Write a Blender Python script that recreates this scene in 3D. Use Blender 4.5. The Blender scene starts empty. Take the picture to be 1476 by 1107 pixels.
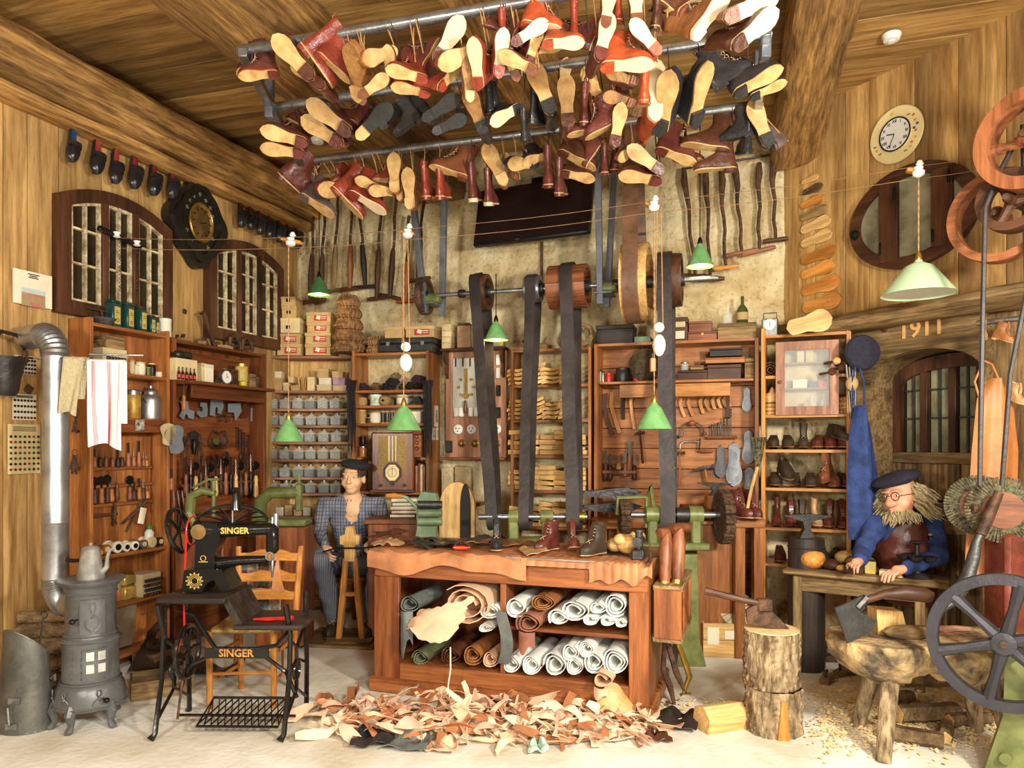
import bpy,math,random
import numpy as np
from mathutils import Vector,Matrix,Euler
from mathutils import noise as mnoise
rnd=random.Random(11)
PI=math.pi
FX,CX,HY,CZ=1056.0,738.0,640.0,1.5
SC=bpy.context.scene
COL=SC.collection
cd=bpy.data.cameras.new('camera');cam=bpy.data.objects.new('camera',cd);COL.objects.link(cam)
cam.location=(0,0,CZ);cam.rotation_euler=(PI/2,0,0)
cd.sensor_width=36;cd.lens=36*FX/1476;cd.shift_y=(HY-553.5)/1476;cd.clip_start=.05
SC.camera=cam
SC.view_settings.view_transform='Standard';SC.view_settings.look='None'
SC.view_settings.gamma=1;SC.view_settings.use_curve_mapping=False
SC.view_settings.exposure=0.28
wd=bpy.data.worlds.new('world');SC.world=wd;wd.use_nodes=True
bg=wd.node_tree.nodes['Background'];bg.inputs[0].default_value=(1.0,.90,.74,1);bg.inputs[1].default_value=.25
def light(name,kind,loc,target,power,size,color,spread=None,blend=.5):
 l=bpy.data.lights.new(name,kind);o=bpy.data.objects.new(name,l);COL.objects.link(o)
 o.location=loc;l.energy=power;l.color=color
 if kind=='AREA':l.size=size
 elif kind=='SPOT':l.shadow_soft_size=size;l.spot_size=spread;l.spot_blend=blend
 else:l.shadow_soft_size=size
 if target is not None:
  o.rotation_euler=(Vector(target)-Vector(loc)).to_track_quat('-Z','Y').to_euler()
 return o
light('flood_door_side','AREA',(2.1,.9,2.2),(-.2,5.6,1.5),150,.30,(1,.95,.82))
light('flood_window_side','AREA',(-2.0,.6,1.9),(.4,6,2.1),66,.30,(1,.95,.82))
light('flood_low','AREA',(.4,.2,.9),(.3,5.5,2.6),32,.6,(1,.95,.82))
light('flood_over_floor','AREA',(.9,-.6,2.7),(.2,3.4,0),120,.5,(1,.95,.85))
CAM=Vector((0,0,CZ))
def P(px,py,Y): return Vector(((px-CX)/FX*Y,Y,CZ+(HY-py)/FX*Y))
def floor_at(px,py,z=0.0):
 Y=(CZ-z)*FX/(py-HY); return Vector(((px-CX)/FX*Y,Y,z))
class Fr:
 """a wall frame: u runs to the viewer's right along the wall, v into the wall, z up"""
 def __init__(s,x,y,deg):
  s.a=math.radians(deg);s.o=Vector((x,y,0))
  s.U=Vector((math.cos(s.a),math.sin(s.a),0));s.V=Vector((-math.sin(s.a),math.cos(s.a),0))
 def w(s,u,v,z): return s.o+s.U*u+s.V*v+Vector((0,0,z))
 def px(s,px,py,v=0.0):
  d=Vector(((px-CX)/FX,1,(HY-py)/FX));t=((s.o+s.V*v-Vector((0,0,0))).dot(s.V))/d.dot(s.V)
  p=CAM+d*t; return (p-s.o).dot(s.U),p.z
 def dep(s,px,v=0.0):
  u,z=s.px(px,HY,v); return s.w(u,v,0).y
 def mpp(s,px,v=0.0): return s.dep(px,v)/FX
LW=Fr(-2.9,4.4,69.7);BW=Fr(.753,6.03,-16.8);RW=Fr(2.088,5.627,-60.9)
def S(r,g,b):
 f= lambda c:((c/255+.055)/1.055)**2.4 if c>10 else c/255/12.92
 return (f(r),f(g),f(b))
_M={}
def mat(name,col,rough=.6,metal=0.0,var=.25,scale=9,bump=.15,stretch=(1,1,1),col2=None,trans=0,spec=.4,emit=0,rv=.12,coat=0,bscale=None,alpha=1):
 if name in _M: return _M[name]
 m=bpy.data.materials.new(name);_M[name]=m;m.use_nodes=True
 nt=m.node_tree;N=nt.nodes;L=nt.links;b=N['Principled BSDF']
 b.inputs['Roughness'].default_value=rough;b.inputs['Metallic'].default_value=metal
 b.inputs['Specular IOR Level'].default_value=spec
 if trans:b.inputs['Transmission Weight'].default_value=trans;b.inputs['IOR'].default_value=1.3
 if coat:b.inputs['Coat Weight'].default_value=coat
 if alpha<1:b.inputs['Alpha'].default_value=alpha
 c1=col;c2=col2 or tuple(c*(1-var*1.6 if var<.6 else .2) for c in col)
 tc=N.new('ShaderNodeTexCoord');mp=N.new('ShaderNodeMapping');mp.inputs['Scale'].default_value=stretch
 oi=N.new('ShaderNodeObjectInfo');va=N.new('ShaderNodeVectorMath');va.operation='MULTIPLY_ADD'
 va.inputs[1].default_value=(7.3,5.1,9.7)
 L.new(oi.outputs['Random'],va.inputs[0]);L.new(mp.outputs[0],va.inputs[2])
 L.new(tc.outputs['Object'],mp.inputs[0])
 n=N.new('ShaderNodeTexNoise');n.inputs['Scale'].default_value=scale;n.inputs['Detail'].default_value=6;n.inputs['Roughness'].default_value=.6
 L.new(va.outputs[0],n.inputs['Vector'])
 r=N.new('ShaderNodeValToRGB');r.color_ramp.elements[0].position=.37;r.color_ramp.elements[1].position=.63
 r.color_ramp.elements[0].color=(*c2,1);r.color_ramp.elements[1].color=(*c1,1)
 L.new(n.outputs[0],r.inputs[0])
 h=N.new('ShaderNodeHueSaturation');mr=N.new('ShaderNodeMapRange');mr.inputs[3].default_value=1-rv;mr.inputs[4].default_value=1+rv
 L.new(oi.outputs['Random'],mr.inputs[0]);L.new(mr.outputs[0],h.inputs['Value']);L.new(r.outputs[0],h.inputs['Color'])
 L.new(h.outputs[0],b.inputs['Base Color'])
 if bump:
  n2=N.new('ShaderNodeTexNoise');n2.inputs['Scale'].default_value=bscale or scale*4;n2.inputs['Detail'].default_value=5
  L.new(va.outputs[0],n2.inputs['Vector'])
  bp=N.new('ShaderNodeBump');bp.inputs['Strength'].default_value=bump;bp.inputs['Distance'].default_value=.02
  L.new(n2.outputs[0],bp.inputs['Height']);L.new(bp.outputs[0],b.inputs['Normal'])
 if emit:
  b.inputs['Emission Color'].default_value=(*col,1);b.inputs['Emission Strength'].default_value=emit
 return m
def wood(name,c1,c2,axis='x',rough=.55,dark=None,rv=.14,knots=True,bump=.25,coat=0,g=1.0,stain=.0):
 """grain that runs along the given axis, soft bands and knots; dark: a third colour for worn streaks"""
 key=name+'_'+axis
 if key in _M: return _M[key]
 m=bpy.data.materials.new(key);_M[key]=m;m.use_nodes=True
 nt=m.node_tree;N=nt.nodes;L=nt.links;b=N['Principled BSDF']
 b.inputs['Roughness'].default_value=rough;b.inputs['Specular IOR Level'].default_value=.35
 if coat:b.inputs['Coat Weight'].default_value=coat;b.inputs['Coat Roughness'].default_value=.3
 tc=N.new('ShaderNodeTexCoord');mp=N.new('ShaderNodeMapping')
 st={'x':(.9,11,11),'y':(11,.9,11),'z':(11,11,.9)}[axis]
 mp.inputs['Scale'].default_value=tuple(s*g for s in st)
 L.new(tc.outputs['Object'],mp.inputs[0])
 oi=N.new('ShaderNodeObjectInfo');va=N.new('ShaderNodeVectorMath');va.operation='MULTIPLY_ADD';va.inputs[1].default_value=(17.3,25.1,19.7)
 L.new(oi.outputs['Random'],va.inputs[0]);L.new(mp.outputs[0],va.inputs[2])
 n=N.new('ShaderNodeTexNoise');n.inputs['Scale'].default_value=1.0;n.inputs['Detail'].default_value=8;n.inputs['Roughness'].default_value=.62;n.inputs['Distortion'].default_value=.6
 L.new(va.outputs[0],n.inputs['Vector'])
 r=N.new('ShaderNodeValToRGB');e=r.color_ramp.elements;e[0].position=.36;e[1].position=.60
 e[0].color=(*c2,1);e[1].color=(*c1,1)
 L.new(n.outputs[0],r.inputs[0])
 n3=N.new('ShaderNodeTexNoise');n3.inputs['Scale'].default_value=.22;n3.inputs['Detail'].default_value=4
 L.new(va.outputs[0],n3.inputs['Vector'])
 r3=N.new('ShaderNodeValToRGB');r3.color_ramp.elements[0].position=.52-stain;r3.color_ramp.elements[1].position=.72-stain
 r3.color_ramp.elements[0].color=(0,0,0,1);r3.color_ramp.elements[1].color=(.75,.75,.75,1)
 L.new(n3.outputs[0],r3.inputs[0])
 mx=N.new('ShaderNodeMix');mx.data_type='RGBA';dk=dark or tuple(c*.55 for c in c2)
 mx.inputs[7].default_value=(*dk,1);L.new(r3.outputs[0],mx.inputs[0]);L.new(r.outputs[0],mx.inputs[6])
 n5=N.new('ShaderNodeTexNoise');n5.inputs['Scale'].default_value=4.5;n5.inputs['Detail'].default_value=5;n5.inputs['Roughness'].default_value=.7;L.new(va.outputs[0],n5.inputs['Vector'])
 r5=N.new('ShaderNodeValToRGB');r5.color_ramp.elements[0].position=.38;r5.color_ramp.elements[1].position=.58;q=.5 if bump>.45 else .76
 r5.color_ramp.elements[0].color=(q,q*.95,q*.9,1);r5.color_ramp.elements[1].color=(1.12,1.12,1.12,1);L.new(n5.outputs[0],r5.inputs[0])
 m5=N.new('ShaderNodeMix');m5.data_type='RGBA';m5.blend_type='MULTIPLY';m5.inputs[0].default_value=1;L.new(mx.outputs[2],m5.inputs[6]);L.new(r5.outputs[0],m5.inputs[7])
 h=N.new('ShaderNodeHueSaturation');mr=N.new('ShaderNodeMapRange');mr.inputs[3].default_value=1-rv;mr.inputs[4].default_value=1+rv
 L.new(oi.outputs['Random'],mr.inputs[0]);L.new(mr.outputs[0],h.inputs['Value']);L.new(m5.outputs[2],h.inputs['Color'])
 L.new(h.outputs[0],b.inputs['Base Color'])
 bp=N.new('ShaderNodeBump');bp.inputs['Strength'].default_value=bump;bp.inputs['Distance'].default_value=.01
 L.new(n.outputs[0],bp.inputs['Height']);L.new(bp.outputs[0],b.inputs['Normal'])
 return m
WOODS={
 'wall':(S(198,160,102),S(152,114,66),dict(dark=S(100,70,42),rough=.6,rv=.16,stain=.06,g=.8,bump=.35)),
 'wallr':(S(204,164,102),S(150,110,60),dict(dark=S(92,64,38),rough=.5,rv=.16,stain=.05,g=.8,bump=.35)),
 'ceil':(S(188,148,88),S(136,100,54),dict(dark=S(92,68,40),rough=.6,rv=.34,stain=.03,bump=.4)),
 'beam':(S(192,146,84),S(122,88,48),dict(dark=S(70,48,28),rough=.65,bump=.9,stain=.05,g=1.2)),
 'cab':(S(178,114,60),S(128,74,36),dict(dark=S(80,44,22),rough=.4,rv=.1,coat=.12,stain=.03)),
 'cabd':(S(140,80,42),S(94,50,26),dict(dark=S(58,28,12),rough=.45,rv=.08)),
 'bench':(S(160,96,52),S(112,60,30),dict(dark=S(74,34,14),rough=.42,rv=.08,coat=.12)),
 'peg':(S(186,122,68),S(136,82,42),dict(dark=S(98,52,24),rough=.5,rv=.08)),
 'pale':(S(226,186,122),S(190,144,80),dict(rough=.55,rv=.12,bump=.1)),
 'pink':(S(190,140,112),S(138,90,66),dict(rough=.55,rv=.08)),
 'dark':(S(88,54,34),S(52,30,18),dict(rough=.5,rv=.12)),
 'blackw':(S(58,48,42),S(30,24,20),dict(rough=.5,rv=.12)),
 'old':(S(158,128,84),S(98,74,44),dict(dark=S(54,40,26),rough=.75,rv=.1,bump=.5)),
 'chair':(S(214,148,72),S(168,104,44),dict(rough=.38,rv=.08)),
 'radio':(S(128,68,36),S(82,38,18),dict(rough=.3,rv=.04,coat=.3)),
 'pulley':(S(158,98,62),S(100,56,34),dict(rough=.4,rv=.12)),
}
def W(k,axis='x'):
 c1,c2,kw=WOODS[k]; return wood('wood_'+k,c1,c2,axis,**kw)
m_iron=mat('iron',S(84,82,80),.42,.75,scale=14,bump=.12)
m_black=mat('black_iron',S(34,31,28),.35,.4,scale=12,bump=.1)
m_steel=mat('steel',S(170,172,176),.32,.85,scale=16,bump=.06)
m_zinc=mat('zinc',S(186,186,186),.38,.85,scale=6,bump=.04)
m_brass=mat('brass',S(196,156,72),.35,.85,scale=16,bump=.06)
m_rust=mat('rusty_iron',S(104,72,52),.6,.35,scale=18,bump=.3,col2=S(56,42,34))
m_green=mat('green_paint',S(120,124,72),.4,.1,scale=9,bump=.08,col2=S(90,96,52))
m_green2=mat('sage_green_paint',S(116,130,100),.42,.1,scale=9,bump=.1,col2=S(86,108,78))
m_cglass0=0
m_white=mat('white_ceramic',S(240,238,230),.25,0,.05,8,.02)
m_paper=mat('paper',S(232,222,196),.8,0,.08,10,.05)
m_card=mat('cardboard',S(196,164,112),.8,0,.12,14,.1)
m_cardl=mat('pale_cardboard',S(222,198,150),.8,0,.1,14,.1)
m_red=mat('red_print',S(190,52,44),.6,0,.1,10,.02)
m_redp=mat('red_paint',S(200,40,34),.35,0,.1,10,.05)
m_str=mat('tan_string',S(200,150,98),.9,0,.2,60,.3)
m_strd=mat('dark_string',S(70,50,40),.9,0,.2,60,.3)
m_cloth=mat('white_cloth',S(238,236,232),.9,0,.04,20,.15)
m_dark=mat('dark_void',S(30,24,18),.8,0,.2,6,.05)
m_gold=mat('gold_leaf',S(216,178,80),.35,.5,.1,20,.05)
m_grey=mat('grey_paint',S(112,116,124),.4,.3,scale=7,bump=.05)
def leather(name,c,rough=.38,var=.3,scale=7,bump=.2,**k): return mat('leather_'+name,c,rough,0,var,scale,bump,**k)
def rot_to(d):
 return Vector(d).normalized().to_track_quat('Z','Y').to_matrix()
class MB:
 def __init__(s):s.v=[];s.f=[]
 def add(s,vs,fs,M=None):
  n=len(s.v)
  if M is not None:vs=[M@Vector(v) for v in vs]
  s.v+=[tuple(v) for v in vs];s.f+=[[i+n for i in f] for f in fs]; return s
 def box(s,c,d,rot=None,ch=0.0,taper=1.0):
  x,y,z=(k/2 for k in d);vs=[];fs=[]
  M=Matrix.Translation(Vector(c))@(rot.to_4x4() if rot is not None else Matrix.Identity(4))
  if ch<=0:
   for zz in (-z,z):
    t=taper if zz>0 else 1
    for sx,sy in ((-1,-1),(1,-1),(1,1),(-1,1)):vs.append((sx*x*t,sy*y*t,zz))
   fs=[(3,2,1,0),(4,5,6,7),(0,1,5,4),(1,2,6,5),(2,3,7,6),(3,0,4,7)]
   return s.add(vs,fs,M)
  ch=min(ch,x*.9,y*.9,z*.9);idx={}
  for sx in (-1,1):
   for sy in (-1,1):
    for sz in (-1,1):
     t=taper if sz>0 else 1
     for ax in range(3):
      q=[sx*(x-ch)*t,sy*(y-ch)*t,sz*(z-ch)]
      q[ax]=(sx*x*t,sy*y*t,sz*z)[ax]
      idx[(sx,sy,sz,ax)]=len(vs);vs.append(q)
  A= lambda sx,sy,sz,ax:idx[(sx,sy,sz,ax)]
  for g in (-1,1):
   fs.append([A(g,-1,-1,0),A(g,1,-1,0),A(g,1,1,0),A(g,-1,1,0)][::g])
   fs.append([A(-1,g,-1,1),A(-1,g,1,1),A(1,g,1,1),A(1,g,-1,1)][::g])
   fs.append([A(-1,-1,g,2),A(1,-1,g,2),A(1,1,g,2),A(-1,1,g,2)][::g])
  for a in (-1,1):
   for b in (-1,1):
    o=a*b
    fs.append([A(a,b,-1,0),A(a,b,-1,1),A(a,b,1,1),A(a,b,1,0)][::o])
    fs.append([A(a,-1,b,0),A(a,1,b,0),A(a,1,b,2),A(a,-1,b,2)][::o])
    fs.append([A(-1,a,b,1),A(-1,a,b,2),A(1,a,b,2),A(1,a,b,1)][::o])
    for c2 in (-1,1):
     fs.append([A(a,b,c2,0),A(a,b,c2,1),A(a,b,c2,2)][::a*b*c2])
  return s.add(vs,fs,M)
 def cyl(s,p0,p1,r0,r1=None,n=12,cap=True):
  p0,p1=Vector(p0),Vector(p1);r1=r0 if r1 is None else r1
  Q=rot_to(p1-p0);vs=[]
  for p,r in ((p0,r0),(p1,r1)):
   for k in range(n):
    a=2*PI*k/n;vs.append(p+Q@Vector((math.cos(a)*r,math.sin(a)*r,0)))
  fs=[(k,(k+1)%n,n+(k+1)%n,n+k) for k in range(n)]
  if cap:fs+=[tuple(range(n))[::-1],tuple(range(n,2*n))]
  return s.add(vs,fs)
 def tube(s,path,r,n=6,closed=False,cap=True,flat=1.0):
  path=[Vector(p) for p in path];m=len(path);vs=[];up=None
  rr=r if isinstance(r,(list,tuple)) else [r]*m
  for i,p in enumerate(path):
   if closed:d=path[(i+1)%m]-path[i-1]
   else:d=path[min(i+1,m-1)]-path[max(i-1,0)]
   if d.length<1e-9:d=Vector((0,0,1))
   d.normalize()
   if up is None:up=d.orthogonal().normalized()
   up=up-d*up.dot(d)
   up=up.normalized() if up.length>1e-6 else d.orthogonal().normalized()
   sd=d.cross(up)
   for k in range(n):
    a=2*PI*k/n;vs.append(p+up*math.cos(a)*rr[i]*flat+sd*math.sin(a)*rr[i])
  fs=[]
  for i in range(m if closed else m-1):
   j=(i+1)%m
   for k in range(n):fs.append((i*n+k,i*n+(k+1)%n,j*n+(k+1)%n,j*n+k))
  if cap and not closed:fs+=[tuple(range(n))[::-1],tuple(range((m-1)*n,m*n))]
  return s.add(vs,fs)
 def lathe(s,prof,n=16,c=(0,0,0),M=None,sx=1.0,sy=1.0,wob=0):
  vs=[];m=len(prof)
  for r,z in prof:
   for k in range(n):
    a=2*PI*k/n;w=1+wob*math.sin(3*a+z*40)
    vs.append((c[0]+math.cos(a)*r*sx*w,c[1]+math.sin(a)*r*sy*w,c[2]+z))
  fs=[(i*n+k,i*n+(k+1)%n,(i+1)*n+(k+1)%n,(i+1)*n+k) for i in range(m-1) for k in range(n)]
  cp=prof[0]!=prof[-1]
  if cp and prof[0][0]>1e-5:fs.append(tuple(range(n))[::-1])
  if cp and prof[-1][0]>1e-5:fs.append(tuple(range((m-1)*n,m*n)))
  return s.add(vs,fs,M)
 def prism(s,pts,y0,y1,M=None,hole=None):
  """outline in the xz plane, extruded along y; hole: an inner outline with as many points"""
  n=len(pts)
  ar=sum(pts[i][0]*pts[(i+1)%n][1]-pts[(i+1)%n][0]*pts[i][1] for i in range(n))
  if ar<0:
   pts=pts[::-1]
   if hole:hole=hole[::-1]
  vs=[(x,y0,z) for x,z in pts]+[(x,y1,z) for x,z in pts]
  fs=[(i,n+i,n+(i+1)%n,(i+1)%n) for i in range(n)]
  fs=[f[::-1] for f in fs]
  if hole is None:fs+=[tuple(range(n)),tuple(range(n,2*n))[::-1]]
  else:
   vs+=[(x,y0,z) for x,z in hole]+[(x,y1,z) for x,z in hole];h=2*n
   for i in range(n):
    j=(i+1)%n
    fs+=[(i,j,h+j,h+i),(n+j,n+i,h+n+i,h+n+j),(h+i,h+j,h+n+j,h+n+i)]
  return s.add(vs,fs,M)
 def sheet(s,fn,nu,nv,th=.002,M=None):
  """fn(a, b) in 0..1 gives a point; a sheet with thickness th"""
  g=[[Vector(fn(i/nu,j/nv)) for j in range(nv+1)] for i in range(nu+1)]
  top=[];bot=[]
  for i in range(nu+1):
   for j in range(nv+1):
    a=g[min(i+1,nu)][j]-g[max(i-1,0)][j];b=g[i][min(j+1,nv)]-g[i][max(j-1,0)]
    nn=a.cross(b);nn=nn.normalized() if nn.length>1e-12 else Vector((0,0,1))
    top.append(g[i][j]+nn*th/2);bot.append(g[i][j]-nn*th/2)
  w=nv+1;K=len(top);fs=[]
  for i in range(nu):
   for j in range(nv):
    a=i*w+j;fs.append((a,a+w,a+w+1,a+1));fs.append((K+a,K+a+1,K+a+w+1,K+a+w))
  for i in range(nu):
   a=i*w;b=i*w+nv
   fs.append((a,K+a,K+a+w,a+w));fs.append((b,b+w,K+b+w,K+b))
  for j in range(nv):
   a=j;b=nu*w+j
   fs.append((a,a+1,K+a+1,K+a));fs.append((b,K+b,K+b+1,b+1))
  return s.add(top+bot,fs,M)
 def sph(s,c,r,n=10,m=7,sx=1,sy=1,sz=1,M=None):
  prof=[(math.sin(PI*i/m)*r if 0<i<m else 0.0,-math.cos(PI*i/m)*r*sz) for i in range(m+1)]
  return s.lathe(prof,n,c,M,sx,sy)
 def torus(s,c,R_,r,n=24,k=8,M=None,flat=1):
  vs=[];fs=[]
  for i in range(n):
   a=2*PI*i/n
   for j in range(k):
    b=2*PI*j/k;q=R_+r*math.cos(b)
    vs.append((c[0]+q*math.cos(a),c[1]+q*math.sin(a),c[2]+r*math.sin(b)*flat))
  for i in range(n):
   for j in range(k):
    fs.append((i*k+j,((i+1)%n)*k+j,((i+1)%n)*k+(j+1)%k,i*k+(j+1)%k))
  return s.add(vs,fs,M)
 def mesh(s,name='m'):
  me=bpy.data.meshes.new(name);me.from_pydata(s.v,[],s.f)
  me.polygons.foreach_set('use_smooth',[True]*len(me.polygons));me.update()
  try:me.set_sharp_from_angle(angle=math.radians(38))
  except Exception:pass
  return me
 def build(s,name,m,parent=None,loc=None,rot=None):
  me=s.mesh(name);me.materials.append(m); return link(name,me,parent,loc,rot)
def link(name,me,parent=None,loc=None,rot=None):
 o=bpy.data.objects.new(name,me);COL.objects.link(o)
 if parent is not None:o.parent=parent
 if loc is not None:o.location=loc
 if rot is not None:
  if isinstance(rot,(int,float)):o.rotation_euler=(0,0,rot)
  elif isinstance(rot,Matrix):o.rotation_euler=rot.to_euler()
  else:o.rotation_euler=rot
 return o
def tag(o,label=None,cat=None,group=None,kind=None):
 if label:o['label']=label
 if cat:o['category']=cat
 if group:o['group']=group
 if kind:o['kind']=kind
 return o
def thing(name,label,cat,loc=(0,0,0),rot=0.0,group=None):
 o=link(name,None,None,loc,rot); return tag(o,label,cat,group)
def solo(name,label,cat,mb,m,loc=(0,0,0),rot=0.0,group=None):
 return tag(mb.build(name,m,None,loc,rot),label,cat,group)
def copy_tree(o,parent=None):
 c=o.copy();COL.objects.link(c);c.parent=parent
 if 'proto' in c:del c['proto']
 for ch in KIDS.get(o,None) or o.children:copy_tree(ch,c)
 return c
KIDS={}
def dup(o,loc,rot=0.0,label=None,group=None,scale=None):
 c=copy_tree(o)
 c.location=loc
 c.rotation_euler=rot.to_euler() if isinstance(rot,Matrix) else ((0,0,rot) if isinstance(rot,(int,float)) else rot)
 if label:c['label']=label
 if group:c['group']=group
 if scale is not None:c.scale=(scale,)*3 if isinstance(scale,(int,float)) else scale
 return c
ORD='first second third fourth fifth sixth seventh eighth ninth tenth eleventh twelfth thirteenth fourteenth fifteenth sixteenth seventeenth eighteenth nineteenth twentieth'.split()
ORD+=['twenty-'+k for k in ORD[:9]]+['thirtieth']+['thirty-'+k for k in ORD[:9]]+['fortieth']+['forty-'+k for k in ORD[:9]]
def nz(x,y=0,z=0,s=1.0): return mnoise.noise(Vector((x,y,z))*s)
def rough_box(L,w,h,nl=40,amp=.012,nw=4,seed=0,rnd_edge=.02):
 """a hewn timber along x from 0 to L, centred on y, z from 0 to h"""
 mb=MB();ring=[]
 for k in range(4):
  for j in range(nw):
   t=j/nw
   ring.append([(-w/2+w*t,0),(w/2,h*t),(w/2-w*t,h),(-w/2,h-h*t)][k])
 m=len(ring);vs=[]
 for i in range(nl+1):
  x=L*i/nl
  for (y,z) in ring:
   e=min(1,max(abs(y)/(w/2),0))*min(1,abs(z-h/2)/(h/2))
   k=1-rnd_edge/max(w,h)*2*(e>.99)
   d=amp*nz(x*2.2+seed,y*7,z*7)+amp*.5*nz(x*9+seed,y*20,z*20)
   vs.append((x,y*k*(1+d/w*2),h/2+(z-h/2)*k*(1+d/h*2)))
 fs=[(i*m+k,i*m+(k+1)%m,(i+1)*m+(k+1)%m,(i+1)*m+k) for i in range(nl) for k in range(m)]
 fs=[f[::-1] for f in fs]
 fs+=[tuple(range(m)),tuple(range(nl*m,nl*m+m))[::-1]]
 return mb.add(vs,fs)
def text_mesh(txt,size=.1,depth=.002,align='CENTER',bold=0.0):
 c=bpy.data.curves.new('t','FONT');c.body=txt;c.size=size;c.extrude=depth;c.align_x=align;c.align_y='CENTER';c.offset=bold
 c.resolution_u=2
 o=bpy.data.objects.new('t',c);COL.objects.link(o)
 bpy.context.view_layer.update()
 me=bpy.data.meshes.new_from_object(o.evaluated_get(bpy.context.evaluated_depsgraph_get()))
 bpy.data.objects.remove(o); return me
def text(name,txt,size,m,parent,loc,rot=(PI/2,0,0),depth=.001,bold=0.0,align='CENTER'):
 me=text_mesh(txt,size,depth,align,bold);me.materials.clear();me.materials.append(m)
 return link(name,me,parent,loc,rot)
# THE ROOM
def struct(o,kind='structure'):o['kind']=kind; return o
m_floor=mat('screed_floor',S(242,240,232),.75,0,.1,1.6,.25,col2=S(206,196,172),bscale=30,rv=0)
struct(MB().box((0,4,-.06),(11,10,.12)).build('floor',m_floor))
struct(MB().box((0,4,4.045),(11,10,.05)).build('ceiling',W('dark','x')))
ceiling=bpy.data.objects['ceiling']
v=-.02;k=0
while v>-7.2:
 w_=rnd.choice([.17,.2,.24,.3,.34,.22]);u=-4.2
 for L in (rnd.uniform(2.2,3.4),9):
  u1=min(u+L,4.6)
  mb=MB().box((0,0,0),(u1-u-.004,w_-.006,.03),ch=.003)
  o=mb.build('plank',W('ceil','x'),ceiling,BW.w((u+u1)/2,v-w_/2,4.0-.03*(k%2)*.2),BW.a);k+=1
  u=u1
 v-=w_
for o in ceiling.children:o.matrix_parent_inverse=Matrix.Identity(4)
CORN=LW.px(430,500)[0]
wl=struct(MB().box((0,0,0),(7.6,.08,4.0)).build('wall_left',W('dark','z'),None,LW.w(CORN-3.8+.05,.075,2.0),LW.a))
cuts=[-4.6,-4.3,-3.9,-3.5,-3.15,-2.8,-2.4,-2.05,-1.75,-1.4,-1.05,-.7,-.38]+[LW.px(p,600)[0] for p in (-30,5,40,85,147,200,250,290,345,385)]+[CORN]
for a,b in zip(cuts,cuts[1:]):
 MB().box((0,0,0),(b-a-.004,.03,3.98),ch=.003).build('plank',W('wall','z'),None,LW.w((a+b)/2,.016,1.99),LW.a)
for o in [o for o in COL.objects if o.name.startswith('plank') and o.parent is None]:
 o.parent=wl;o.matrix_parent_inverse=Matrix.Identity(4)
 o.location=wl.matrix_basis.inverted()@o.location;o.rotation_euler=(0,0,0)
z0=LW.px(185,189,-.2)[1];z1=LW.px(185,122,-.2)[1]
struct(rough_box(7.4,.3,z1-z0,70,.02,5,3).build('beam_left',W('beam','x'),None,LW.w(CORN-7.3,-.10,z0),LW.a))
struct(rough_box(7.4,.2,.09,60,.012,3,9).build('trim_1',W('beam','x'),None,LW.w(CORN-7.3,-.08,z0-.092),LW.a))
BT=BW.a-PI/2
def ceil_beam(uc,w_,v0,L,zb,seed,h=None):
 struct(rough_box(L,w_,(h or 3.985-zb),int(L*9),.022,5,seed).build('ceiling_beam',W('beam','x'),None,BW.w(uc,v0,zb),BT))
def beam_u(px,py,z):
 Y=(z-CZ)*FX/(HY-py);X=(px-CX)/FX*Y;d=Vector((X,Y,0))-BW.o; return d.dot(BW.U)
ub=beam_u(208,2,3.62)
ceil_beam(ub+.24,.48,-.02,6.5,3.62,21)
ceil_beam(beam_u(1157,200,3.6)-.02,.33,-.05,6.4,3.58,41)
ceil_beam((ub+beam_u(1157,200,3.6))/2-.1,.34,-.05,6.4,3.66,61)
struct(rough_box(.9,.34,.3,12,.015,4,77).build('ceiling_joist',W('beam','x'),None,Vector((-3.55,4.05,3.98)),BW.a+.05))
def plaster_mesh(u0,u1,z0,z1,step=.035,amp=.028,seed=0,th=.25):
 nu=int((u1-u0)/step);nv=int((z1-z0)/step);vs=[]
 for i in range(nu+1):
  for j in range(nv+1):
   u=u0+(u1-u0)*i/nu;z=z0+(z1-z0)*j/nv
   d=amp*nz(u*2.1+seed,z*2.1)+amp*.5*nz(u*6+seed,z*6,3)+amp*.3*nz(u*15+seed,z*15,5)
   vs.append((u,max(d,-.03),z))
 w=nv+1;fs=[(i*w+j,(i+1)*w+j,(i+1)*w+j+1,i*w+j+1) for i in range(nu) for j in range(nv)]
 n=len(vs);vs+=[(u0,th,z0),(u1,th,z0),(u1,th,z1),(u0,th,z1)]
 fs+=[(n+3,n+2,n+1,n)]
 return MB().add(vs,fs)
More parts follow.
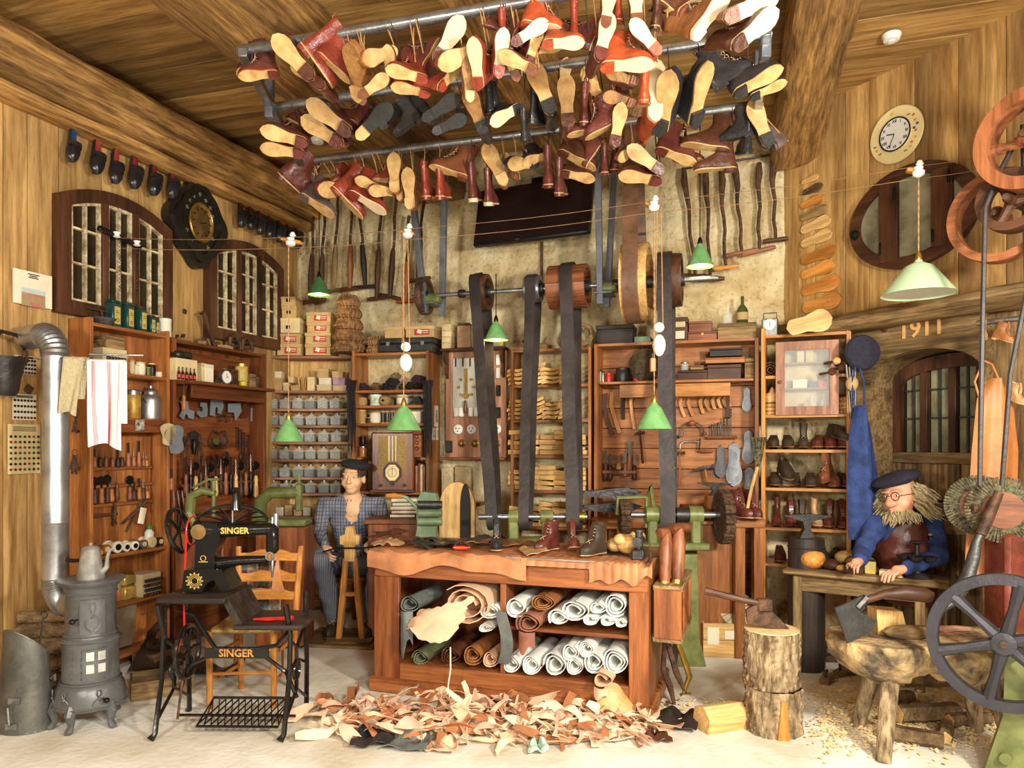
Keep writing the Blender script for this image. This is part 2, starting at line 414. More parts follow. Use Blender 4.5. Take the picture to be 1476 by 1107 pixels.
def plaster_mat():
 m=mat('lime_plaster',S(222,206,166),.9,0,.2,3.2,.9,col2=S(180,156,108),bscale=26,rv=0)
 nt=m.node_tree;N=nt.nodes;L=nt.links;b=N['Principled BSDF'];h=b.inputs['Base Color'].links[0].from_node
 tc=N.new('ShaderNodeTexCoord');n=N.new('ShaderNodeTexNoise');n.inputs['Scale'].default_value=2.3;n.inputs['Detail'].default_value=7;n.inputs['Roughness'].default_value=.66
 L.new(tc.outputs['Object'],n.inputs['Vector']);r=N.new('ShaderNodeValToRGB')
 r.color_ramp.elements[0].position=.58;r.color_ramp.elements[1].position=.66;L.new(n.outputs[0],r.inputs[0])
 mx=N.new('ShaderNodeMix');mx.data_type='RGBA';L.new(r.outputs[0],mx.inputs[0]);L.new(h.outputs[0],mx.inputs[6]);mx.inputs[7].default_value=(*S(146,112,66),1)
 n4=N.new('ShaderNodeTexNoise');n4.inputs['Scale'].default_value=34;n4.inputs['Detail'].default_value=5;L.new(tc.outputs['Object'],n4.inputs['Vector'])
 r4=N.new('ShaderNodeValToRGB');r4.color_ramp.elements[0].position=.34;r4.color_ramp.elements[1].position=.42
 r4.color_ramp.elements[0].color=(.35,.28,.2,1);r4.color_ramp.elements[1].color=(1,1,1,1);L.new(n4.outputs[0],r4.inputs[0])
 m2=N.new('ShaderNodeMix');m2.data_type='RGBA';m2.blend_type='MULTIPLY';m2.inputs[0].default_value=.4
 L.new(mx.outputs[2],m2.inputs[6]);L.new(r4.outputs[0],m2.inputs[7]);L.new(m2.outputs[2],b.inputs['Base Color'])
 return m
m_pl=plaster_mat()
ucl=(LW.w(CORN,0,0)-BW.o).dot(BW.U)
struct(plaster_mesh(ucl-.1,1.45,0,4.0,.032,.03).build('wall_back',m_pl,None,BW.w(0,0,0),BW.a))
zb=RW.px(1189,459)[1]
wr=struct(MB().box((0,0,0),(4.6,.08,4.0-zb)).build('wall_right',W('dark','z'),None,RW.w(2.3,.08,(4.0+zb)/2),RW.a))
cuts=[0]+[RW.px(p,300)[0] for p in (1175,1218,1253,1318,1381,1450)]+[2.0,2.4,2.8,3.2,3.7,4.2,4.6]
for a,b in zip(cuts,cuts[1:]):
 o=MB().box((0,0,0),(b-a-.004,.035,4.0-zb),ch=.003).build('plank',W('wallr','z'),wr)
 o.location=((a+b)/2-2.3,-.062,0)
zt=RW.px(1330,416,-.1)[1];zl=RW.px(1330,446,-.1)[1]
struct(rough_box(4.6,.24,.13,50,.014,4,13).build('beam_right',W('old','x'),None,RW.w(0,.0,zb-.13),RW.a))
VL=.10
def rq(px,py,v=VL): return RW.px(px,py,v)
uj=rq(1262,600)[0];uk=rq(1424,600)[0]
struct(plaster_mesh(-.35,uj,0,zb-.1,.04,.02,31,.5).build('wall_right_lower',m_pl,None,RW.w(0,VL,0),RW.a))
struct(MB().box(((uk+4.6)/2,.2,(zb-.12)/2),(4.6-uk,.4,zb-.12)).build('wall_right_front',W('old','z'),None,RW.w(0,VL+.02,0),RW.a))
apx=rq(1345,503);spl=rq(1262,548);ztop=zb-.11
arc=[]
uL,uR=uj,uk;uc=(uL+uR)/2;rise=apx[1]-spl[1];zs=spl[1]
for i in range(17):
 a=PI*(1-i/16);arc.append((uc+math.cos(a)*(uR-uL)/2,zs+math.sin(a)*rise))
pts=[(uL-.16,ztop),(uL-.16,0),(uL,0)]+arc+[(uR,0),(uR+.02,0),(uR+.02,ztop)]
lin=struct(MB().prism(pts,0,.34).build('door_1_surround',W('old','x'),None,RW.w(0,VL-.06,0),RW.a))
m_carve=mat('cut_wood',S(216,164,98),.8,0,.1,20,.05)
t_=rq(1328,474,VL-.06)
text('carved_date','1911',.155,m_carve,lin,(t_[0],-.003,t_[1]),(PI/2,0,0),.004,.002)
t_=rq(1275,472,VL-.06)
MB().lathe([(.0,.006),(.025,.005),(.035,0)],9,(0,0,0),Matrix.Rotation(PI/2,4,'X')).build('knot',W('dark','z'),lin,(t_[0],0,t_[1]))
VD=VL+.22
def dq(px,py): return RW.px(px,py,VD)
d1=struct(link('door_1',None,None,RW.w(0,VD,0),RW.a))
dl,dr=dq(1287,600)[0],uR+.12;zap=dq(1350,512)[1];zsp=dq(1290,556)[1];dc=(dl+dr)/2
def arch(l,r,zs_,rise_,n=16,z0=0):
 c=(l+r)/2; return [(l,z0)]+[(c+math.cos(PI*(1-i/n))*(r-l)/2,zs_+math.sin(PI*(1-i/n))*rise_) for i in range(n+1)]+[(r,z0)]
rz=zap-zsp
zr1,zr0=dq(1340,652)[1],dq(1340,668)[1]
o_=arch(dl,dr,zsp,rz,z0=zr1);i_=arch(dl+.07,dr-.07,zsp-.02,rz-.07,z0=zr1+.0)
MB().prism(o_,-.03,.02,hole=i_).build('arched_frame',W('dark','z'),d1)
MB().box((dc,-.005,(zr1+zr0)/2),(dr-dl,.06,zr1-zr0),ch=.004).build('rail',W('old','x'),d1)
for zz in (dq(1340,755)[1],.12):MB().box((dc,-.005,zz),(dr-dl,.055,.1),ch=.004).build('rail',W('old','x'),d1)
for k in range(5):
 uu=dl+.04+(dr-dl-.08)*k/4
 MB().box((uu,-.005,zr0/2),(.075,.05,zr0),ch=.004).build('stile',W('old','z'),d1)
for k in range(4):
 uu=dl+.04+(dr-dl-.08)*(k+.5)/4
 MB().box((uu,.012,zr0/2),((dr-dl)/4,.02,zr0)).build('door_panel',W('old','z'),d1)
m_pane=mat('dusty_glass',S(160,154,124),.14,0,.3,5,.03,trans=.2,rv=.05,col2=S(112,106,82))
m_panel=mat('night_glass',S(72,62,42),.12,0,.4,4,.03,trans=.35,rv=.1,col2=S(44,36,24))
m_lead=mat('lead_cames',S(70,70,66),.5,.4,.2,20,.1)
MB().prism(arch(dl+.05,dr-.05,zsp-.02,rz-.05,z0=zr1),.03,.035).build('backing',m_dark,d1)
mull=[dq(1335,600)[0],dq(1376,600)[0]];edges=[dl+.07]+mull+[dq(1416,600)[0],dr-.07]
def ztopat(u,inset=.07):
 q=max(-1,min(1,(u-dc)/((dr-dl)/2-inset))); return zsp-.02+(rz-.07)*math.sqrt(1-q*q)
for uu in edges[1:-1]:
 zt_=ztopat(uu);MB().box((uu,-.01,(zr1+zt_)/2),(.05,.045,zt_-zr1),ch=.004).build('mullion',W('dark','z'),d1)
rows=[zr1,dq(1340,603)[1],dq(1340,562)[1],zap]
for a,b in zip(edges,edges[1:]):
 if b-a<.06:continue
 a+=.03;b-=.03;c=(a+b)/2
 MB().box((c,.0,(zr1+ztopat(c))/2),(.014,.02,ztopat(c)-zr1)).build('glazing_bar',m_lead,d1)
 for zz in rows[1:3]:MB().box((c,.0,zz),(b-a,.02,.012)).build('glazing_bar',m_lead,d1)
 for l,r in ((a,c),(c,b)):
  for z0_,z1_ in zip(rows,rows[1:]):
   tl,tr=min(z1_,ztopat(l)),min(z1_,ztopat(r))
   if min(tl,tr)<=z0_:continue
   MB().prism([(l,z0_),(r,z0_),(r,tr),(l,tl)],.008,.012).build('pane',m_pane,d1)
hd=dq(1360,724)
hh=MB().tube([(0,-.05,0),(.03,-.06,.015),(.08,-.06,.01),(.14,-.06,-.005)],[.012,.012,.01,.012],8).cyl((0,.0,0),(0,-.05,0),.01)
hh.box((.0,-.028,-.02),(.04,.008,.12),ch=.003).build('door_handle',m_black,d1,(hd[0]-.05,0,hd[1]))
struct(MB().box((2.0,.5,1.2),(5,.05,2.6)).build('wall_right_behind_door',m_dark,None,RW.w(0,VD-.2,0),RW.a))
def shutter_window(name,fr,pl,pr,pyb,pyt_mid,pyt_edge,casings,rowsn,v=-.05):
 """arched window with casements; pl, pr: picture columns of its edges"""
 w=struct(link(name,None,None,fr.w(0,v,0),fr.a))
 l,zb_=fr.px(pl,pyb[0],v);r,_=fr.px(pr,pyb[1],v);zb_=(zb_+_)/2
 zm=fr.px((pl+pr)/2+8,pyt_mid,v)[1];ze=fr.px(pl,pyt_edge,v)[1]
 def seg(l_,r_,ze_,zm_,z0,n=14):
  c=(l_+r_)/2; return [(l_,z0)]+[(l_+(r_-l_)*i/n,ze_+(zm_-ze_)*(1-((i/n-.5)*2)**2)) for i in range(n+1)]+[(r_,z0)]
 F=.08
 o1=seg(l,r,ze,zm,zb_);i1=seg(l+F,r-F,ze-F*.7,zm-F*1.05,zb_+F*1.1)
 MB().prism(o1,-.02,.06,hole=i1).build('frame',W('dark','z'),w)
 MB().prism(i1,.045,.055).build('backing',m_dark,w)
 def topz(u):q=(u-l)/(r-l); return ze+(zm-ze)*(1-(2*q-1)**2)-F*1.0
 m_ww=W('pale','z')
 xs=[l+F+(r-l-2*F)*k/casings for k in range(casings+1)]
 mwp=mat('worn_white_paint',S(226,210,172),.7,0,.3,22,.3,col2=S(150,120,80))
 for k in range(1,casings):
  MB().box((xs[k],-.005,(zb_+F+topz(xs[k]))/2),(.045,.05,topz(xs[k])-zb_-F),ch=.004).build('mullion',W('dark','z'),w)
 for k in range(casings):
  a,b=xs[k]+(.022 if k else 0),xs[k+1]-(.022 if k<casings-1 else 0);c=(a+b)/2
  z0_=zb_+F*1.1;zz=[z0_+(topz(c)-z0_)*q for q in ([0,.36,.70,1] if rowsn==3 else [0,.5,1])]
  for uu in (a+.01,c,b-.01):MB().box((uu,.005,(z0_+topz(uu))/2),(.014,.03,topz(uu)-z0_)).build('glazing_bar',mwp,w)
  for q in zz[:-1]:MB().box((c,.005,q+.008),(b-a,.028,.013)).build('glazing_bar',mwp,w)
  MB().prism([(a,topz(a)-.02),(b,topz(b)-.02),(b,topz(b)),(a,topz(a))],-.008,.02).build('glazing_bar',mwp,w)
  for p,q in ((a,c),(c,b)):
   for z2,z3 in zip(zz,zz[1:]):
    MB().prism([(p,z2),(q,z2),(q,min(z3+.03,topz(q))),(p,min(z3+.03,topz(p)))],.022,.026).build('pane',m_panel,w)
 return w
shutter_window('window_1',LW,83,246,(453,476),283,277,3,3)
shutter_window('window_2',LW,300,407,(493,500),352,352,3,3)
w3=struct(link('window_3',None,None,RW.w(0,-.04,0),RW.a))
c_=RW.px(1318,310,-.04);eu0=RW.px(1227,330,-.04)[0];eu1=RW.px(1412,290,-.04)[0]
au=(eu1-eu0)/2;cu=(eu0+eu1)/2;az=(RW.px(1320,238,-.04)[1]-RW.px(1320,387,-.04)[1])/2;cz_=c_[1]
ell= lambda a,b,n=40:[(cu+math.cos(2*PI*k/n)*a,cz_+math.sin(2*PI*k/n)*b) for k in range(n)]
MB().prism(ell(au,az),-.02,.03,hole=ell(au-.075,az-.075)).build('frame',W('dark','x'),w3)
MB().prism(ell(au-.05,az-.05),.025,.03).build('backing',m_dark,w3)
us=[RW.px(p,310,-.04)[0] for p in (1283,1360)]
def eh(u):q=(u-cu)/(au-.04); return (az-.04)*math.sqrt(max(0,1-q*q))
for uu in us:MB().box((uu,-.005,cz_),(.13,.045,2*eh(uu)),ch=.004).build('mullion',W('dark','z'),w3)
ed=[cu-au+.04,us[0]-.06,us[0]+.06,us[1]-.06,us[1]+.06,cu+au-.04]
for a,b in ((ed[0],ed[1]),(ed[2],ed[3]),(ed[4],ed[5])):
 n=10;top=[(a+(b-a)*i/n,cz_+eh(a+(b-a)*i/n)) for i in range(n+1)];bot=[(a+(b-a)*i/n,cz_-eh(a+(b-a)*i/n)) for i in range(n,-1,-1)]
 MB().prism(top+bot,.0,.005).build('pane',m_pane,w3)
for uu in us:
 for s_ in (-1,1):
  MB().box((uu+.05*s_,-.034,cz_+s_*.17),(.014,.012,.08),ch=.003).build('hinge',m_black,w3)
MB().lathe([(.0,.03),(.03,.02),(.035,0)],10,(0,0,0),Matrix.Rotation(PI/2,4,'X')).build('latch',m_black,w3,(cu-au+.045,-.02,cz_-.03))
# BOOTS AND SHOES
LC={'ox':(S(106,52,44),.3),'red':(S(150,62,44),.3),'orange':(S(184,80,44),.34),'brown':(S(128,74,48),.42),'tan':(S(164,106,60),.45),
      'black':(S(50,48,50),.3),'grey':(S(104,84,76),.6),'oldb':(S(70,56,42),.55),'choc':(S(92,52,36),.35),'sand':(S(206,160,112),.6)}
LNAME={'ox':'oxblood','red':'bright red','orange':'orange-red','brown':'brown','tan':'tan','black':'black','grey':'dusty grey-brown','oldb':'worn dark','choc':'chocolate brown','sand':'sand-coloured'}
def Lm(c): return leather(c,LC[c][0],LC[c][1],.25,9,.25,coat=.1 if LC[c][1]<.32 else 0)
m_tansole=mat('tan_leather_sole',S(212,176,118),.5,0,.16,12,.1,col2=S(176,134,82))
m_palesole=mat('pale_leather_sole',S(224,200,158),.5,0,.1,12,.08)
m_rubber=mat('black_rubber',S(48,46,44),.6,0,.2,30,.3)
m_oldsole=mat('worn_brown_sole',S(170,122,70),.6,0,.4,10,.2,col2=S(96,62,34))
m_hob=mat('hobnail_metal',S(180,170,150),.35,.8,0.1,20,0)
m_lace=mat('lace',S(214,176,140),.8,0,.1,40,.1)
m_laced=mat('dark_lace',S(60,42,34),.8,0,.1,40,.1)
m_lining=mat('lining',S(150,110,76),.8,0,.1,20,.1)
def foot_w(s):
 pts=[(0,.0),(.03,.017),(.1,.030),(.25,.031),(.42,.029),(.6,.039),(.74,.045),(.86,.040),(.95,.024),(1,0)]
 for (a,wa),(b,wb) in zip(pts,pts[1:]):
  if s<=b: return wa+(wb-wa)*(s-a)/(b-a)
 return 0
NR=22
def ring(h,yb,yf,wf,e,sc=1.0):
 """e: 0 foot outline, 1 ellipse"""
 vs=[]
 for k in range(NR):
  a=2*PI*k/NR;s=(1-math.cos(a))/2
  y=yb+(yf-yb)*s;wfoot=foot_w(s);wel=.036*math.sqrt(max(0,1-(2*s-1)**2))
  x=(wfoot*(1-e)+wel*e)*wf*(1 if math.sin(a)>=0 else -1)
  c=(yb+yf)/2
  vs.append((x*sc,c+(y-c)*sc,h))
 return vs
def loft(mb,rings,cap0=True,cap1=True):
 vs=[p for r in rings for p in r];n=len(rings[0])
 fs=[(i*n+k,(i+1)*n+k,(i+1)*n+(k+1)%n,i*n+(k+1)%n) for i in range(len(rings)-1) for k in range(n)]
 if cap0:fs.append(tuple(range(n)))
 if cap1:fs.append(tuple(range((len(rings)-1)*n,len(rings)*n))[::-1])
 return mb.add(vs,fs)
HH=.03
UP={'boot':[(0,.135,-.14,.98,0),(.015,.139,-.144,1.06,0),(.036,.139,-.141,1.06,0),(.052,.136,-.126,.98,.1),(.066,.133,-.092,.9,.3),(.082,.13,-.05,.84,.55),(.102,.128,-.012,.82,.8),(.13,.127,.008,.88,1),(.165,.13,.006,.96,1),(.205,.135,-.004,1.06,1)],
      'chelsea':[(0,.135,-.14,.95,0),(.014,.138,-.145,1.0,0),(.03,.138,-.144,1.0,0),(.043,.136,-.128,.93,.1),(.057,.133,-.09,.86,.3),(.075,.13,-.048,.78,.55),(.1,.127,.0,.7,.8),(.13,.124,.022,.72,1),(.175,.128,.02,.8,1),(.22,.13,.012,.84,1)],
      'shoe':[(0,.135,-.14,.98,0),(.015,.139,-.144,1.06,0),(.036,.139,-.141,1.06,0),(.05,.136,-.122,.98,.1),(.062,.132,-.085,.88,.3),(.074,.130,-.03,.8,.5),(.084,.128,.01,.76,.7)]}
_mesh={}
def cached(key,fn):
 if key not in _mesh:
  mb,m=fn();me=mb.mesh(key.split('|')[0]);me.materials.append(m);_mesh[key]=me
 return _mesh[key]
def m_upper(kind,c):
 def f():
  mb=MB();rs=[ring(h+HH,yb,yf,wf,e) for h,yb,yf,wf,e in UP[kind]]
  h,yb,yf,wf,e=UP[kind][-1]
  rs+=[ring(h+HH+.002,yb,yf,wf,e,.95),ring(h+HH-.004,yb,yf,wf,e,.9),ring(h+HH-(.09 if kind!='shoe' else .03),yb,yf,wf*.9,e,.8)]
  loft(mb,rs)
  if kind=='boot':
   mb.tube([(x*1.01,y,z+.001) for x,y,z in [(.045,-.085,HH+.02),(.038,-.09,HH+.05),(.02,-.095,HH+.062),(0,-.096,HH+.066),(-.02,-.095,HH+.062),(-.038,-.09,HH+.05),(-.045,-.085,HH+.02)]],.0018,4)
   mb.sheet(lambda a,b:((a-.5)*.036,-.04+.05*b-.012*math.sin(b*3),HH+.098+b*.13),2,5,.004)
  if kind!='shoe':mb.tube([(0,yb+.0,h+HH-.02),(0,yb+.012,h+HH+.012),(0,yb-.002,h+HH+.02),(0,yb-.01,h+HH-.01)],.003,5)
  return mb,Lm(c)
 return cached('upper|%s|%s'%(kind,c),f)
def sole_pts(s0=0,s1=1,sc=1.03,n=20):
 r=[]
 for i in range(n+1):s=s0+(s1-s0)*i/n;r.append((foot_w(s)*1.06*sc,.14-.285*s))
 return r+[(-x,y) for x,y in r[::-1]]
def m_slab(key,z0,z1,s0,s1,sc,m):
 def f():
  p=sole_pts(s0,s1,sc); return MB().prism([(x,-y) for x,y in p],z0,z1,Matrix.Rotation(PI/2,4,'X')),m
 return cached(key,f)
SOLES={'tan':m_tansole,'pale':m_palesole,'rub':m_rubber,'old':m_oldsole,'hob':m_oldsole}
def boot_proto(name,kind,c,sole='tan',heel=None,lace=True,welt=None):
 t=link(name,None);t['proto']=1
 link('upper',m_upper(kind,c),t)
 link('welt',m_slab('welt|'+(welt or c),HH-.006,HH+.004,0,1,1.06,Lm(welt or c)),t)
 link('outsole',m_slab('outsole|'+sole,HH-.013,HH-.005,0,1,1.02,SOLES[sole]),t)
 hc=heel or c
 link('heel',m_slab('heel|'+hc,0,HH-.012,.0,.27,1.0,SOLES[hc] if hc in SOLES else Lm(hc)),t)
 if sole=='hob':
  def f():
   mb=MB()
   for i in range(11):
    s=.08+i*.083;wv=foot_w(s)*.8
    for q in (-1,-.5,0,.5,1):mb.sph((wv*q,.14-.285*s,HH-.014 if s>.27 else -.001),.0042,6,4,sz=.7)
   return mb,m_hob
  link('hobnails',cached('hobnails',f),t)
 if sole in ('tan','pale') and heel!='pale':
  def f(): return MB().prism([(x,-y) for x,y in sole_pts(.0,.26,.93)],-.0015,.0,Matrix.Rotation(PI/2,4,'X')),(m_rubber if hc in ('black','rub') else SOLES.get(hc) or Lm(hc))
  link('heel_pad',cached('heel_pad|'+hc,f),t)
 if kind=='boot' and lace:
  def f():
   mb=MB()
   for i in range(6):
    h=.078+.024*i+HH;y=[-.062,-.032,-.014,-.003,.000,-.003][i]-.006;wv=.015
    for s in (-1,1):mb.sph((s*wv,y+.004,h),.0036,6,4)
    if i<5:
     y2=[-.062,-.032,-.014,-.003,.000,-.003][i+1]-.008;h2=h+.024
     for s in (-1,1):mb.tube([(s*wv,y,h),(0,(y+y2)/2-.004,(h+h2)/2),(-s*wv,y2,h2)],.0016,4)
   return mb,m_lace
  link('lace',cached('lace',f),t)
 if kind=='chelsea':
  def f():
   mb=MB()
   for s in (-1,1):mb.prism([(.045,.15),(.095,.15),(.088,.24),(.05,.24)],s*.0285-.002,s*.0285+.002,Matrix.Rotation(PI/2,4,'Z'))
   return mb,m_laced
 return t
_proto={}
def boot(kind,c,sole='tan',heel=None,lace=True,welt=None,name='boot'):
 k=(kind,c,sole,heel,lace,welt,name)
 if k not in _proto:_proto[k]=boot_proto(name,kind,c,sole,heel,lace,welt)
 return _proto[k]
def instance(proto,M,label,cat,group=None,scale=1.0):
 c=copy_tree(proto);c.matrix_basis=M;c.scale=(scale,)*3
 if 'proto' in c:del c['proto']
 return tag(c,label,cat,group)
def boot_rot(phi,depth,face,side=1):
 """phi: where the toe points in the picture (degrees, 90 = up); depth: toe away from the viewer (+) or towards (-), degrees; face: how far the sole turns to the viewer"""
 p,d,f=(math.radians(k) for k in (phi,depth,face))
 t=Vector((math.cos(p)*math.cos(d),math.sin(d),math.sin(p)*math.cos(d)))
 c=Vector((0,-1,0));c=c-t*c.dot(t)
 c=c.normalized() if c.length>1e-4 else Vector((0,0,-1))
 q=t.cross(c)
 if q.z>0 or (abs(q.z)<.05 and side<0):q=-q
 n=(q*math.cos(f)+c*math.sin(f)).normalized()
 Y=-t;Z=-n;X=Y.cross(Z)
 return Matrix((X,Y,Z)).transposed()
ZR=3.45
def zp(px,py,z=ZR):Y=(z-CZ)*FX/(HY-py); return Vector(((px-CX)/FX*Y,Y,z))
E0=[zp(353,72),zp(399,154),zp(436,233)];R0=[zp(690,14),zp(1103,50),zp(1092,151)]
d0=(R0[0]-E0[0]).normalized();R0[0]=E0[0]+d0*((R0[1]-E0[1]).length+.02)
RAILS=[]
rack=thing('pipe_rack','grey steel pipe rack of three rails hung under the ceiling beams with boots','rack',(0,0,0))
for a,b in zip(E0,R0):
 d=(b-a).normalized();RAILS.append(Fr(a.x,a.y,math.degrees(math.atan2(d.y,d.x))))
 MB().cyl(a-d*.03,b+d*.03,.026,n=14).build('rail',m_steel,rack)
for E in (E0,R0):
 E=list(E);E[0]=E[0] if E[0] is E0[0] else E[1]-(E[2]-E[1]).normalized()*.05
 d=(E[2]-E[0]).normalized();up=Vector((0,0,-.035))
 mb=MB();L=(E[2]-E[0]).length
 mb.box((E[0]+E[2])/2+up,(.045,L+.1,.045),Matrix.Rotation(math.atan2(d.y,d.x)-PI/2,3,'Z'),ch=.004).build('cross_bar',m_steel,rack)
 for q in (E[0].lerp(E[2],.35),E[2]) if E[0].x<0 else (E[1],E[2]):
  MB().box((q.x,q.y,(ZR+3.66)/2-.01),(.045,.045,.42),ch=.004).build('hanger',m_grey,rack)
BT_={}
def hb(rail,src,x,y,phi,dep,face,Lpx,kind,c,sole='tan',heel=None,doff=0.0,welt=None):
 """one hanging boot; src 'A' or 'B' are enlargements of the photograph"""
 px,py,k=(340+x/3.69,y/3.69,3.69) if src=='A' else (700+x/3.4326,y/3.4326,3.4326)
 Fq=RAILS[rail];Y=Fq.dep(px,doff)
 if phi<-55 and dep>=30:
  sc=max(.62,min(1.12,Lpx/k*Y/FX/.25));a=math.radians((phi+90)*.6)
  t=Vector((math.sin(a)*.5+.12,.93,.26)).normalized();Z=Vector((math.sin(a)*.4,0,1));X=(-t).cross(Z).normalized();Z=X.cross(-t)
  Rm=Matrix((X,-t,Z)).transposed();org=P(px,py,Y)-(Rm@Vector((0,.1,.12)))*sc
  BT_.setdefault(rail,[]).append((px,py,Rm,org,sc,kind,c,sole,heel,welt,Y)); return
 real=Lpx/k*Y/FX/max(.45,abs(math.cos(math.radians(dep))))
 sc=max(.66,min(1.18,real/.27))
 Rm=boot_rot(phi,dep,face)
 ctr=P(px,py,Y);org=ctr-(Rm@Vector((0,.02,.07)))*sc
 lst=BT_.setdefault(rail,[]);lst.append((px,py,Rm,org,sc,kind,c,sole,heel,welt,Y))
A,B='A','B'
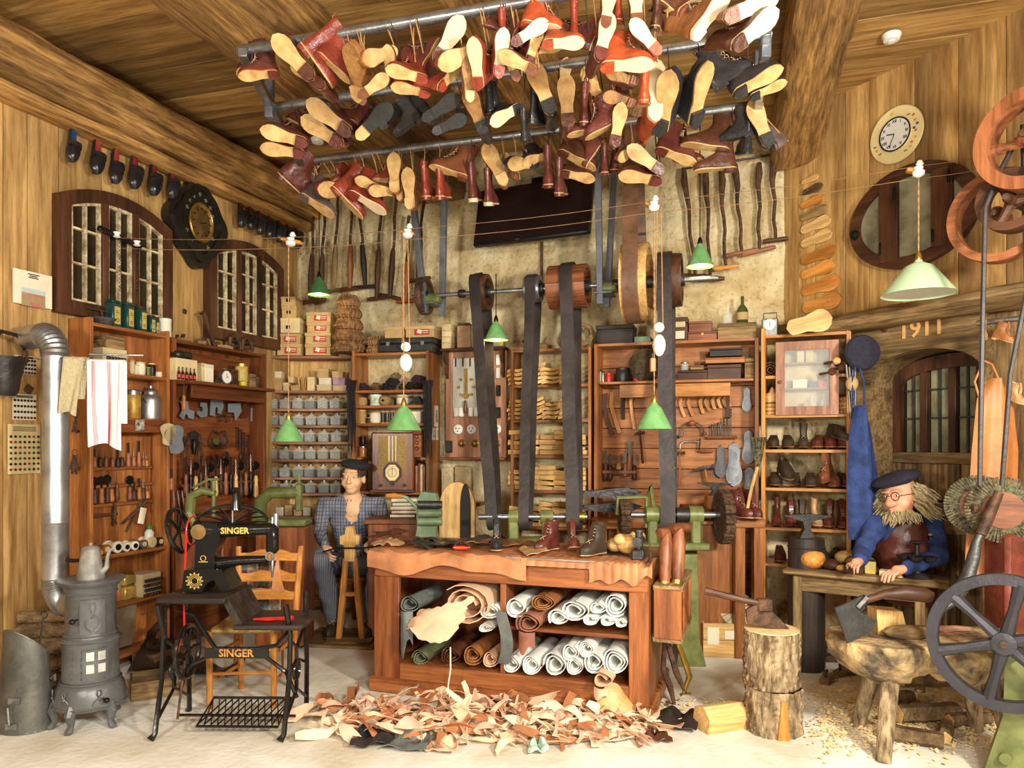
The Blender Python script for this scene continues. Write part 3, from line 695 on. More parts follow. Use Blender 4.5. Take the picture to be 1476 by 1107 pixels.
for a in [
 (0,A,135,370,190,-10,20,200,'boot','ox','tan',None,0,'red'),(0,A,100,330,195,10,15,170,'boot','ox','tan',None,.09),
 (0,A,340,345,133,-5,82,290,'boot','ox','tan','choc'),(0,A,415,425,140,5,80,230,'boot','ox','tan','choc',.08),
 (0,A,455,300,-50,50,0,170,'chelsea','red'),(0,A,530,320,-38,25,12,190,'chelsea','red'),
 (0,A,665,385,92,-55,62,170,'shoe','tan','old'),(0,A,655,455,90,-40,70,120,'shoe','brown','old',None,.05),
 (0,A,745,300,225,-40,50,190,'boot','tan','tan'),(0,A,735,458,20,-30,60,140,'shoe','brown','tan'),(0,A,838,370,95,-30,70,150,'chelsea','brown','tan',None,.06),
 (0,A,928,380,172,-15,38,210,'boot','red','tan'),(0,A,945,458,176,-15,30,150,'shoe','red','tan',None,.07),
 (0,A,1110,250,60,0,68,280,'boot','ox','pale'),(0,A,1095,420,55,20,30,150,'chelsea','red','tan',None,.05),(0,A,1010,290,60,10,20,180,'boot','ox','tan',None,.08),
 (0,A,1190,290,214,-20,50,270,'boot','brown','tan'),(0,A,1230,440,90,-30,72,150,'shoe','tan','old',None,.05),
 (0,A,1300,350,98,-40,62,190,'boot','red','pale','red'),(0,A,1395,300,80,-30,68,200,'boot','red','pale','red'),(0,A,1415,150,-90,55,0,170,'chelsea','red'),
 (0,A,1470,330,120,-30,65,120,'shoe','brown','tan',None,.06),
 (0,B,200,175,28,-10,68,170,'boot','ox','pale'),(0,B,140,130,60,30,10,150,'boot','ox','tan',None,.07),(0,B,215,240,70,-20,50,120,'chelsea','ox','tan',None,.04),(0,B,180,308,158,-10,50,130,'shoe','brown','tan'),
 (0,B,270,92,-12,0,4,190,'boot','orange','pale'),(0,B,372,195,-4,-10,34,200,'boot','orange','pale'),(0,B,437,105,-88,60,0,160,'chelsea','red'),(0,B,270,215,20,20,10,140,'boot','red','tan',None,.08),
 (0,B,592,75,82,0,82,170,'boot','brown','pale'),(0,B,572,225,76,0,82,240,'boot','ox','pale'),(0,B,505,170,70,20,0,200,'boot','ox','tan',None,.08),(0,B,655,20,-88,55,0,150,'chelsea','red'),
 (0,B,742,60,92,0,86,230,'boot','brown','pale'),(0,B,800,205,135,-10,74,180,'boot','orange','pale'),
 (0,B,845,50,-60,45,0,180,'boot','choc','tan'),(0,B,925,20,-20,30,0,180,'boot','choc','tan',None,.05),
 (0,B,1065,85,50,-10,46,270,'boot','tan','pale','pale',0,'red'),(0,B,1265,50,24,0,62,290,'boot','brown','pale'),(0,B,1280,165,40,0,56,290,'boot','choc','pale'),(0,B,990,20,40,10,40,230,'boot','brown','pale',None,.08),
 (0,B,680,290,-2,-8,22,250,'boot','orange','pale'),(0,B,785,420,-80,40,5,180,'boot','orange','tan',None,.1),
 (1,A,285,715,168,-15,48,230,'boot','ox','tan'),(1,A,275,785,176,-10,42,220,'shoe','ox','tan',None,.05),(1,A,370,650,150,20,10,190,'boot','ox','tan',None,.1),
 (1,A,540,640,144,-5,62,280,'boot','choc','tan'),(1,A,500,715,146,0,66,260,'shoe','ox','tan',None,.06),(1,A,615,620,150,25,15,160,'boot','ox','tan',None,.1),
 (1,A,730,645,32,-25,58,230,'boot','black','rub','tan'),(1,A,815,620,40,-10,50,170,'boot','black','rub',None,.07),
 (1,A,915,640,215,0,0,140,'chelsea','black','rub'),(1,A,955,590,215,15,0,130,'chelsea','black','rub',None,.06),
 (1,A,1080,590,30,-10,74,220,'boot','black','rub','rub'),(1,A,1125,665,20,-10,62,190,'shoe','black','rub'),
 (1,A,1290,625,112,-5,82,250,'boot','black','old','black'),(1,A,1195,570,105,0,80,190,'shoe','black','old','black',.07),
 (1,A,1345,510,-105,30,0,180,'chelsea','black','rub'),(1,A,1425,600,218,-20,46,200,'chelsea','black','pale','black'),
 (1,B,190,620,-95,55,0,150,'chelsea','black','rub'),(1,B,235,520,-62,30,0,180,'chelsea','black','rub'),(1,B,290,480,112,0,84,270,'boot','black','tan','black'),
 (1,B,380,400,82,-20,78,150,'shoe','brown','tan',None,.04),(1,B,402,540,93,-5,86,250,'boot','ox','tan','choc'),(1,B,488,520,-76,35,0,200,'chelsea','ox','tan'),(1,B,545,460,115,0,76,210,'boot','ox','tan','ox',.05),
 (1,B,680,400,165,-10,86,170,'boot','brown','hob'),(1,B,665,485,176,-20,50,150,'shoe','brown','hob'),(1,B,690,520,-10,10,50,130,'shoe','oldb','hob',None,.06),
 (1,B,825,500,89,0,88,300,'boot','orange','pale','pale'),(1,B,910,510,92,-55,55,190,'shoe','black','tan','black'),(1,B,1015,470,88,-55,55,190,'chelsea','black','tan','black'),
 (1,B,1060,385,175,15,0,170,'chelsea','black','rub'),(1,B,1195,360,28,10,0,240,'boot','black','rub'),(1,B,1305,390,26,-10,32,250,'boot','black','tan','black'),(1,B,1370,430,20,-10,28,170,'shoe','black','tan','black',.06),
 (1,B,588,600,200,25,0,180,'boot','ox','tan'),(1,B,640,650,80,-5,80,210,'shoe','ox','tan','ox'),(1,B,500,620,190,10,5,170,'shoe','ox','tan',None,.06),(1,B,40,450,-100,40,0,180,'chelsea','black','rub',None,.05),
 (2,A,335,960,-40,45,-5,190,'boot','ox','tan'),(2,A,435,1060,-32,10,30,200,'chelsea','grey','tan'),(2,A,536,1005,195,-45,55,170,'boot','red','tan'),(2,A,590,950,200,-30,30,150,'boot','red','tan',None,.06),(2,A,500,985,190,-20,40,110,'shoe','red','tan',None,.05),
 (2,A,605,1035,-45,30,15,190,'chelsea','red','tan'),(2,A,700,1040,-28,20,25,200,'chelsea','red','pale'),(2,A,715,975,170,-40,58,130,'shoe','red','tan'),(2,A,792,1010,190,-35,55,150,'boot','red','tan'),(2,A,800,940,180,10,20,130,'boot','red','tan',None,.06),
 (2,A,852,950,92,0,85,210,'shoe','tan','tan','tan'),(2,A,935,1030,94,-5,78,210,'shoe','brown','tan','tan'),(2,A,885,1020,94,5,70,130,'shoe','tan','tan','tan',.05),
 (2,A,1005,965,-95,60,0,190,'chelsea','red','tan'),(2,A,1083,965,-85,60,0,190,'chelsea','red','tan'),(2,A,1165,885,162,5,8,220,'boot','brown','choc' if 0 else 'tan'),
 (2,A,1255,975,-100,55,-25,200,'chelsea','ox','pale','pale'),(2,A,1340,1000,-85,55,-25,190,'chelsea','ox','pale','pale'),(2,A,1392,910,116,0,86,240,'shoe','tan','tan','tan'),(2,A,1470,900,110,10,60,150,'shoe','brown','tan',None,.06),
 (2,B,170,805,200,-40,55,150,'shoe','black','tan','black'),(2,B,248,770,205,-20,40,150,'boot','black','tan','black',.04),(2,B,308,830,-96,58,0,200,'chelsea','ox','tan'),(2,B,362,880,-82,58,0,180,'chelsea','ox','tan'),
 (2,B,450,755,-24,10,14,200,'boot','choc','tan'),(2,B,445,850,-12,0,34,170,'shoe','choc','tan',None,.05),(2,B,525,735,235,10,0,150,'chelsea','ox','tan'),(2,B,588,790,-92,55,0,150,'chelsea','ox','tan'),
 (2,B,700,745,218,-20,46,150,'shoe','brown','tan'),(2,B,800,800,148,-10,72,210,'shoe','ox','tan','ox'),(2,B,775,858,176,-10,34,210,'shoe','ox','tan',None,.05),(2,B,640,760,-80,30,0,190,'chelsea','choc','tan',None,.08),
 (2,B,935,735,-18,8,14,210,'boot','ox','tan'),(2,B,1110,690,172,5,2,230,'chelsea','choc','tan'),(2,B,1150,800,183,5,-4,200,'chelsea','choc','tan',None,.03),(2,B,990,770,-10,10,30,170,'boot','ox','tan',None,.08),
 (2,B,1245,650,190,20,0,170,'chelsea','black','rub'),(2,B,1298,665,-92,58,0,190,'chelsea','black','rub'),(2,B,1360,645,112,0,80,240,'shoe','black','tan','black'),(2,B,1430,670,120,20,0,160,'shoe','grey','rub',None,.05)]:
 hb(*a)
KN={'boot':'lace-up boot','chelsea':'elastic-sided boot','shoe':'low shoe'}
SN={'tan':'tan leather','pale':'pale leather','rub':'black rubber','old':'worn brown','hob':'hobnailed'}
for rail in (0,1,2):
 lst=sorted(BT_[rail],key=lambda t:t[0]);cnt={}
 tot={}
 for t in lst:tot[(t[5],t[6])]=tot.get((t[5],t[6]),0)+1
 rn=['front','middle','rear'][rail]
 for n,(px,py,Rm,org,sc,kind,c,sole,heel,welt,Y) in enumerate(lst):
  k=cnt[(kind,c)]=cnt.get((kind,c),0)+1
  pr=boot(kind,c,sole,heel,kind=='boot',welt,'hanging_'+('boot' if kind!='shoe' else 'shoe'))
  lab='%s %s on the %s pipe rail, %s'%(LNAME[c],KN[kind],rn,(ORD[k-1]+' such from window end') if tot[(kind,c)]>1 else 'only one such there')
  M=Matrix.Translation(org)@Rm.to_4x4()
  o=instance(pr,M,lab,'boot' if kind!='shoe' else 'shoe','boots hanging from the pipe rack',sc)
  top=org+(Rm@Vector((0,.12,.235 if kind!='shoe' else .11)))*sc
  rl=RAILS[rail];u=(top-rl.o).dot(rl.U);u=max(.02,min(u,(R0[rail]-E0[rail]).length-.02));q=rl.w(u,0,ZR)
  if q.z-top.z>.02 or True:
   Mi=(M@Matrix.Scale(sc,4)).inverted()
   side=rl.V*.027
   pts=[top,top.lerp(q,.5)+Vector((.004,0,0)),q-side+Vector((0,0,-.01)),q+Vector((0,0,.028)),q+side,q+side*.6+Vector((0,0,-.028)),top.lerp(q,.6),top+Vector((.012,0,0))]
   MB().tube([Mi@p for p in pts],.0024/sc,4).build('hanging_cord',m_strd if c in ('black','ox','choc') else m_str,o)
for p in list(_proto.values()):p.location=(0,0,-60)
# LINE SHAFT, BELTS, LAMPS, WIRES, WALL TOOLS
m_belt=leather('belt',S(66,58,56),.5,.3,5,.25);m_beltb=leather('brown_belt',S(120,84,60),.5,.35,5,.25)
VS=-.55;ZS=2.69
def su(px,v=VS): return BW.px(px,420,v)[0]
RX=Matrix.Rotation(PI/2,4,'Y')
shaft=thing('line_shaft','long steel line shaft running under the television along the back wall','line shaft',BW.w(su(595),VS,ZS),BW.a)
LS=su(1035)-su(595)
MB().cyl((0,0,0),(LS,0,0),.018,n=12).build('shaft',m_steel,shaft)
for q in (.4,1.15,1.62):MB().lathe([(.03,0),(.034,.01),(.034,.04),(.03,.05)],14,(0,0,0),RX).build('collar',m_iron,shaft,(q,0,0))
def wheel(name,label,pxc,r,wd_,kind,m,group='pulleys on the line shaft'):
 u=su(pxc);t=thing(name,label,'pulley',BW.w(u,VS,ZS),BW.a,group)
 if kind=='drum':
  n=10
  for k in range(n):
   a0=2*PI*k/n;vs=[]
   mb=MB()
   for e in (a0+.01,a0+2*PI/n/2,a0+2*PI/n-.01):
    for rr in (r,r-.03):
     for x in (-wd_/2,wd_/2):vs.append((x,math.cos(e)*rr,math.sin(e)*rr))
   fs=[]
   for i in (0,4):fs+=[(i,i+1,i+5,i+4),(i+2,i+6,i+7,i+3),(i,i+4,i+6,i+2),(i+1,i+3,i+7,i+5)]
   fs+=[(0,2,3,1),(8,9,11,10)]
   mb.add(vs,fs).build('stave',W('pulley','x'),t)
  MB().box((0,0,0),(.05,2*r-.05,.07),ch=.004).build('spoke',W('pulley','y'),t)
 else:
  MB().lathe([(r-.035,-wd_/2),(r,-wd_/2),(r+.004,0),(r,wd_/2),(r-.035,wd_/2),(r-.03,0),(r-.035,-wd_/2)],32,(0,0,0),RX).build('rim',m,t)
  for k in range(3):
   MB().box((0,0,0),(wd_*.5,2*r-.05,.035),Matrix.Rotation(PI*k/3+.3,3,'X'),ch=.004).build('spoke',m,t)
 MB().lathe([(.02,-wd_/2-.02),(.045,-wd_/2-.02),(.045,wd_/2+.02),(.02,wd_/2+.02)],14,(0,0,0),RX).build('hub',m_iron,t)
 return t
m_wd=W('dark','y')
wheel('flat_pulley','thin rusty iron pulley wheel at the window end of the line shaft',612,.15,.05,'w',m_rust)
wheel('flat_pulley','dark wooden pulley carrying the belt nearest the fuse board',695,.14,.11,'w',m_wd)
wheel('flat_pulley','small grey steel pulley beside the wooden drum pulley',769,.10,.12,'w',m_steel)
wheel('drum_pulley','wide reddish wooden drum pulley made of staves on the shaft',820,.165,.29,'drum',None)
wheel('flat_pulley','largest wooden pulley with pale rim and wide brown belt going up',918,.285,.19,'w',W('pale','y'))
wheel('flat_pulley','dark wooden pulley at the door end of the line shaft',972,.19,.11,'w',m_wd)
ZL=1.0
def belt(label,px_up,r_up,w_,low,r_low,m,up=None):
 U=BW.U;c0=BW.w(su(px_up),VS,ZS);c1=low
 d=(c1-c0);d=d-U*d.dot(U)*0;L=d.length;dn=d.normalized();q=U.cross(dn).normalized();ax=q.cross(dn).normalized();ax=ax if ax.dot(U)>0 else -ax
 pts=[]
 for i in range(9):a=PI*i/8;pts.append(c0+q*math.cos(a)*(r_up+.006)-dn*math.sin(a)*(r_up+.006))
 for i in range(7):a=PI*i/6;pts.append(c1-q*math.cos(a)*(r_low+.006)+dn*math.sin(a)*(r_low+.006))
 full=[]
 for i,p in enumerate(pts):
  n_=pts[(i+1)%len(pts)];full.append(p)
  if (n_-p).length>.5:
   for k in range(1,8):full.append(p.lerp(n_,k/8)+ax*.004*math.sin(k))
 vs=[];n=len(full);c=(c0+c1)/2
 for i,p in enumerate(full):
  dd=(full[(i+1)%n]-full[i-1]).normalized();nn=dd.cross(ax).normalized()
  for sx,sn in ((-1,-1),(1,-1),(1,1),(-1,1)):vs.append(p-c0+ax*sx*w_/2+nn*sn*.003)
 fs=[(i*4+k,i*4+(k+1)%4,((i+1)%n)*4+(k+1)%4,((i+1)%n)*4+k) for i in range(n) for k in range(4)]
 b=MB().add(vs,fs).build('drive_belt',m,None,c0);tag(b,label,'belt','drive belts of the line shaft')
 for f in (.35,.8):
  e=c0.lerp(c1,f)-q*(r_up*(1-f)+r_low*f)-c0
  MB().box((e.x,e.y,e.z),(w_*1.02,.012,.02),BW_R).build('joint',m_brass if f>.5 else m_iron,b)
 return b
BW_R=Matrix.Rotation(BW.a,3,'Z')
belt('dark leather drive belt nearest the fuse board',692,.145,.085,P(712,752,5.15),.05,m_belt)
belt('narrow dark drive belt from the small steel pulley',769,.105,.075,P(757,752,5.12),.05,m_belt)
belt('dark drive belt from the wooden drum pulley',822,.175,.095,P(828,752,5.1),.05,m_belt)
belt('widest dark drive belt, beside the white counterweight',960,.2,.10,P(964,752,5.0),.07,m_belt)
belt('wide brown drive belt rising to the ceiling',915,.295,.11,BW.w(su(915),VS,3.9),.12,m_beltb)
for i,(px0,py0,px1,py1,qx0,qx1,lab) in enumerate([(590,300,614,442,634,630,'steel strap hanger nearest the T-handled augers'),(862,240,866,424,886,872,'steel strap hanger between drum pulley and largest pulley')]):
 u0=su(px1);t=thing('shaft_hanger',lab,'hanger',BW.w(u0,VS,ZS),BW.a,'strap hangers of the line shaft')
 for k,(a,b) in enumerate(((px0,px1),(qx0,qx1))):
  ua,ub_=su(a,VS)-u0,su(b,VS)-u0
  dy=-.05 if k==0 else .09
  d=Vector((ub_-ua,0,-1.25));M_=Matrix.Rotation(math.atan2(d.x,1.25)*-1,3,'Y')
  MB().box(((ua+ub_)/2,dy,.56),(.045,.012,1.42),M_,ch=.002).box(((ua+ub_)/2+.02,dy+.02,.56),(.006,.04,1.42),M_).build('strap',m_grey,t)
 MB().box((.03,.02,-.07),(.13,.2,.014),ch=.003).build('base_plate',m_grey,t)
 mb=MB().lathe([(.03,0),(.05,.01),(.05,.09),(.03,.1)],14,(.03,0,0),RX)
 mb.box((.08,.0,-.035),(.09,.09,.05),ch=.01).build('bearing',m_green,t)
tv=thing('television','large black flat television tilted down from the ceiling above the shaft','television',BW.w(BW.px(768,300,-.32)[0],-.32,BW.px(768,300,-.32)[1]-.03),0)
tv.rotation_euler=Euler((math.radians(-13),0,BW.a-.13));
MB().box((0,0,0),(1.0,.05,.50),ch=.008).build('case',mat('tv_case',S(26,22,22),.35,0,.1,10,0),tv)
MB().box((0,-.0265,.008),(.97,.003,.465)).build('screen',mat('tv_screen',S(34,22,20),.12,0,.1,3,0,col2=S(28,18,18),spec=.6),tv)
MB().box((-.1,-.029,-.24),(.04,.002,.006)).build('badge',m_steel,tv)
MB().box((0,.12,.15),(.1,.2,.35),ch=.005).build('bracket',m_black,tv)
ob=solo('conduit','thin reddish pipe running down the wall below the television','pipe',MB().cyl((0,0,0),(0,0,.42),.012,n=8),m_rust,BW.w(BW.px(781,405,-.03)[0],-.03,BW.px(781,405)[1]-.1),BW.a)
def auger(px0,py0,px1,py1,hw,tilt,colr,lab,grp,bulge=None,m=None):
 u0,z0_=BW.px(px0,py0,-.1);u1,z1_=BW.px(px1,py1,-.1)
 t=thing('auger',lab,'auger',BW.w(u1,-.1,z1_),BW.a,grp)
 d=Vector((u0-u1,0,z0_-z1_));L=d.length
 mb=MB();pth=[d*k/8+Vector((.008*math.sin(k*1.7+px0),0,0))*(0<k<8) for k in range(9)]
 if bulge is None:
  mb.tube([pth[0],d*.12,d*.25,d*.42,d*.46],[.017,.024,.03,.022,.015],8).build('socket',W(colr,'z'),t)
  MB().tube(pth[3:],.013,7).build('rod',m_rust,t)
 else:
  MB().tube(pth,[.013]*5+[.015,.02,.026,.018],8).build('rod',m_rust if m is None else m,t)
 MB().tube([(-hw,0,-hw*tilt),(-hw*.6,0,-hw*.6*tilt),(0,0,0),(hw*.6,0,hw*.6*tilt),(hw,0,hw*tilt)],[.015,.02,.016,.02,.014],9).build('handle',W(colr,'x'),t)
 MB().cyl((d.x,.0,d.z-.01),(d.x,.07,d.z+.0),.006,n=6).build('nail',m_black,t)
c6= lambda x,y:(370+x/3.954,260+y/3.954)
for i,(x0,y0,x1,y1,hw,tl,c_) in enumerate([(330,100,305,690,.12,.12,'dark'),(392,100,362,690,.06,.3,'dark'),(468,60,436,628,.07,.1,'old'),(541,60,533,618,.10,0,'pulley'),(578,60,620,607,.13,0,'blackw'),(712,60,684,673,.09,.05,'dark'),(800,60,760,664,.10,-.25,'dark'),(868,200,850,690,.09,0,'pulley'),(955,60,918,566,.12,.1,'dark')]):
 p0,p1=c6(x0,y0),c6(x1,y1)
 auger(*p0,*p1,hw,tl,c_,'thick T-handled auger hanging head up under the boots, %s from the corner'%ORD[i],'thick augers beside the green wall lamp')
c7= lambda x,y:(740+x/3.954,260+y/3.954)
for i,(x0,y0,x1,y1,hw,tl,c_,b_) in enumerate([(972,-70,1036,545,.11,-.08,'dark',0),(1098,-65,1120,562,.11,-.03,'dark',0),(1182,-70,1212,495,.09,.06,'chair',0),(1262,-95,1304,412,.12,.12,'pulley',0),(1400,-100,1400,402,.12,.18,'pulley',0),(1476,-110,1494,340,.09,.05,'dark',0)]):
 p0,p1=c7(x0,y0),c7(x1,y1)
 auger(*p0,*p1,hw,tl,c_,'slender long T-handled auger on the plaster, %s counted towards the clock wall'%ORD[i],'slender augers on the plaster',1)
u0,z0_=BW.px(985,244,-.05);u1,z1_=BW.px(1112,224,-.05)
ob=solo('hanging_rod','thin dark iron rod the slender augers hang from','rod',MB().tube([(0,0,0),(u1-u0,0,z1_-z0_)],.008,6),m_black,BW.w(u0,-.06,z0_),BW.a)
m_shade=mat('green_enamel',S(126,178,112),.35,0,.1,14,.05,col2=S(104,158,94),rv=.04);m_shaded=mat('dark_green_enamel',S(70,122,70),.4,0,.1,14,.05,rv=.03);m_shadep=mat('pale_green_enamel',S(196,226,184),.3,0,.05,10,.02,rv=0)
m_inner=mat('white_enamel',S(232,232,214),.4,0,.03,10,0);m_bulb=mat('lit_bulb',S(255,214,130),.3,0,0,5,0,emit=9)
def lamp(name,label,px,py_apex,py_base,hwpx,Y,sm,lit,cord_top,cordm,cordr=.004,cap=m_brass,group=None):
 base=P(px,py_base,Y);apex=P(px,py_apex,Y);h=apex.z-base.z;r=hwpx*Y/FX
 t=thing(name,label,'lamp',base,0,group)
 prof=[(r+.003,-.002),(r,.003),(r*.35+.008,h*.86),(.022,h),(.018,h+.012)]
 MB().lathe(prof+[(.014,h+.008),(r*.33+.004,h*.84),(r-.004,.004),(r+.003,-.002)],32).build('shade',sm,t)
 MB().lathe([(r-.006,.006),(r*.33+.002,h*.83),(0,h*.9)],28).build('shade_lining',m_inner,t)
 MB().lathe([(.014,h),(.019,h+.01),(.017,h+.03),(.012,h+.05),(.006,h+.06)],14).build('cap',cap,t)
 b=MB().lathe([(0,-.0),(.016,.006),(.024,.025),(.02,.045),(.01,.062),(.01,.08)],14,(0,0,h*.25)).build('bulb',m_bulb if lit else m_inner,t)
 L=cord_top-(base.z+h)
 n=max(4,int(L/.02));
 if cordr>.003 and n<400:
  for s_ in (0,PI):MB().tube([(math.cos(k*1.3+s_)*.0022,math.sin(k*1.3+s_)*.0022,h+.05+(L-.05)*k/n) for k in range(n+1)],.0024,4).build('cord',cordm,t)
 else:MB().cyl((0,0,h+.05),(0,0,h+L),.004,n=6).build('cord',cordm,t)
 if lit:
  l=bpy.data.lights.new('bulb_light','POINT');l.energy=4;l.color=(1,.75,.4);l.shadow_soft_size=.02
  o=bpy.data.objects.new('bulb_light',l);COL.objects.link(o);o.parent=t;o.location=(0,0,h*.1-.01)
 return t
g_='small lit green lamps'
lamp('pendant_lamp','small dark green lit pendant lamp in front of the thick augers',460,402,425,16,6.1,m_shaded,1,3.9,m_black,.002,m_black)
lamp('pendant_lamp','small green lit pendant lamp hung above the fuse board belts',715,466,490,17,5.55,m_shade,1,ZS+.1,m_black,.002,m_black)
lamp('pendant_lamp','small green lit pendant lamp in front of the slender augers',1009,354,384,19,5.2,m_shade,1,3.9,m_black,.002,m_black)
WP=[(196,343,None),(418,342,4.85),(586,330,4.7),(940,290,4.5),(1320,240,4.15),(1476,216,4.02)]
wp=[LW.w(LW.px(170,343,-.12)[0],-.12,LW.px(170,343,-.12)[1])]+[P(a,b,c) for a,b,c in WP[1:]]
def wlamp(lab,px,a,b,hw,i,sm,Y):
 return lamp('rise_and_fall_lamp' if i>1 and i<4 else 'pendant_lamp',lab,px,a,b,hw,Y,sm,0,wp[i].z-.02,m_str)
wlamp('green cone lamp hanging before the shelf of glass jars',416,607,636,21,1,m_shade,4.85)
wlamp('green cone lamp hanging before the wooden radio cabinet shelves',582,587,620,25,2,m_shade,4.7)
wlamp('green cone lamp hanging before the tool board and widest belt',943,583,618,25,3,m_shade,4.5)
lb=wlamp('largest and palest green cone lamp, in front of the oval window',1328,378,424,49,4,m_shadep,4.15)
lb.location.x=P(1324,424,4.15).x
for s_,lab in ((0,'upper tan wire stretched across the room from window to clock wall'),(1,'lower tan wire stretched across the room from window to clock wall')):
 off=Vector((0,.05*s_,-.055*s_));pts=[]
 for a,b in zip(wp,wp[1:]):
  for k in range(6):
   q=a.lerp(b,k/6);q.z-=.012*math.sin(PI*k/6)*(b-a).length;pts.append(q+off)
 pts.append(wp[-1]+off)
 solo('tension_wire',lab,'wire',MB().tube([p-pts[0] for p in pts],.002,5),mat('wire_brown',S(150,112,76),.7),pts[0],0,'wires that carry the lamps')
for i,lab in ((1,'before the second window'),(2,'before the thick augers'),(3,'before the largest pulley'),(4,'below the round clock')):
 t=thing('insulator','white porcelain insulator on a wooden cleat on the wires '+lab,'insulator',wp[i],BW.a,'porcelain insulators on the wires')
 MB().box((0,.02,-.02),(.15 if i==1 else .09,.05,.022),Matrix.Rotation(.25,3,'Y'),ch=.005).build('cleat',W('chair','x'),t)
 MB().lathe([(.012,-.03),(.03,-.02),(.034,0),(.022,.012),(.026,.025),(.012,.032)],14,(.012,-.01,-.035)).build('porcelain',m_white,t)
 MB().lathe([(.012,0),(.022,.01),(.012,.03)],12,(.02,.0,.0)).build('knob',m_white,t)
br=thing('wire_bracket','black iron bar with two white porcelain rollers fixed across the arched window','bracket',LW.w(LW.px(172,343,-.09)[0],-.09,LW.px(172,343,-.09)[1]),LW.a)
MB().box((0,-.01,0),(.34,.03,.035),Matrix.Rotation(.12,3,'Y'),ch=.006).build('bar',m_black,br)
for x in (-.05,.11):MB().lathe([(.012,-.02),(.024,-.015),(.014,0),(.024,.015),(.012,.02)],12,(x,-.035,-x*.1)).build('roller',m_white,br)
for x in (-.02,.12):
 MB().tube([(x+.006*math.cos(k*.9),-.03+.006*math.sin(k*.9),-.03-.34*k/90) for k in range(91)],.0022,4).build('spiral_cord',m_black,br)
def weight(lab,px,py,wpx,hpx,Y,top):
 c=P(px,py,Y);t=thing('counterweight',lab,'counterweight',c,0,'white lamp counterweights')
 r,h=wpx*Y/FX/2,hpx*Y/FX/2
 MB().lathe([(.008,-h),(r*.55,-h*.85),(r*.9,-h*.4),(r,0),(r*.92,h*.45),(r*.6,h*.85),(.012,h)],20).build('body',m_white,t)
 MB().lathe([(.006,-.008),(.03,-.008),(.022,0),(.03,.008),(.006,.008)],16,(0,0,0),Matrix.Translation((0,0,h+.045))@Matrix.Rotation(PI/2,4,'X')).build('wheel',m_white,t)
 for s_ in (-1,1):MB().cyl((s_*.024,0,h+.05),(s_*.012,0,top-c.z),.003,n=5).build('cord',m_str,t)
weight('white egg-shaped counterweight above the lamp by the radio',585,523,19,26,4.72,wp[2].z-.03)
weight('white egg-shaped counterweight in front of the widest belt',950,498,19,31,4.52,wp[3].z-.03)
t=thing('counterweight','brown wooden block weight beside the white counterweight','counterweight',P(941,526,4.5),0)
MB().box((0,0,0),(.034,.034,.085),ch=.005).build('block',W('chair','z'),t);MB().cyl((0,0,.04),(0,0,.07),.008,n=8).build('eye',m_iron,t)
sn=[(263,1015,90,'c4'),(263,1075,100,'c4')]+[(x,y,L,'c8') for x,y,L in ((275,52,110),(275,120,125),(283,185,140),(293,253,160),(297,331,165),(308,424,185),(305,508,180),(321,598,205),(328,697,208))]
for i,(x,y,L,q) in enumerate(sn):
 px,py=1100+x/3.926,(y/3.926 if q=='c4' else 260+y/3.926)
 u,z=RW.px(px,py,-.015);L=L/3.926*RW.mpp(px)*1.25;k=L/.285
 pts=sole_pts(0,1,1.05)
 mb=MB().prism([(-(yy)*k,xx*k*1.05) for xx,yy in pts],-.006,.008)
 for s_ in (-.02,.05):mb.cyl((s_*k,-.004,.004),(s_*k,-.011,.004),.003,n=6)
 solo('wooden_sole','flat wooden shoe sole nailed to the boards under the clock, %s from the top'%ORD[i],'sole',mb,[W('chair','x'),W('old','x'),W('pale','x')][[2,1,1,0,1,2,2,0,0,0,0][i]],RW.w(u,-.013,z),0,'column of wooden soles').rotation_euler=Euler((0,-.10 if i<9 else -.08,RW.a))
u,z=RW.px(1166,466,-.12)
o=solo('wooden_sole','pale wooden sole standing loose on top of the shoe shelf','sole',MB().prism([(-yy*1.05,xx*1.5) for xx,yy in sole_pts(0,1,1.1)],0,.03),W('pale','x'),Vector(P(1166,466,5.02)),BW.a);o.rotation_euler=Euler((.15,-.22,BW.a))
uc_,zc_=RW.px(1291,194,-.03);ck=thing('wall_clock','round cream enamel clock with painted flowers and Roman numerals','clock',RW.w(uc_,-.03,zc_),RW.a)
m_cream=mat('cream_enamel',S(226,206,150),.35,0,.06,10,.02);rc=.165*1.12
RXm=Matrix.Rotation(PI/2,4,'X')
MB().lathe([(rc*.55,.0),(rc*.97,.004),(rc,.01),(rc*.98,.02),(rc*.6,.018),(rc*.57,.03),(0,.03)],40,(0,0,0),RXm@Matrix.Scale(1,4)).build('plate',m_cream,ck,(0,.02,0))
MB().lathe([(0,.0),(rc*.56,.0),(rc*.56,.012),(0,.012)],36,(0,0,0),RXm).build('dial',m_white,ck,(0,-.0,0))
MB().torus((0,0,0),rc*.57,.005,36,6,RXm).build('bezel',m_black,ck,(0,-.012,0))
for k,nm in enumerate('XII I II III IIII V VI VII VIII IX X XI'.split()):
 a=PI/2-2*PI*k/12
 text('numeral',nm,.026,m_black,ck,(math.cos(a)*rc*.45,-.013,math.sin(a)*rc*.45),Euler((PI/2,a-PI/2 if 0 else 0,0)),.0006,.0006).rotation_euler=Euler((PI/2,PI/2-a if False else 0,0))
for a,L,w_ in ((math.radians(168),.055,.006),(math.radians(245),.08,.004)):
 MB().box((math.cos(a)*L/2,-.016,math.sin(a)*L/2),(L,.002,w_),Matrix.Rotation(-a,3,'Y')).build('hand',m_black,ck)
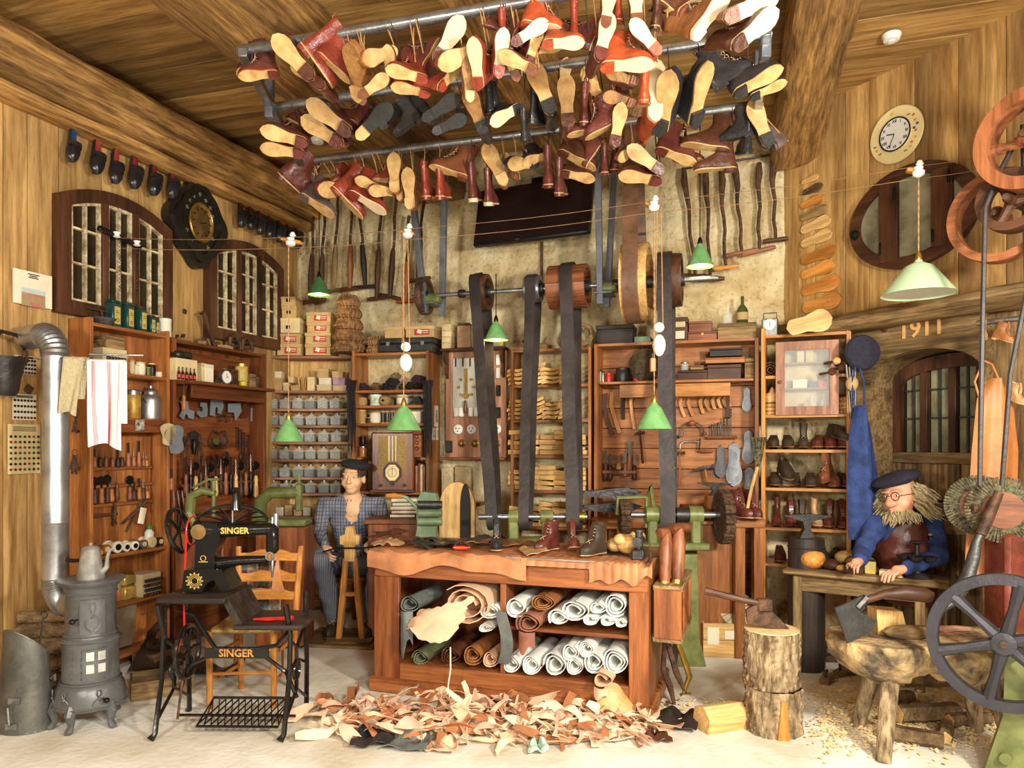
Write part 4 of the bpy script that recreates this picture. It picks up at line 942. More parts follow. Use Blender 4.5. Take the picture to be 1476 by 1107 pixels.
for a,d,c_ in ((100,.78,'y'),(20,.76,'y'),(8,.8,'b'),(-8,.74,'r'),(-25,.8,'y'),(-38,.76,'r'),(-48,.82,'y'),(35,.8,'r'),(205,.8,'y'),(220,.78,'g'),(-62,.78,'g'),(193,.82,'g'),(0,.68,'b'),(48,.72,'g')):
 a=math.radians(a);MB().sph((0,0,0),.011 if c_!='g' else .014,7,4,sy=.3,sz=.8 if c_!='g' else .4).build('painted_flower',{'y':mat('flower_yellow',S(214,176,40),.5,0,.1),'b':mat('flower_blue',S(70,84,150),.5,0,.1),'r':mat('flower_pink',S(200,110,80),.5,0,.1),'g':mat('leaf_green',S(120,140,70),.5,0,.1)}[c_],ck,(math.cos(a)*rc*d,.0,math.sin(a)*rc*d))
def detector(lab,px,py):
 Y=(3.965-CZ)*FX/(HY-py);t=thing('smoke_detector',lab,'smoke detector',((px-CX)/FX*Y,Y,3.965),0)
 MB().lathe([(.03,-.04),(.045,-.035),(.05,-.02),(.055,-.012),(.055,0)],20).build('body',m_white,t);MB().cyl((0,0,-.046),(0,0,-.04),.02,n=12).build('cap',m_white,t)
detector('small white round smoke detector on the ceiling above the clock',1285,50)
detector('small white round detector on the ceiling behind the pipe rack at the window side',458,200)
# SHELF UNITS AND THEIR CONTENTS
def fr2(px0,Y0,px1,Y1):
 a=Vector(((px0-CX)/FX*Y0,Y0));b=Vector(((px1-CX)/FX*Y1,Y1));d=b-a
 f=Fr(a.x,a.y,math.degrees(math.atan2(d.y,d.x)));f.L=d.length; return f
def zat(fr,px,py,v=0): return fr.px(px,py,v)[1]
class It:
 """puts small goods on a shelf: px = picture column of the middle, v = depth behind the frame's front, z = shelf height"""
 def __init__(s,fr,v,z):s.fr,s.v,s.z=fr,v,z
 def m(s,px): return s.fr.mpp(px,s.v)
 def loc(s,px,dz=0): return s.fr.w(s.fr.px(px,640,s.v)[0],s.v,s.z+dz)
def carton(lab,it,px,w,h,m=None,dz=0,d=.2,red=0,lid=1,name='cardboard_box',cat='box',group=None,rot=0):
 k=it.m(px);w*=k;h*=k;t=thing(name,lab,cat,it.loc(px,dz*k),it.fr.a+rot,group);m=m or m_card
 MB().box((0,0,h/2),(w*.96,d*.96,h),ch=.003).build('body',m,t)
 if lid:MB().box((0,0,h-min(.03,h*.3)/2+.001),(w,d,min(.03,h*.3)),ch=.003).build('lid',m,t)
 if red:
  MB().box((w*.08,-d/2-.0008,h*.45),(w*.5,.002,h*.5)).build('label',m_red,t)
  MB().box((w*.0,-d/2-.002,h*.5),(w*.16,.002,h*.34),Matrix.Rotation(.3,3,'Y')).box((w*.2,-d/2-.002,h*.56),(w*.2,.002,h*.08)).box((w*.2,-d/2-.002,h*.38),(w*.2,.002,h*.05)).build('print',m_paper,t)
 return t
def wbox(lab,it,px,w,h,wk='dark',dz=0,d=.12,cat='box',group=None,rot=0,latch=0):
 k=it.m(px);w*=k;h*=k;t=thing('wooden_box',lab,cat,it.loc(px,dz*k),it.fr.a+rot,group)
 MB().box((0,0,h*.38),(w,d,h*.76),ch=.003).build('body',W(wk,'x'),t);MB().box((0,0,h*.88),(w*1.02,d*1.02,h*.22),ch=.003).build('lid',W(wk,'x'),t)
 if latch:MB().cyl((0,-d/2,h*.7),(0,-d/2-.006,h*.7),.009,n=8).build('latch',m_brass,t)
 return t
def tin(lab,it,px,w,h,body,lid,label=None,dz=0,square=0,group=None,cat='tin',name='tin'):
 k=it.m(px);w*=k;h*=k;t=thing(name,lab,cat,it.loc(px,dz*k),it.fr.a+.15*square,group)
 if square:
  MB().box((0,0,h*.45),(w,w*.8,h*.9),ch=.006).build('body',body,t);MB().box((0,0,h*.95),(w*.9,w*.7,h*.1),ch=.004).build('lid',lid,t)
  if label:
   MB().box((0,-w*.4-.001,h*.45),(w*.62,.002,h*.62),ch=.0).build('label',label,t)
   MB().torus((0,0,0),w*.14,.0018,14,4,Matrix.Translation((0,-w*.4-.003,h*.28))@Matrix.Rotation(PI/2,4,'X')).box((0,-w*.4-.003,h*.55),(w*.4,.002,.003)).box((0,-w*.4-.003,h*.62),(w*.34,.002,.003)).build('print',m_black,t)
 else:
  r=w/2;MB().lathe([(r*.97,0),(r,.004),(r,h*.82),(r*.97,h*.84)],20).build('body',body,t);MB().lathe([(r*1.02,0),(r*1.03,h*.14),(r*.9,h*.17),(0,h*.17)],20,(0,0,h*.82)).build('lid',lid,t)
  if label:MB().lathe([(r*1.005,h*.2),(r*1.005,h*.7)],20).build('label',label,t)
 return t
def spool(lab,it,px,w,h,m,dz=0,core=None,group=None,v=None):
 k=it.m(px);r=w*k/2;h*=k;t=thing('thread_spool',lab,'spool',it.loc(px,dz*k),it.fr.a,group)
 MB().lathe([(r,0),(r,h*.08),(r*.8,h*.1),(r*.86,h*.5),(r*.8,h*.9),(r,h*.92),(r,h),(r*.2,h)],14).build('core',core or W('pale','z'),t)
 MB().lathe([(r*.84,h*.1),(r*.95,h*.3),(r*.95,h*.7),(r*.84,h*.9)],14).build('thread',m,t); return t
def bottle(lab,loc,r,h,m,cap=m_black,label=None,rot=0,group=None,neck=.35):
 t=thing('bottle',lab,'bottle',loc,rot,group)
 MB().lathe([(r*.9,0),(r,.006),(r,h*.5),(r*.8,h*.6),(r*neck,h*.74),(r*neck*.85,h*.94),(r*neck*1.15,h*.95),(r*neck*1.1,h)],18).build('body',m,t)
 MB().lathe([(r*neck*.9,h*.99),(r*neck*.95,h*1.05),(0,h*1.05)],12).build('stopper',cap,t)
 if label:MB().lathe([(r*1.012,h*.14),(r*1.012,h*.42)],18).build('label',label,t)
 return t
m_gglass=mat('green_glass',S(92,110,60),.08,0,.1,5,0,trans=.55,rv=0);m_cglass=mat('clear_glass',S(236,242,236),.04,0,.0,5,0,alpha=.28,rv=0,spec=.8);m_bglass=mat('brown_glass',S(60,40,24),.08,0,.1,5,0,trans=.3,rv=0)
def unit(name,lab,fr,u0,u1,d,zs,ztop,zbot,wk,back=None,side=.025,sh=.022,v0=0.0,sides=(1,1),backk=True,planks=0,backbox=None):
 """a shelf unit: side panels, one board per entry of zs (z of its top face), optional back"""
 t=thing(name,lab,'shelf unit',fr.w(u0,v0,0),fr.a);w=u1-u0
 for k,x in enumerate((side/2,w-side/2)):
  if sides[k]:MB().box((x,d/2,(ztop+zbot)/2),(side,d,ztop-zbot),ch=.003).build('side_panel',W(wk,'z'),t)
 for z in zs:MB().box((w/2,d/2+.002,z-sh/2),(w-2*side*.9,d-.004,sh),ch=.002).build('shelf_board',W(wk,'x'),t)
 if backk:
  if planks:
   n=planks
   for k in range(n):
    h=(ztop-zbot-.02)/n;MB().box((w/2,d-.012,zbot+.01+h*(k+.5)),(w-side*1.8,.016,h-.005),ch=.002).build('plank',W(back or wk,'x'),t)
  else:MB().box((w/2,d-.006,(ztop+zbot)/2),(w-.01,.012,ztop-zbot-.01)).build('back_panel',W(back or wk,'z') if not backbox else backbox,t)
 return t
VA=-.195
def la(px,py): return LW.px(px,py,VA)
uA0,uA1=la(134,500)[0],la(245,500)[0]
zA=[la(190,y)[1] for y in (474,539,603,795,866)]
ua=unit('tall_shelf','tall orange-brown shelf on the window wall behind the stove',LW,uA0-.02,uA1,.19,zA[:1]+zA[1:]+[.12],zA[0]+.03,0,'cab',v0=VA)
MB().box(((uA1-uA0)/2,.14,(zA[2]+zA[3])/2-.05),(uA1-uA0-.05,.015,zA[2]-zA[3]-.14)).build('tool_board',W('cab','z'),ua)
MB().box(((uA1-uA0)/2+.01,.012,zA[2]-.05),(uA1-uA0-.03,.02,.085),ch=.003).build('apron',W('cabd','x'),ua)
zslat=[la(190,y)[1] for y in (675,700,727)]
for z in zslat:MB().box(((uA1-uA0)/2,.12,z),(uA1-uA0-.06,.03,.022),ch=.003).build('tool_rail',W('cab','x'),ua)
A0_=It(LW,VA+.09,zA[0]);A1_=It(LW,VA+.08,zA[1]);A2_=It(LW,VA+.09,zA[2]);A3_=It(LW,VA+.08,zA[3]);A4_=It(LW,VA+.09,zA[4])
m_teal=mat('dark_teal_tin',S(46,84,76),.35,.4,.2,10,.05);m_gl=mat('yellow_label',S(206,182,96),.5,0,.15,20,.03)
for i,(px,w,h) in enumerate([(163,18,40),(184,15,40),(203,14,38),(218,10,28),(225,8,24)]):
 tin('green tea tin with yellow label on the tall shelf, %s from stove pipe'%ORD[i],A0_,px,w,h,m_teal,m_teal if i<2 else m_rust,m_gl,square=1,group='tea tins on the tall shelf')
k=A0_.m(240);t=tin('white enamel mug-like can at the end of the tea tins',A0_,238,17,27,m_inner,m_inner)
t=thing('metal_scoop','grey metal funnel-shaped scale pan beside the tea tins','pan',A0_.loc(147,0),LW.a);MB().lathe([(.05,0),(.085,.05),(.08,.05),(.045,.005)],18).build('pan',m_steel,t);MB().cyl((0,0,.03),(0,.0,.1),.006,n=6).build('stem',m_rust,t);MB().box((0,0,.1),(.2,.01,.008)).build('beam',m_rust,t)
wbox('weathered brown block box on the second board of the tall shelf',A1_,157,30,20,'old',dz=32)
cb=carton('open cream cardboard box full of brass cartridges on the tall shelf',A1_,155,42,34,m_cardl,lid=0,d=.14)
def rounds(parent,nx,nz_,r,w,h,y,m,m2):
 for j in range(nz_):
  mb=MB()
  for i in range(nx):mb.lathe([(r,0),(r,.012),(r*.5,.016),(0,.016)],10,(0,0,0),Matrix.Translation((-w/2+r+(w-2*r)*i/(nx-1)+(r*.5 if j%2 else 0),y,r+j*(h-2*r)/max(1,nz_-1)))@Matrix.Rotation(PI/2,4,'X'))
  mb.build('cartridge_row',m if j%2 else m2,parent)
kA=A1_.m(155);rounds(cb,6,3,.011,42*kA*.75,.1,-.072,m_rust,m_iron)
for i,(px,w,h,m,c) in enumerate([(181,9,26,leather('pink_thread',S(176,110,80),.7),'brown'),(190,8,22,m_cardl,'cream'),(197,9,16,m_paper,'white'),(202,15,20,m_paper,'pale string-topped'),(213,8,14,m_green,'green'),(219,11,20,m_black,'black'),(229,14,9,m_paper,'off-white')]):
 spool('%s thread spool on the second board of the tall shelf, %s from the towel'%(c,ORD[i]),A1_,px,w,h,m,group='spools on the tall shelf')
tin('round yellow printed tin beside the milk can',A2_,191,22,42,mat('yellow_tin',S(200,164,60),.4,.2,.3,12,.05,col2=S(150,90,40)),m_steel)
km=A2_.m(216);t=thing('milk_can','grey aluminium milk can with lid and wire handle on the tall shelf','can',A2_.loc(217),LW.a)
r=14.5*km;MB().lathe([(r*.97,0),(r,.006),(r,.135),(r*.92,.155),(r*.62,.175),(r*.6,.19),(r*.7,.2)],24).build('body',m_zinc,t)
MB().lathe([(r*.72,.2),(r*.6,.21),(r*.2,.218),(r*.2,.235),(0,.236)],20).build('lid',m_zinc,t);MB().tube([(math.cos(a)*r*1.12,-.03*math.sin(a)-.01,.15-.06*math.sin(a)) for a in [PI*i/12 for i in range(13)]],.003,5).build('handle',m_iron,t)
solo('postcard','small black and white photograph pinned under the milk can shelf','photograph',MB().box((0,0,0),(.072,.002,.072)),mat('bw_photo',S(200,200,190),.5,0,.5,30,0,col2=S(60,60,56)),LW.w(la(201,614)[0],VA-.004,la(201,613)[1]),LW.a)
def hand_tool(lab,fr,px,py_top,py_bot,v,m_h,kind='awl',group=None,wpx=6.5):
 u,z1_=fr.px(px,py_top,v);z0_=fr.px(px,py_bot,v)[1];k=fr.mpp(px,v);h=z1_-z0_;r=wpx*k/2
 t=thing('hand_tool',lab,'tool',fr.w(u,v,z0_),fr.a,group)
 MB().lathe([(r*.5,0),(r*.95,h*.05),(r,h*.2),(r*.7,h*.4),(r*.85,h*.5),(r*.45,h*.58)],10).build('handle',m_h,t)
 if kind=='awl':MB().cyl((0,0,h*.57),(0,0,h),r*.22,r*.06,6).build('blade',m_steel,t)
 elif kind=='chisel':MB().box((0,0,h*.78),(r*.9,.004,h*.44)).build('blade',m_iron,t)
 elif kind=='wheel':MB().cyl((0,0,h*.57),(0,0,h*.72),r*.4,n=6).lathe([(0,-.006),(r*1.5,-.006),(r*1.7,0),(r*1.5,.006),(0,.006)],12,(0,0,0),Matrix.Translation((0,0,h*.85))@Matrix.Rotation(PI/2,4,'X')).build('head',m_black,t)
 return t
mh=[W('pulley','z'),W('chair','z'),W('dark','z')]
for i,(x,yt,yb,kd,c) in enumerate([(540,580,690,'chisel',0),(572,585,688,'awl',2),(606,580,690,'awl',0),(640,590,688,'awl',0),(672,585,688,'chisel',2),(697,588,685,'awl',2),(732,545,686,'chisel',0),(762,575,684,'awl',0),(792,535,684,'chisel',0),(818,600,682,'awl',0),(833,620,682,'awl',1)]):
 hand_tool('wooden-handled %s in the upper tool rail, %s from the tea towel'%('chisel' if kd=='chisel' else 'awl',ORD[i]),LW,x/3.954,500+yt/3.954,500+yb/3.954,VA+.105,mh[c],kd,'tools in the upper rail',7)
for i,(x,yt,yb,kd,c) in enumerate([(540,745,900,'wheel',2),(578,740,895,'wheel',0),(612,730,892,'wheel',2),(636,755,885,'awl',1),(666,700,882,'awl',0),(740,738,876,'wheel',0),(764,768,872,'chisel',2),(793,748,872,'chisel',1),(816,752,872,'awl',2),(838,790,866,'awl',1)]):
 hand_tool('dark-headed hand tool in the lower tool rail, %s from the stove pipe'%ORD[i],LW,x/3.954,500+yt/3.954,500+yb/3.954,VA+.105,mh[c],kd,'tools in the lower rail',8)
def hammer(lab,fr,pxh,pyh,pxe,pye,v,head=.11,rh=.013,m=None,name='hammer',cat='hammer',hm=None,rr=.009):
 """head at (pxh, pyh), handle end at (pxe, pye)"""
 u0,z0_=fr.px(pxh,pyh,v);u1,z1_=fr.px(pxe,pye,v);t=thing(name,lab,cat,fr.w(u0,v,z0_),fr.a)
 d=Vector((u1-u0,0,z1_-z0_));L=d.length;dn=d.normalized();pn=Vector((-dn.z,0,dn.x))
 MB().tube([-dn*.02,d*.1,d*.6,d*.95,d],[rr,rr*.85,rr*1.1,rr*1.25,rr*.9],8).build('handle',m or W('chair','z'),t)
 MB().tube([-pn*head*.55+dn*.012,-pn*head*.3,Vector(),pn*head*.28,pn*head*.32,pn*head*.42],[rh*.25,rh*.7,rh,rh*.8,rh*1.15,rh*1.15],8).build('head',hm or m_rust,t); return t
hammer('dark cobbler hammer hanging sideways below the tool rails',LW,165,741,131,744,VA+.1,.17,.015,W('dark','x'))
t=thing('pliers','old long-armed pliers with a pale tag below the tool rails','pliers',LW.w(LW.px(200,735,VA+.1)[0],VA+.09,LW.px(200,735,VA)[1]),LW.a)
MB().tube([(.05,0,.05),(.0,0,0),(-.14,0,-.09)],[.014,.012,.007],6).tube([(.02,.01,.07),(0,.01,0),(-.1,.01,-.15)],[.012,.012,.007],6).build('arm',m_rust,t)
MB().box((.0,-.02,-.05),(.05,.003,.11),Matrix.Rotation(.25,3,'Y')).build('tag',m_paper,t)
t=thing('glue_bottle','white plastic bottle with a green cap on the shelf beside spools','bottle',It(LW,VA+.07,zA[3]).loc(215),LW.a)
MB().lathe([(.026,0),(.03,.006),(.03,.1),(.014,.125)],16).build('body',m_white,t);MB().lathe([(.016,.12),(.015,.15),(0,.15)],12).build('cap',mat('green_cap',S(40,160,70),.4),t)
for i,(px,w,m) in enumerate([(137,9,mat('yellow_reel',S(206,170,50),.5)),(146,15,mat('orange_reel',S(190,110,40),.5)),(162,17,m_paper),(175,13,m_paper),(187,13,m_paper),(200,13,m_steel),(212,15,m_cardl),(224,13,m_iron)]):
 kk=A3_.m(px);r=w*kk/2;t=thing('thread_reel','%s reel lying end-on on the reel shelf, %s from the kettle'%(['yellow','orange','black and white','white','white-rimmed','grey metal','cream','dark grey'][i],ORD[i]),'reel',A3_.loc(px,r),LW.a,'reels above the stove')
 MB().lathe([(0,-.05),(r,-.05),(r,-.035),(r*.8,-.03),(r*.8,.03),(r,.035),(r,.05),(0,.05)],16,(0,0,0),RXm).build('body',m,t)
 MB().cyl((0,-.052,0),(0,-.056,0),r*.55,n=12).build('end_print',m_black if i in (2,3,4) else m_cardl,t)
cb=carton('open white box of cartridges on the lowest board behind the stove',A4_,207,36,32,m_cardl,lid=0,d=.15);rounds(cb,6,4,.012,.15,.12,-.078,m_iron,m_rust)
for i,(px,dz,h) in enumerate([(181,0,20),(180,21,16)]):tin(['small gold hexagonal tin behind the kettle','upper gold tin stacked behind the kettle'][i],A4_,px,22,h,mat('gold_tin',S(196,160,84),.4,.4,.3,14,.05),m_brass,dz=dz,square=1)
tin('narrow painted red and green tin behind the stove',A4_,170,9,26,mat('painted_tin',S(90,120,60),.4,0,.6,20,0,col2=S(180,60,40)),m_green)
solo('metal_sheet','grey sheet of leather leaning inside the lowest bay of the tall shelf','sheet',MB().box((0,0,.16),(.22,.012,.3),Matrix.Rotation(.15,3,'X'),ch=.004),mat('greybrown_sheet',S(138,118,96),.6,0,.2),LW.w(la(187,940)[0],VA+.08,.125),LW.a)
for i,(px,py,n) in enumerate([(110,606,4),(108,665,7)]):
 p=LW.w(uA0-.02,0,0);fS=Fr(*(LW.w(uA0-.022,0,0)).xy,math.degrees(LW.a)-90);fS.U=-LW.V;fS.V=LW.U.copy();fS.a=LW.a-PI/2
 uu,zz=fS.px(px,py-12,-.012);t=thing('key_bunch',['upper bunch of old rusty keys on the shelf side','lower bunch of old rusty keys on the shelf side'][i],'keys',fS.w(uu,-.014,zz),fS.a)
 MB().torus((0,0,0),.022,.002,14,5,RXm).build('ring',m_rust,t)
 for j in range(n):
  a=(j-n/2)*.14;L=.07+.03*rnd.random();d=Vector((math.sin(a),0,-math.cos(a)))
  mb=MB().torus((0,0,0),.009,.0025,10,4,Matrix.Translation(d*.026+Vector((0,-.004*j*.3,0)))@RXm);mb.cyl(d*.035,d*(.035+L),.003,n=5);e=d*(.035+L*.9);mb.box(e+Vector((.008,0,0)),(.014,.003,.014));mb.build('key',m_rust,t)
VB=-.10
def lb_(px,py,v=VB): return LW.px(px,py,v)
uB0,uB1=LW.px(246,500,-.19)[0]+.02,LW.px(383,500,-.19)[0]
zB=la(300,497)[1];zBs=LW.px(300,552,-.24)[1]
ub_=unit('tool_cabinet','dark orange tool cabinet in the corner under the second window',LW,uB0,uB1,.19,[zB],zB+.005,0,'cabd',v0=-.195,side=.03)
wB=uB1-uB0
MB().box((wB/2,.02,zBs-.012),(wB-.07,.28,.024),ch=.004).build('shelf_board',W('cabd','x'),ub_);MB().box((wB/2+.03,-.03,zBs-.07),(wB-.2,.02,.095),ch=.004).build('apron',W('cabd','x'),ub_)
for q in (.12,wB-.12):MB().prism([(0,0),(-.15,0),(-.13,-.06),(-.05,-.1),(-.03,-.2),(0,-.22)],-.012,.012,Matrix.Translation((q,.15,zBs-.025))@Matrix.Rotation(PI/2,4,'Z')).build('bracket',W('cabd','z'),ub_)
for k in range(9):MB().box((wB/2,.17,.05+(zB-.1)*(k+.5)/9),(wB-.06,.012,(zB-.1)/9-.006),ch=.002).build('plank',W('cabd','x'),ub_)
B0_=It(LW,-.11,zB);B1_=It(LW,-.20,zBs)
def plane(lab,it,px,w,tilt=0,group=None):
 k=it.m(px)*w;t=thing('wood_plane',lab,'plane',it.loc(px,0),it.fr.a+tilt,group)
 MB().prism([(-.5*k,0),(.5*k,0),(.5*k,.2*k),(.1*k,.26*k),(-.5*k,.22*k)],-.03,.03).build('body',W('old','x'),t)
 MB().prism([(-.05*k,.2*k),(.06*k,.22*k),(.2*k,.5*k),(.1*k,.52*k)],-.015,.015).build('wedge',W('dark','z'),t)
 MB().tube([(-.42*k,0,.2*k),(-.4*k,0,.38*k),(-.3*k,0,.4*k),(-.3*k,0,.2*k)],.01,6).build('handle',W('dark','z'),t); return t
plane('small dark wooden plane on the cabinet top by the white can',B0_,262,24);plane('leaning wooden plane with an iron screw on the cabinet top',B0_,294,26,.6)
plane('wooden plane with a pale body under the second window',B0_,322,24,-.3)
t=thing('wood_clamp','brown turned wooden screw clamp standing under the second window','clamp',B0_.loc(300),LW.a)
MB().tube([(.07,0,.0),(.0,0,.14),(-.03,0,.22),(-.05,0,.26)],[.02,.016,.022,.012],8).build('screw',W('dark','z'),t);MB().tube([(-.08,0,.24),(-.02,0,.27)],.012,6).build('bar',W('dark','x'),t)
for i,px in enumerate((338,356)):
 t=thing('iron_tool','heap-like rusty iron clamp on the corner cabinet top, %s from the plane'%ORD[i],'clamp',B0_.loc(px),LW.a)
 MB().tube([(-.06,0,.02),(-.05,0,.1),(0,0,.13),(.05,0,.09),(.07,0,.02)],[.015,.02,.016,.022,.012],7).build('frame',m_rust,t);MB().cyl((-.08,0,.03),(.08,0,.05),.01,n=7).build('screw',m_rust,t)
carton('open white box of little brown bottles on the bracketed shelf',B1_,262,42,31,m_cardl,lid=0,d=.1,name='cardboard_box')
for i in range(5):bottle('little brown glass bottle with a paper label in the white box, %s from the wall'%ORD[i],LW.w(LW.px(258+i*5.6,600,-.27)[0],-.27,zBs+.001),.0105,.085,m_bglass,m_black,m_redp,LW.a,'little bottles in the white box')
t=thing('whetstone','dark grey stone block on the box of little bottles','stone',B1_.loc(262,.155),LW.a);MB().box((0,0,.028),(.15,.08,.055),ch=.015).build('block',m_iron,t)
carton('cream packet on the bracketed shelf beside the alarm clock',B1_,297,17,27,m_paper,red=0,d=.07);carton('small cream packet behind the alarm clock',B1_,290,9,28,m_cardl,d=.06)
def alarm(lab,it,px,r,dial,body):
 k=it.m(px);r*=k;t=thing('alarm_clock',lab,'clock',it.loc(px),it.fr.a)
 T=Matrix.Translation((0,0,r*1.1))@RXm
 MB().lathe([(0,-.025),(r*.95,-.025),(r,-.01),(r,.02),(r*1.04,.028),(r*.9,.03),(r*.88,.024),(0,.024)],24,(0,0,0),T).build('case',body,t)
 MB().cyl((0,-.0245,r*1.1),(0,-.026,r*1.1),r*.85,n=24).build('dial',dial,t)
 MB().box((0,-.028,r*1.3),(.003,.002,r*.6)).box((r*.2,-.028,r*1.1),(r*.4,.002,.003)).build('hand',m_black,t)
 for s_ in (-1,1):MB().cyl((s_*r*.5,0,r*.3),(s_*r*.7,0,0),.004,n=6).build('foot',body,t)
 MB().lathe([(r*.35,0),(r*.3,r*.2),(0,r*.3)],12,(0,0,r*2.15)).build('bell',body,t); return t
alarm('nickel alarm clock with a bell on the bracketed shelf',B1_,323,10.5,m_white,m_steel)
tin('round yellow printed tin standing on edge on the bracketed shelf',B1_,348,18,26,m_gl,m_brass,dz=8);tin('small yellow and green tin under the round tin',B1_,350,12,9,mat('ygtin',S(220,190,40),.4),m_gl)
wbox('small dark box between the clock and the yellow tin',B1_,311,10,9,'dark',d=.05);wbox('small brown drawer box at the end of the bracketed shelf',B1_,360,11,20,'old',d=.07);tin('small rusty tin at the corner of the bracketed shelf',B1_,369,11,17,m_rust,m_rust)
wbox('dark wooden box behind the round yellow tin',B1_,335,12,24,'dark',d=.06)
m_patt=mat('grey_board',S(126,130,138),.7,0,.1,20,.05);VT=-.075
def pattern(lab,fr,px,py,sz,shape,v,m=m_patt,group=None,rot=0,name='shoe_pattern'):
 u,z=fr.px(px,py,v);k=sz*fr.mpp(px,v)
 S_={'L':[(-.5,.5),(.0,.55),(.1,.1),(.5,.0),(.45,-.45),(.1,-.4),(-.1,-.1),(-.3,-.5),(-.6,-.3),(-.35,.1)],'C':[(-.1,.5),(.4,.5),(.5,.1),(.45,-.4),(-.1,-.5),(-.45,-.25),(-.4,-.05),(.05,-.1),(.1,.15),(-.15,.25)],
          'U':[(-.5,.5),(.5,.5),(.55,.1),(.35,-.35),(.1,-.3),(.1,.0),(-.05,.1),(-.15,-.1),(-.15,-.5),(-.55,-.45)],'W':[(-.5,.4),(.5,.5),(.6,.0),(.1,-.55),(.0,-.1),(-.5,-.1)],'S':[(xx*9,-(yy)*3.4) for xx,yy in sole_pts(0,1,1)]}[shape]
 return solo(name,lab,'pattern',MB().prism([(x*k,z_*k) for x,z_ in S_],-.0035,.0035),m,fr.w(u,v,z),0,group)
for i,(x,y,s_,sh) in enumerate([(1068,365,26,'L'),(1150,360,22,'C'),(1235,350,24,'U'),(1335,365,25,'W'),(1458,390,20,'U')]):
 o=pattern('grey board pattern hanging under the bracketed shelf, %s from the window end'%ORD[i],LW,x/3.954,500+y/3.954,s_,sh,VT,group='grey patterns in the corner');o.rotation_euler=(0,0,LW.a)
for i,(x,y,s_,m) in enumerate([(958,500,34,m_cardl),(998,530,44,m_patt)]):
 o=pattern(['cream numbered insole pattern hanging beside the tea towel','grey sole pattern hanging at the cabinet edge'][i],LW,x/3.954,500+y/3.954,s_,'S',-.21,m);o.rotation_euler=Euler((0,-.25*i,LW.a),'XYZ')
text('number','25',.05,m_black,o,(0,-.005,0)) if 0 else None
def pliersV(lab,fr,px,py0,py1,v,m=m_rust,group=None,spread=.03,name='pliers'):
 u,z1_=fr.px(px,py0,v);z0_=fr.px(px,py1,v)[1];h=z1_-z0_;t=thing(name,lab,'pliers',fr.w(u,v,z0_),fr.a,group)
 for s_ in (-1,1):MB().tube([(s_*spread*.8,0,0),(s_*spread,0,h*.3),(s_*.006,s_*.004,h*.66),(-s_*.014,s_*.004,h*.82),(-s_*.004,0,h)],[.006,.007,.009,.01,.006],6).build('arm',m,t)
 MB().cyl((0,-.012,h*.67),(0,.012,h*.67),.01,n=8).build('rivet',m_iron,t); return t
for i,(x,y0,y1) in enumerate([(1062,510,660),(1142,500,655)]):pliersV('long rusty pliers on the corner tool board, %s from the half-moon knife'%ORD[1-i],LW,x/3.954,500+y0/3.954,500+y1/3.954,VT,group='pliers on the corner board')
t=thing('half_moon_knife','half-moon leather knife with black handle on the corner tool board','knife',LW.w(LW.px(280,627,VT)[0],VT,LW.px(280,627,VT)[1]),LW.a)
MB().prism([(-.075,-.045),(.0,-.03),(.075,-.045),(.05,.01),(0,.035),(-.05,.01)],-.002,.002).build('blade',m_iron,t);MB().lathe([(.01,-.03),(.018,-.06),(.02,-.1),(.012,-.14),(0,-.15)][::-1],10).build('handle',m_black,t)
for i,x in enumerate((1358,1376,1393,1418,1446,1475)):
 t=thing('file','thin dark file hanging in the row beside the corner, %s from the rack'%ORD[i],'file',LW.w(LW.px(x/3.954,640,VT)[0],VT,LW.px(x/3.954,500+(590+i*14)/3.954,VT)[1]),LW.a,'files hanging in the corner')
 MB().prism([(-.006,.0),(.006,.0),(.008,.14),(.003,.19),(-.003,.19),(-.008,.14)],-.003,.003).build('blade',m_iron,t);MB().cyl((0,-.004,.185),(0,.03,.185),.004,n=6).build('nail',m_black,t)
t=thing('buckle_frame','hanging iron frame with two round lids on the corner tool board','frame',LW.w(LW.px(316,632,VT)[0],VT,LW.px(316,632,VT)[1]),LW.a)
MB().tube([(-.1,0,-.02),(-.06,0,.06),(0,0,.04),(.06,0,.06),(.1,0,-.02),(.08,0,-.07),(-.08,0,-.07)],.007,6,closed=True).build('frame',m_rust,t)
for s_,m in ((-1,m_green),(1,m_steel)):MB().cyl((s_*.035,-.006,-.02),(s_*.035,.006,-.02),.03,n=16).build('disc',m,t)
t=thing('snaffle_bit','rusty iron bit hanging above the framed discs','bit',LW.w(LW.px(323,604,VT)[0],VT,LW.px(323,604,VT)[1]),LW.a)
for s_ in (-1,1):MB().torus((s_*.04,0,0),.02,.005,14,6,Matrix.Rotation(PI/2,4,'X')).build('ring',m_rust,t)
MB().tube([(-.04,0,.02),(0,0,.035),(.04,0,.02)],.006,6).build('bar',m_rust,t)
for i,(x,y) in enumerate(((1200,655),(1235,650),(1290,632),(1385,630))):
 t=thing('harness_buckle','dark leather buckle loop on the corner tool board, %s from the pliers'%ORD[i],'buckle',LW.w(LW.px(x/3.954,640,VT)[0],VT,LW.px(x/3.954,500+y/3.954,VT)[1]),LW.a,'buckle loops on the corner board')
 MB().torus((0,0,0),.026,.009,16,6,Matrix.Scale(1.5,4,(0,0,1))@RXm).build('loop',leather('dk',S(84,50,38)),t);MB().box((0,-.005,.0),(.05,.006,.006)).build('pin',m_iron,t)
zR_=LW.px(310,697,-.14)[1]
t=thing('tool_rack','red-brown wooden tool rack bar on the corner board behind the sewing machine','rack',LW.w(LW.px(262,640,-.14)[0],-.14,zR_),LW.a);LR=LW.px(372,640,-.14)[0]-LW.px(262,640,-.14)[0]
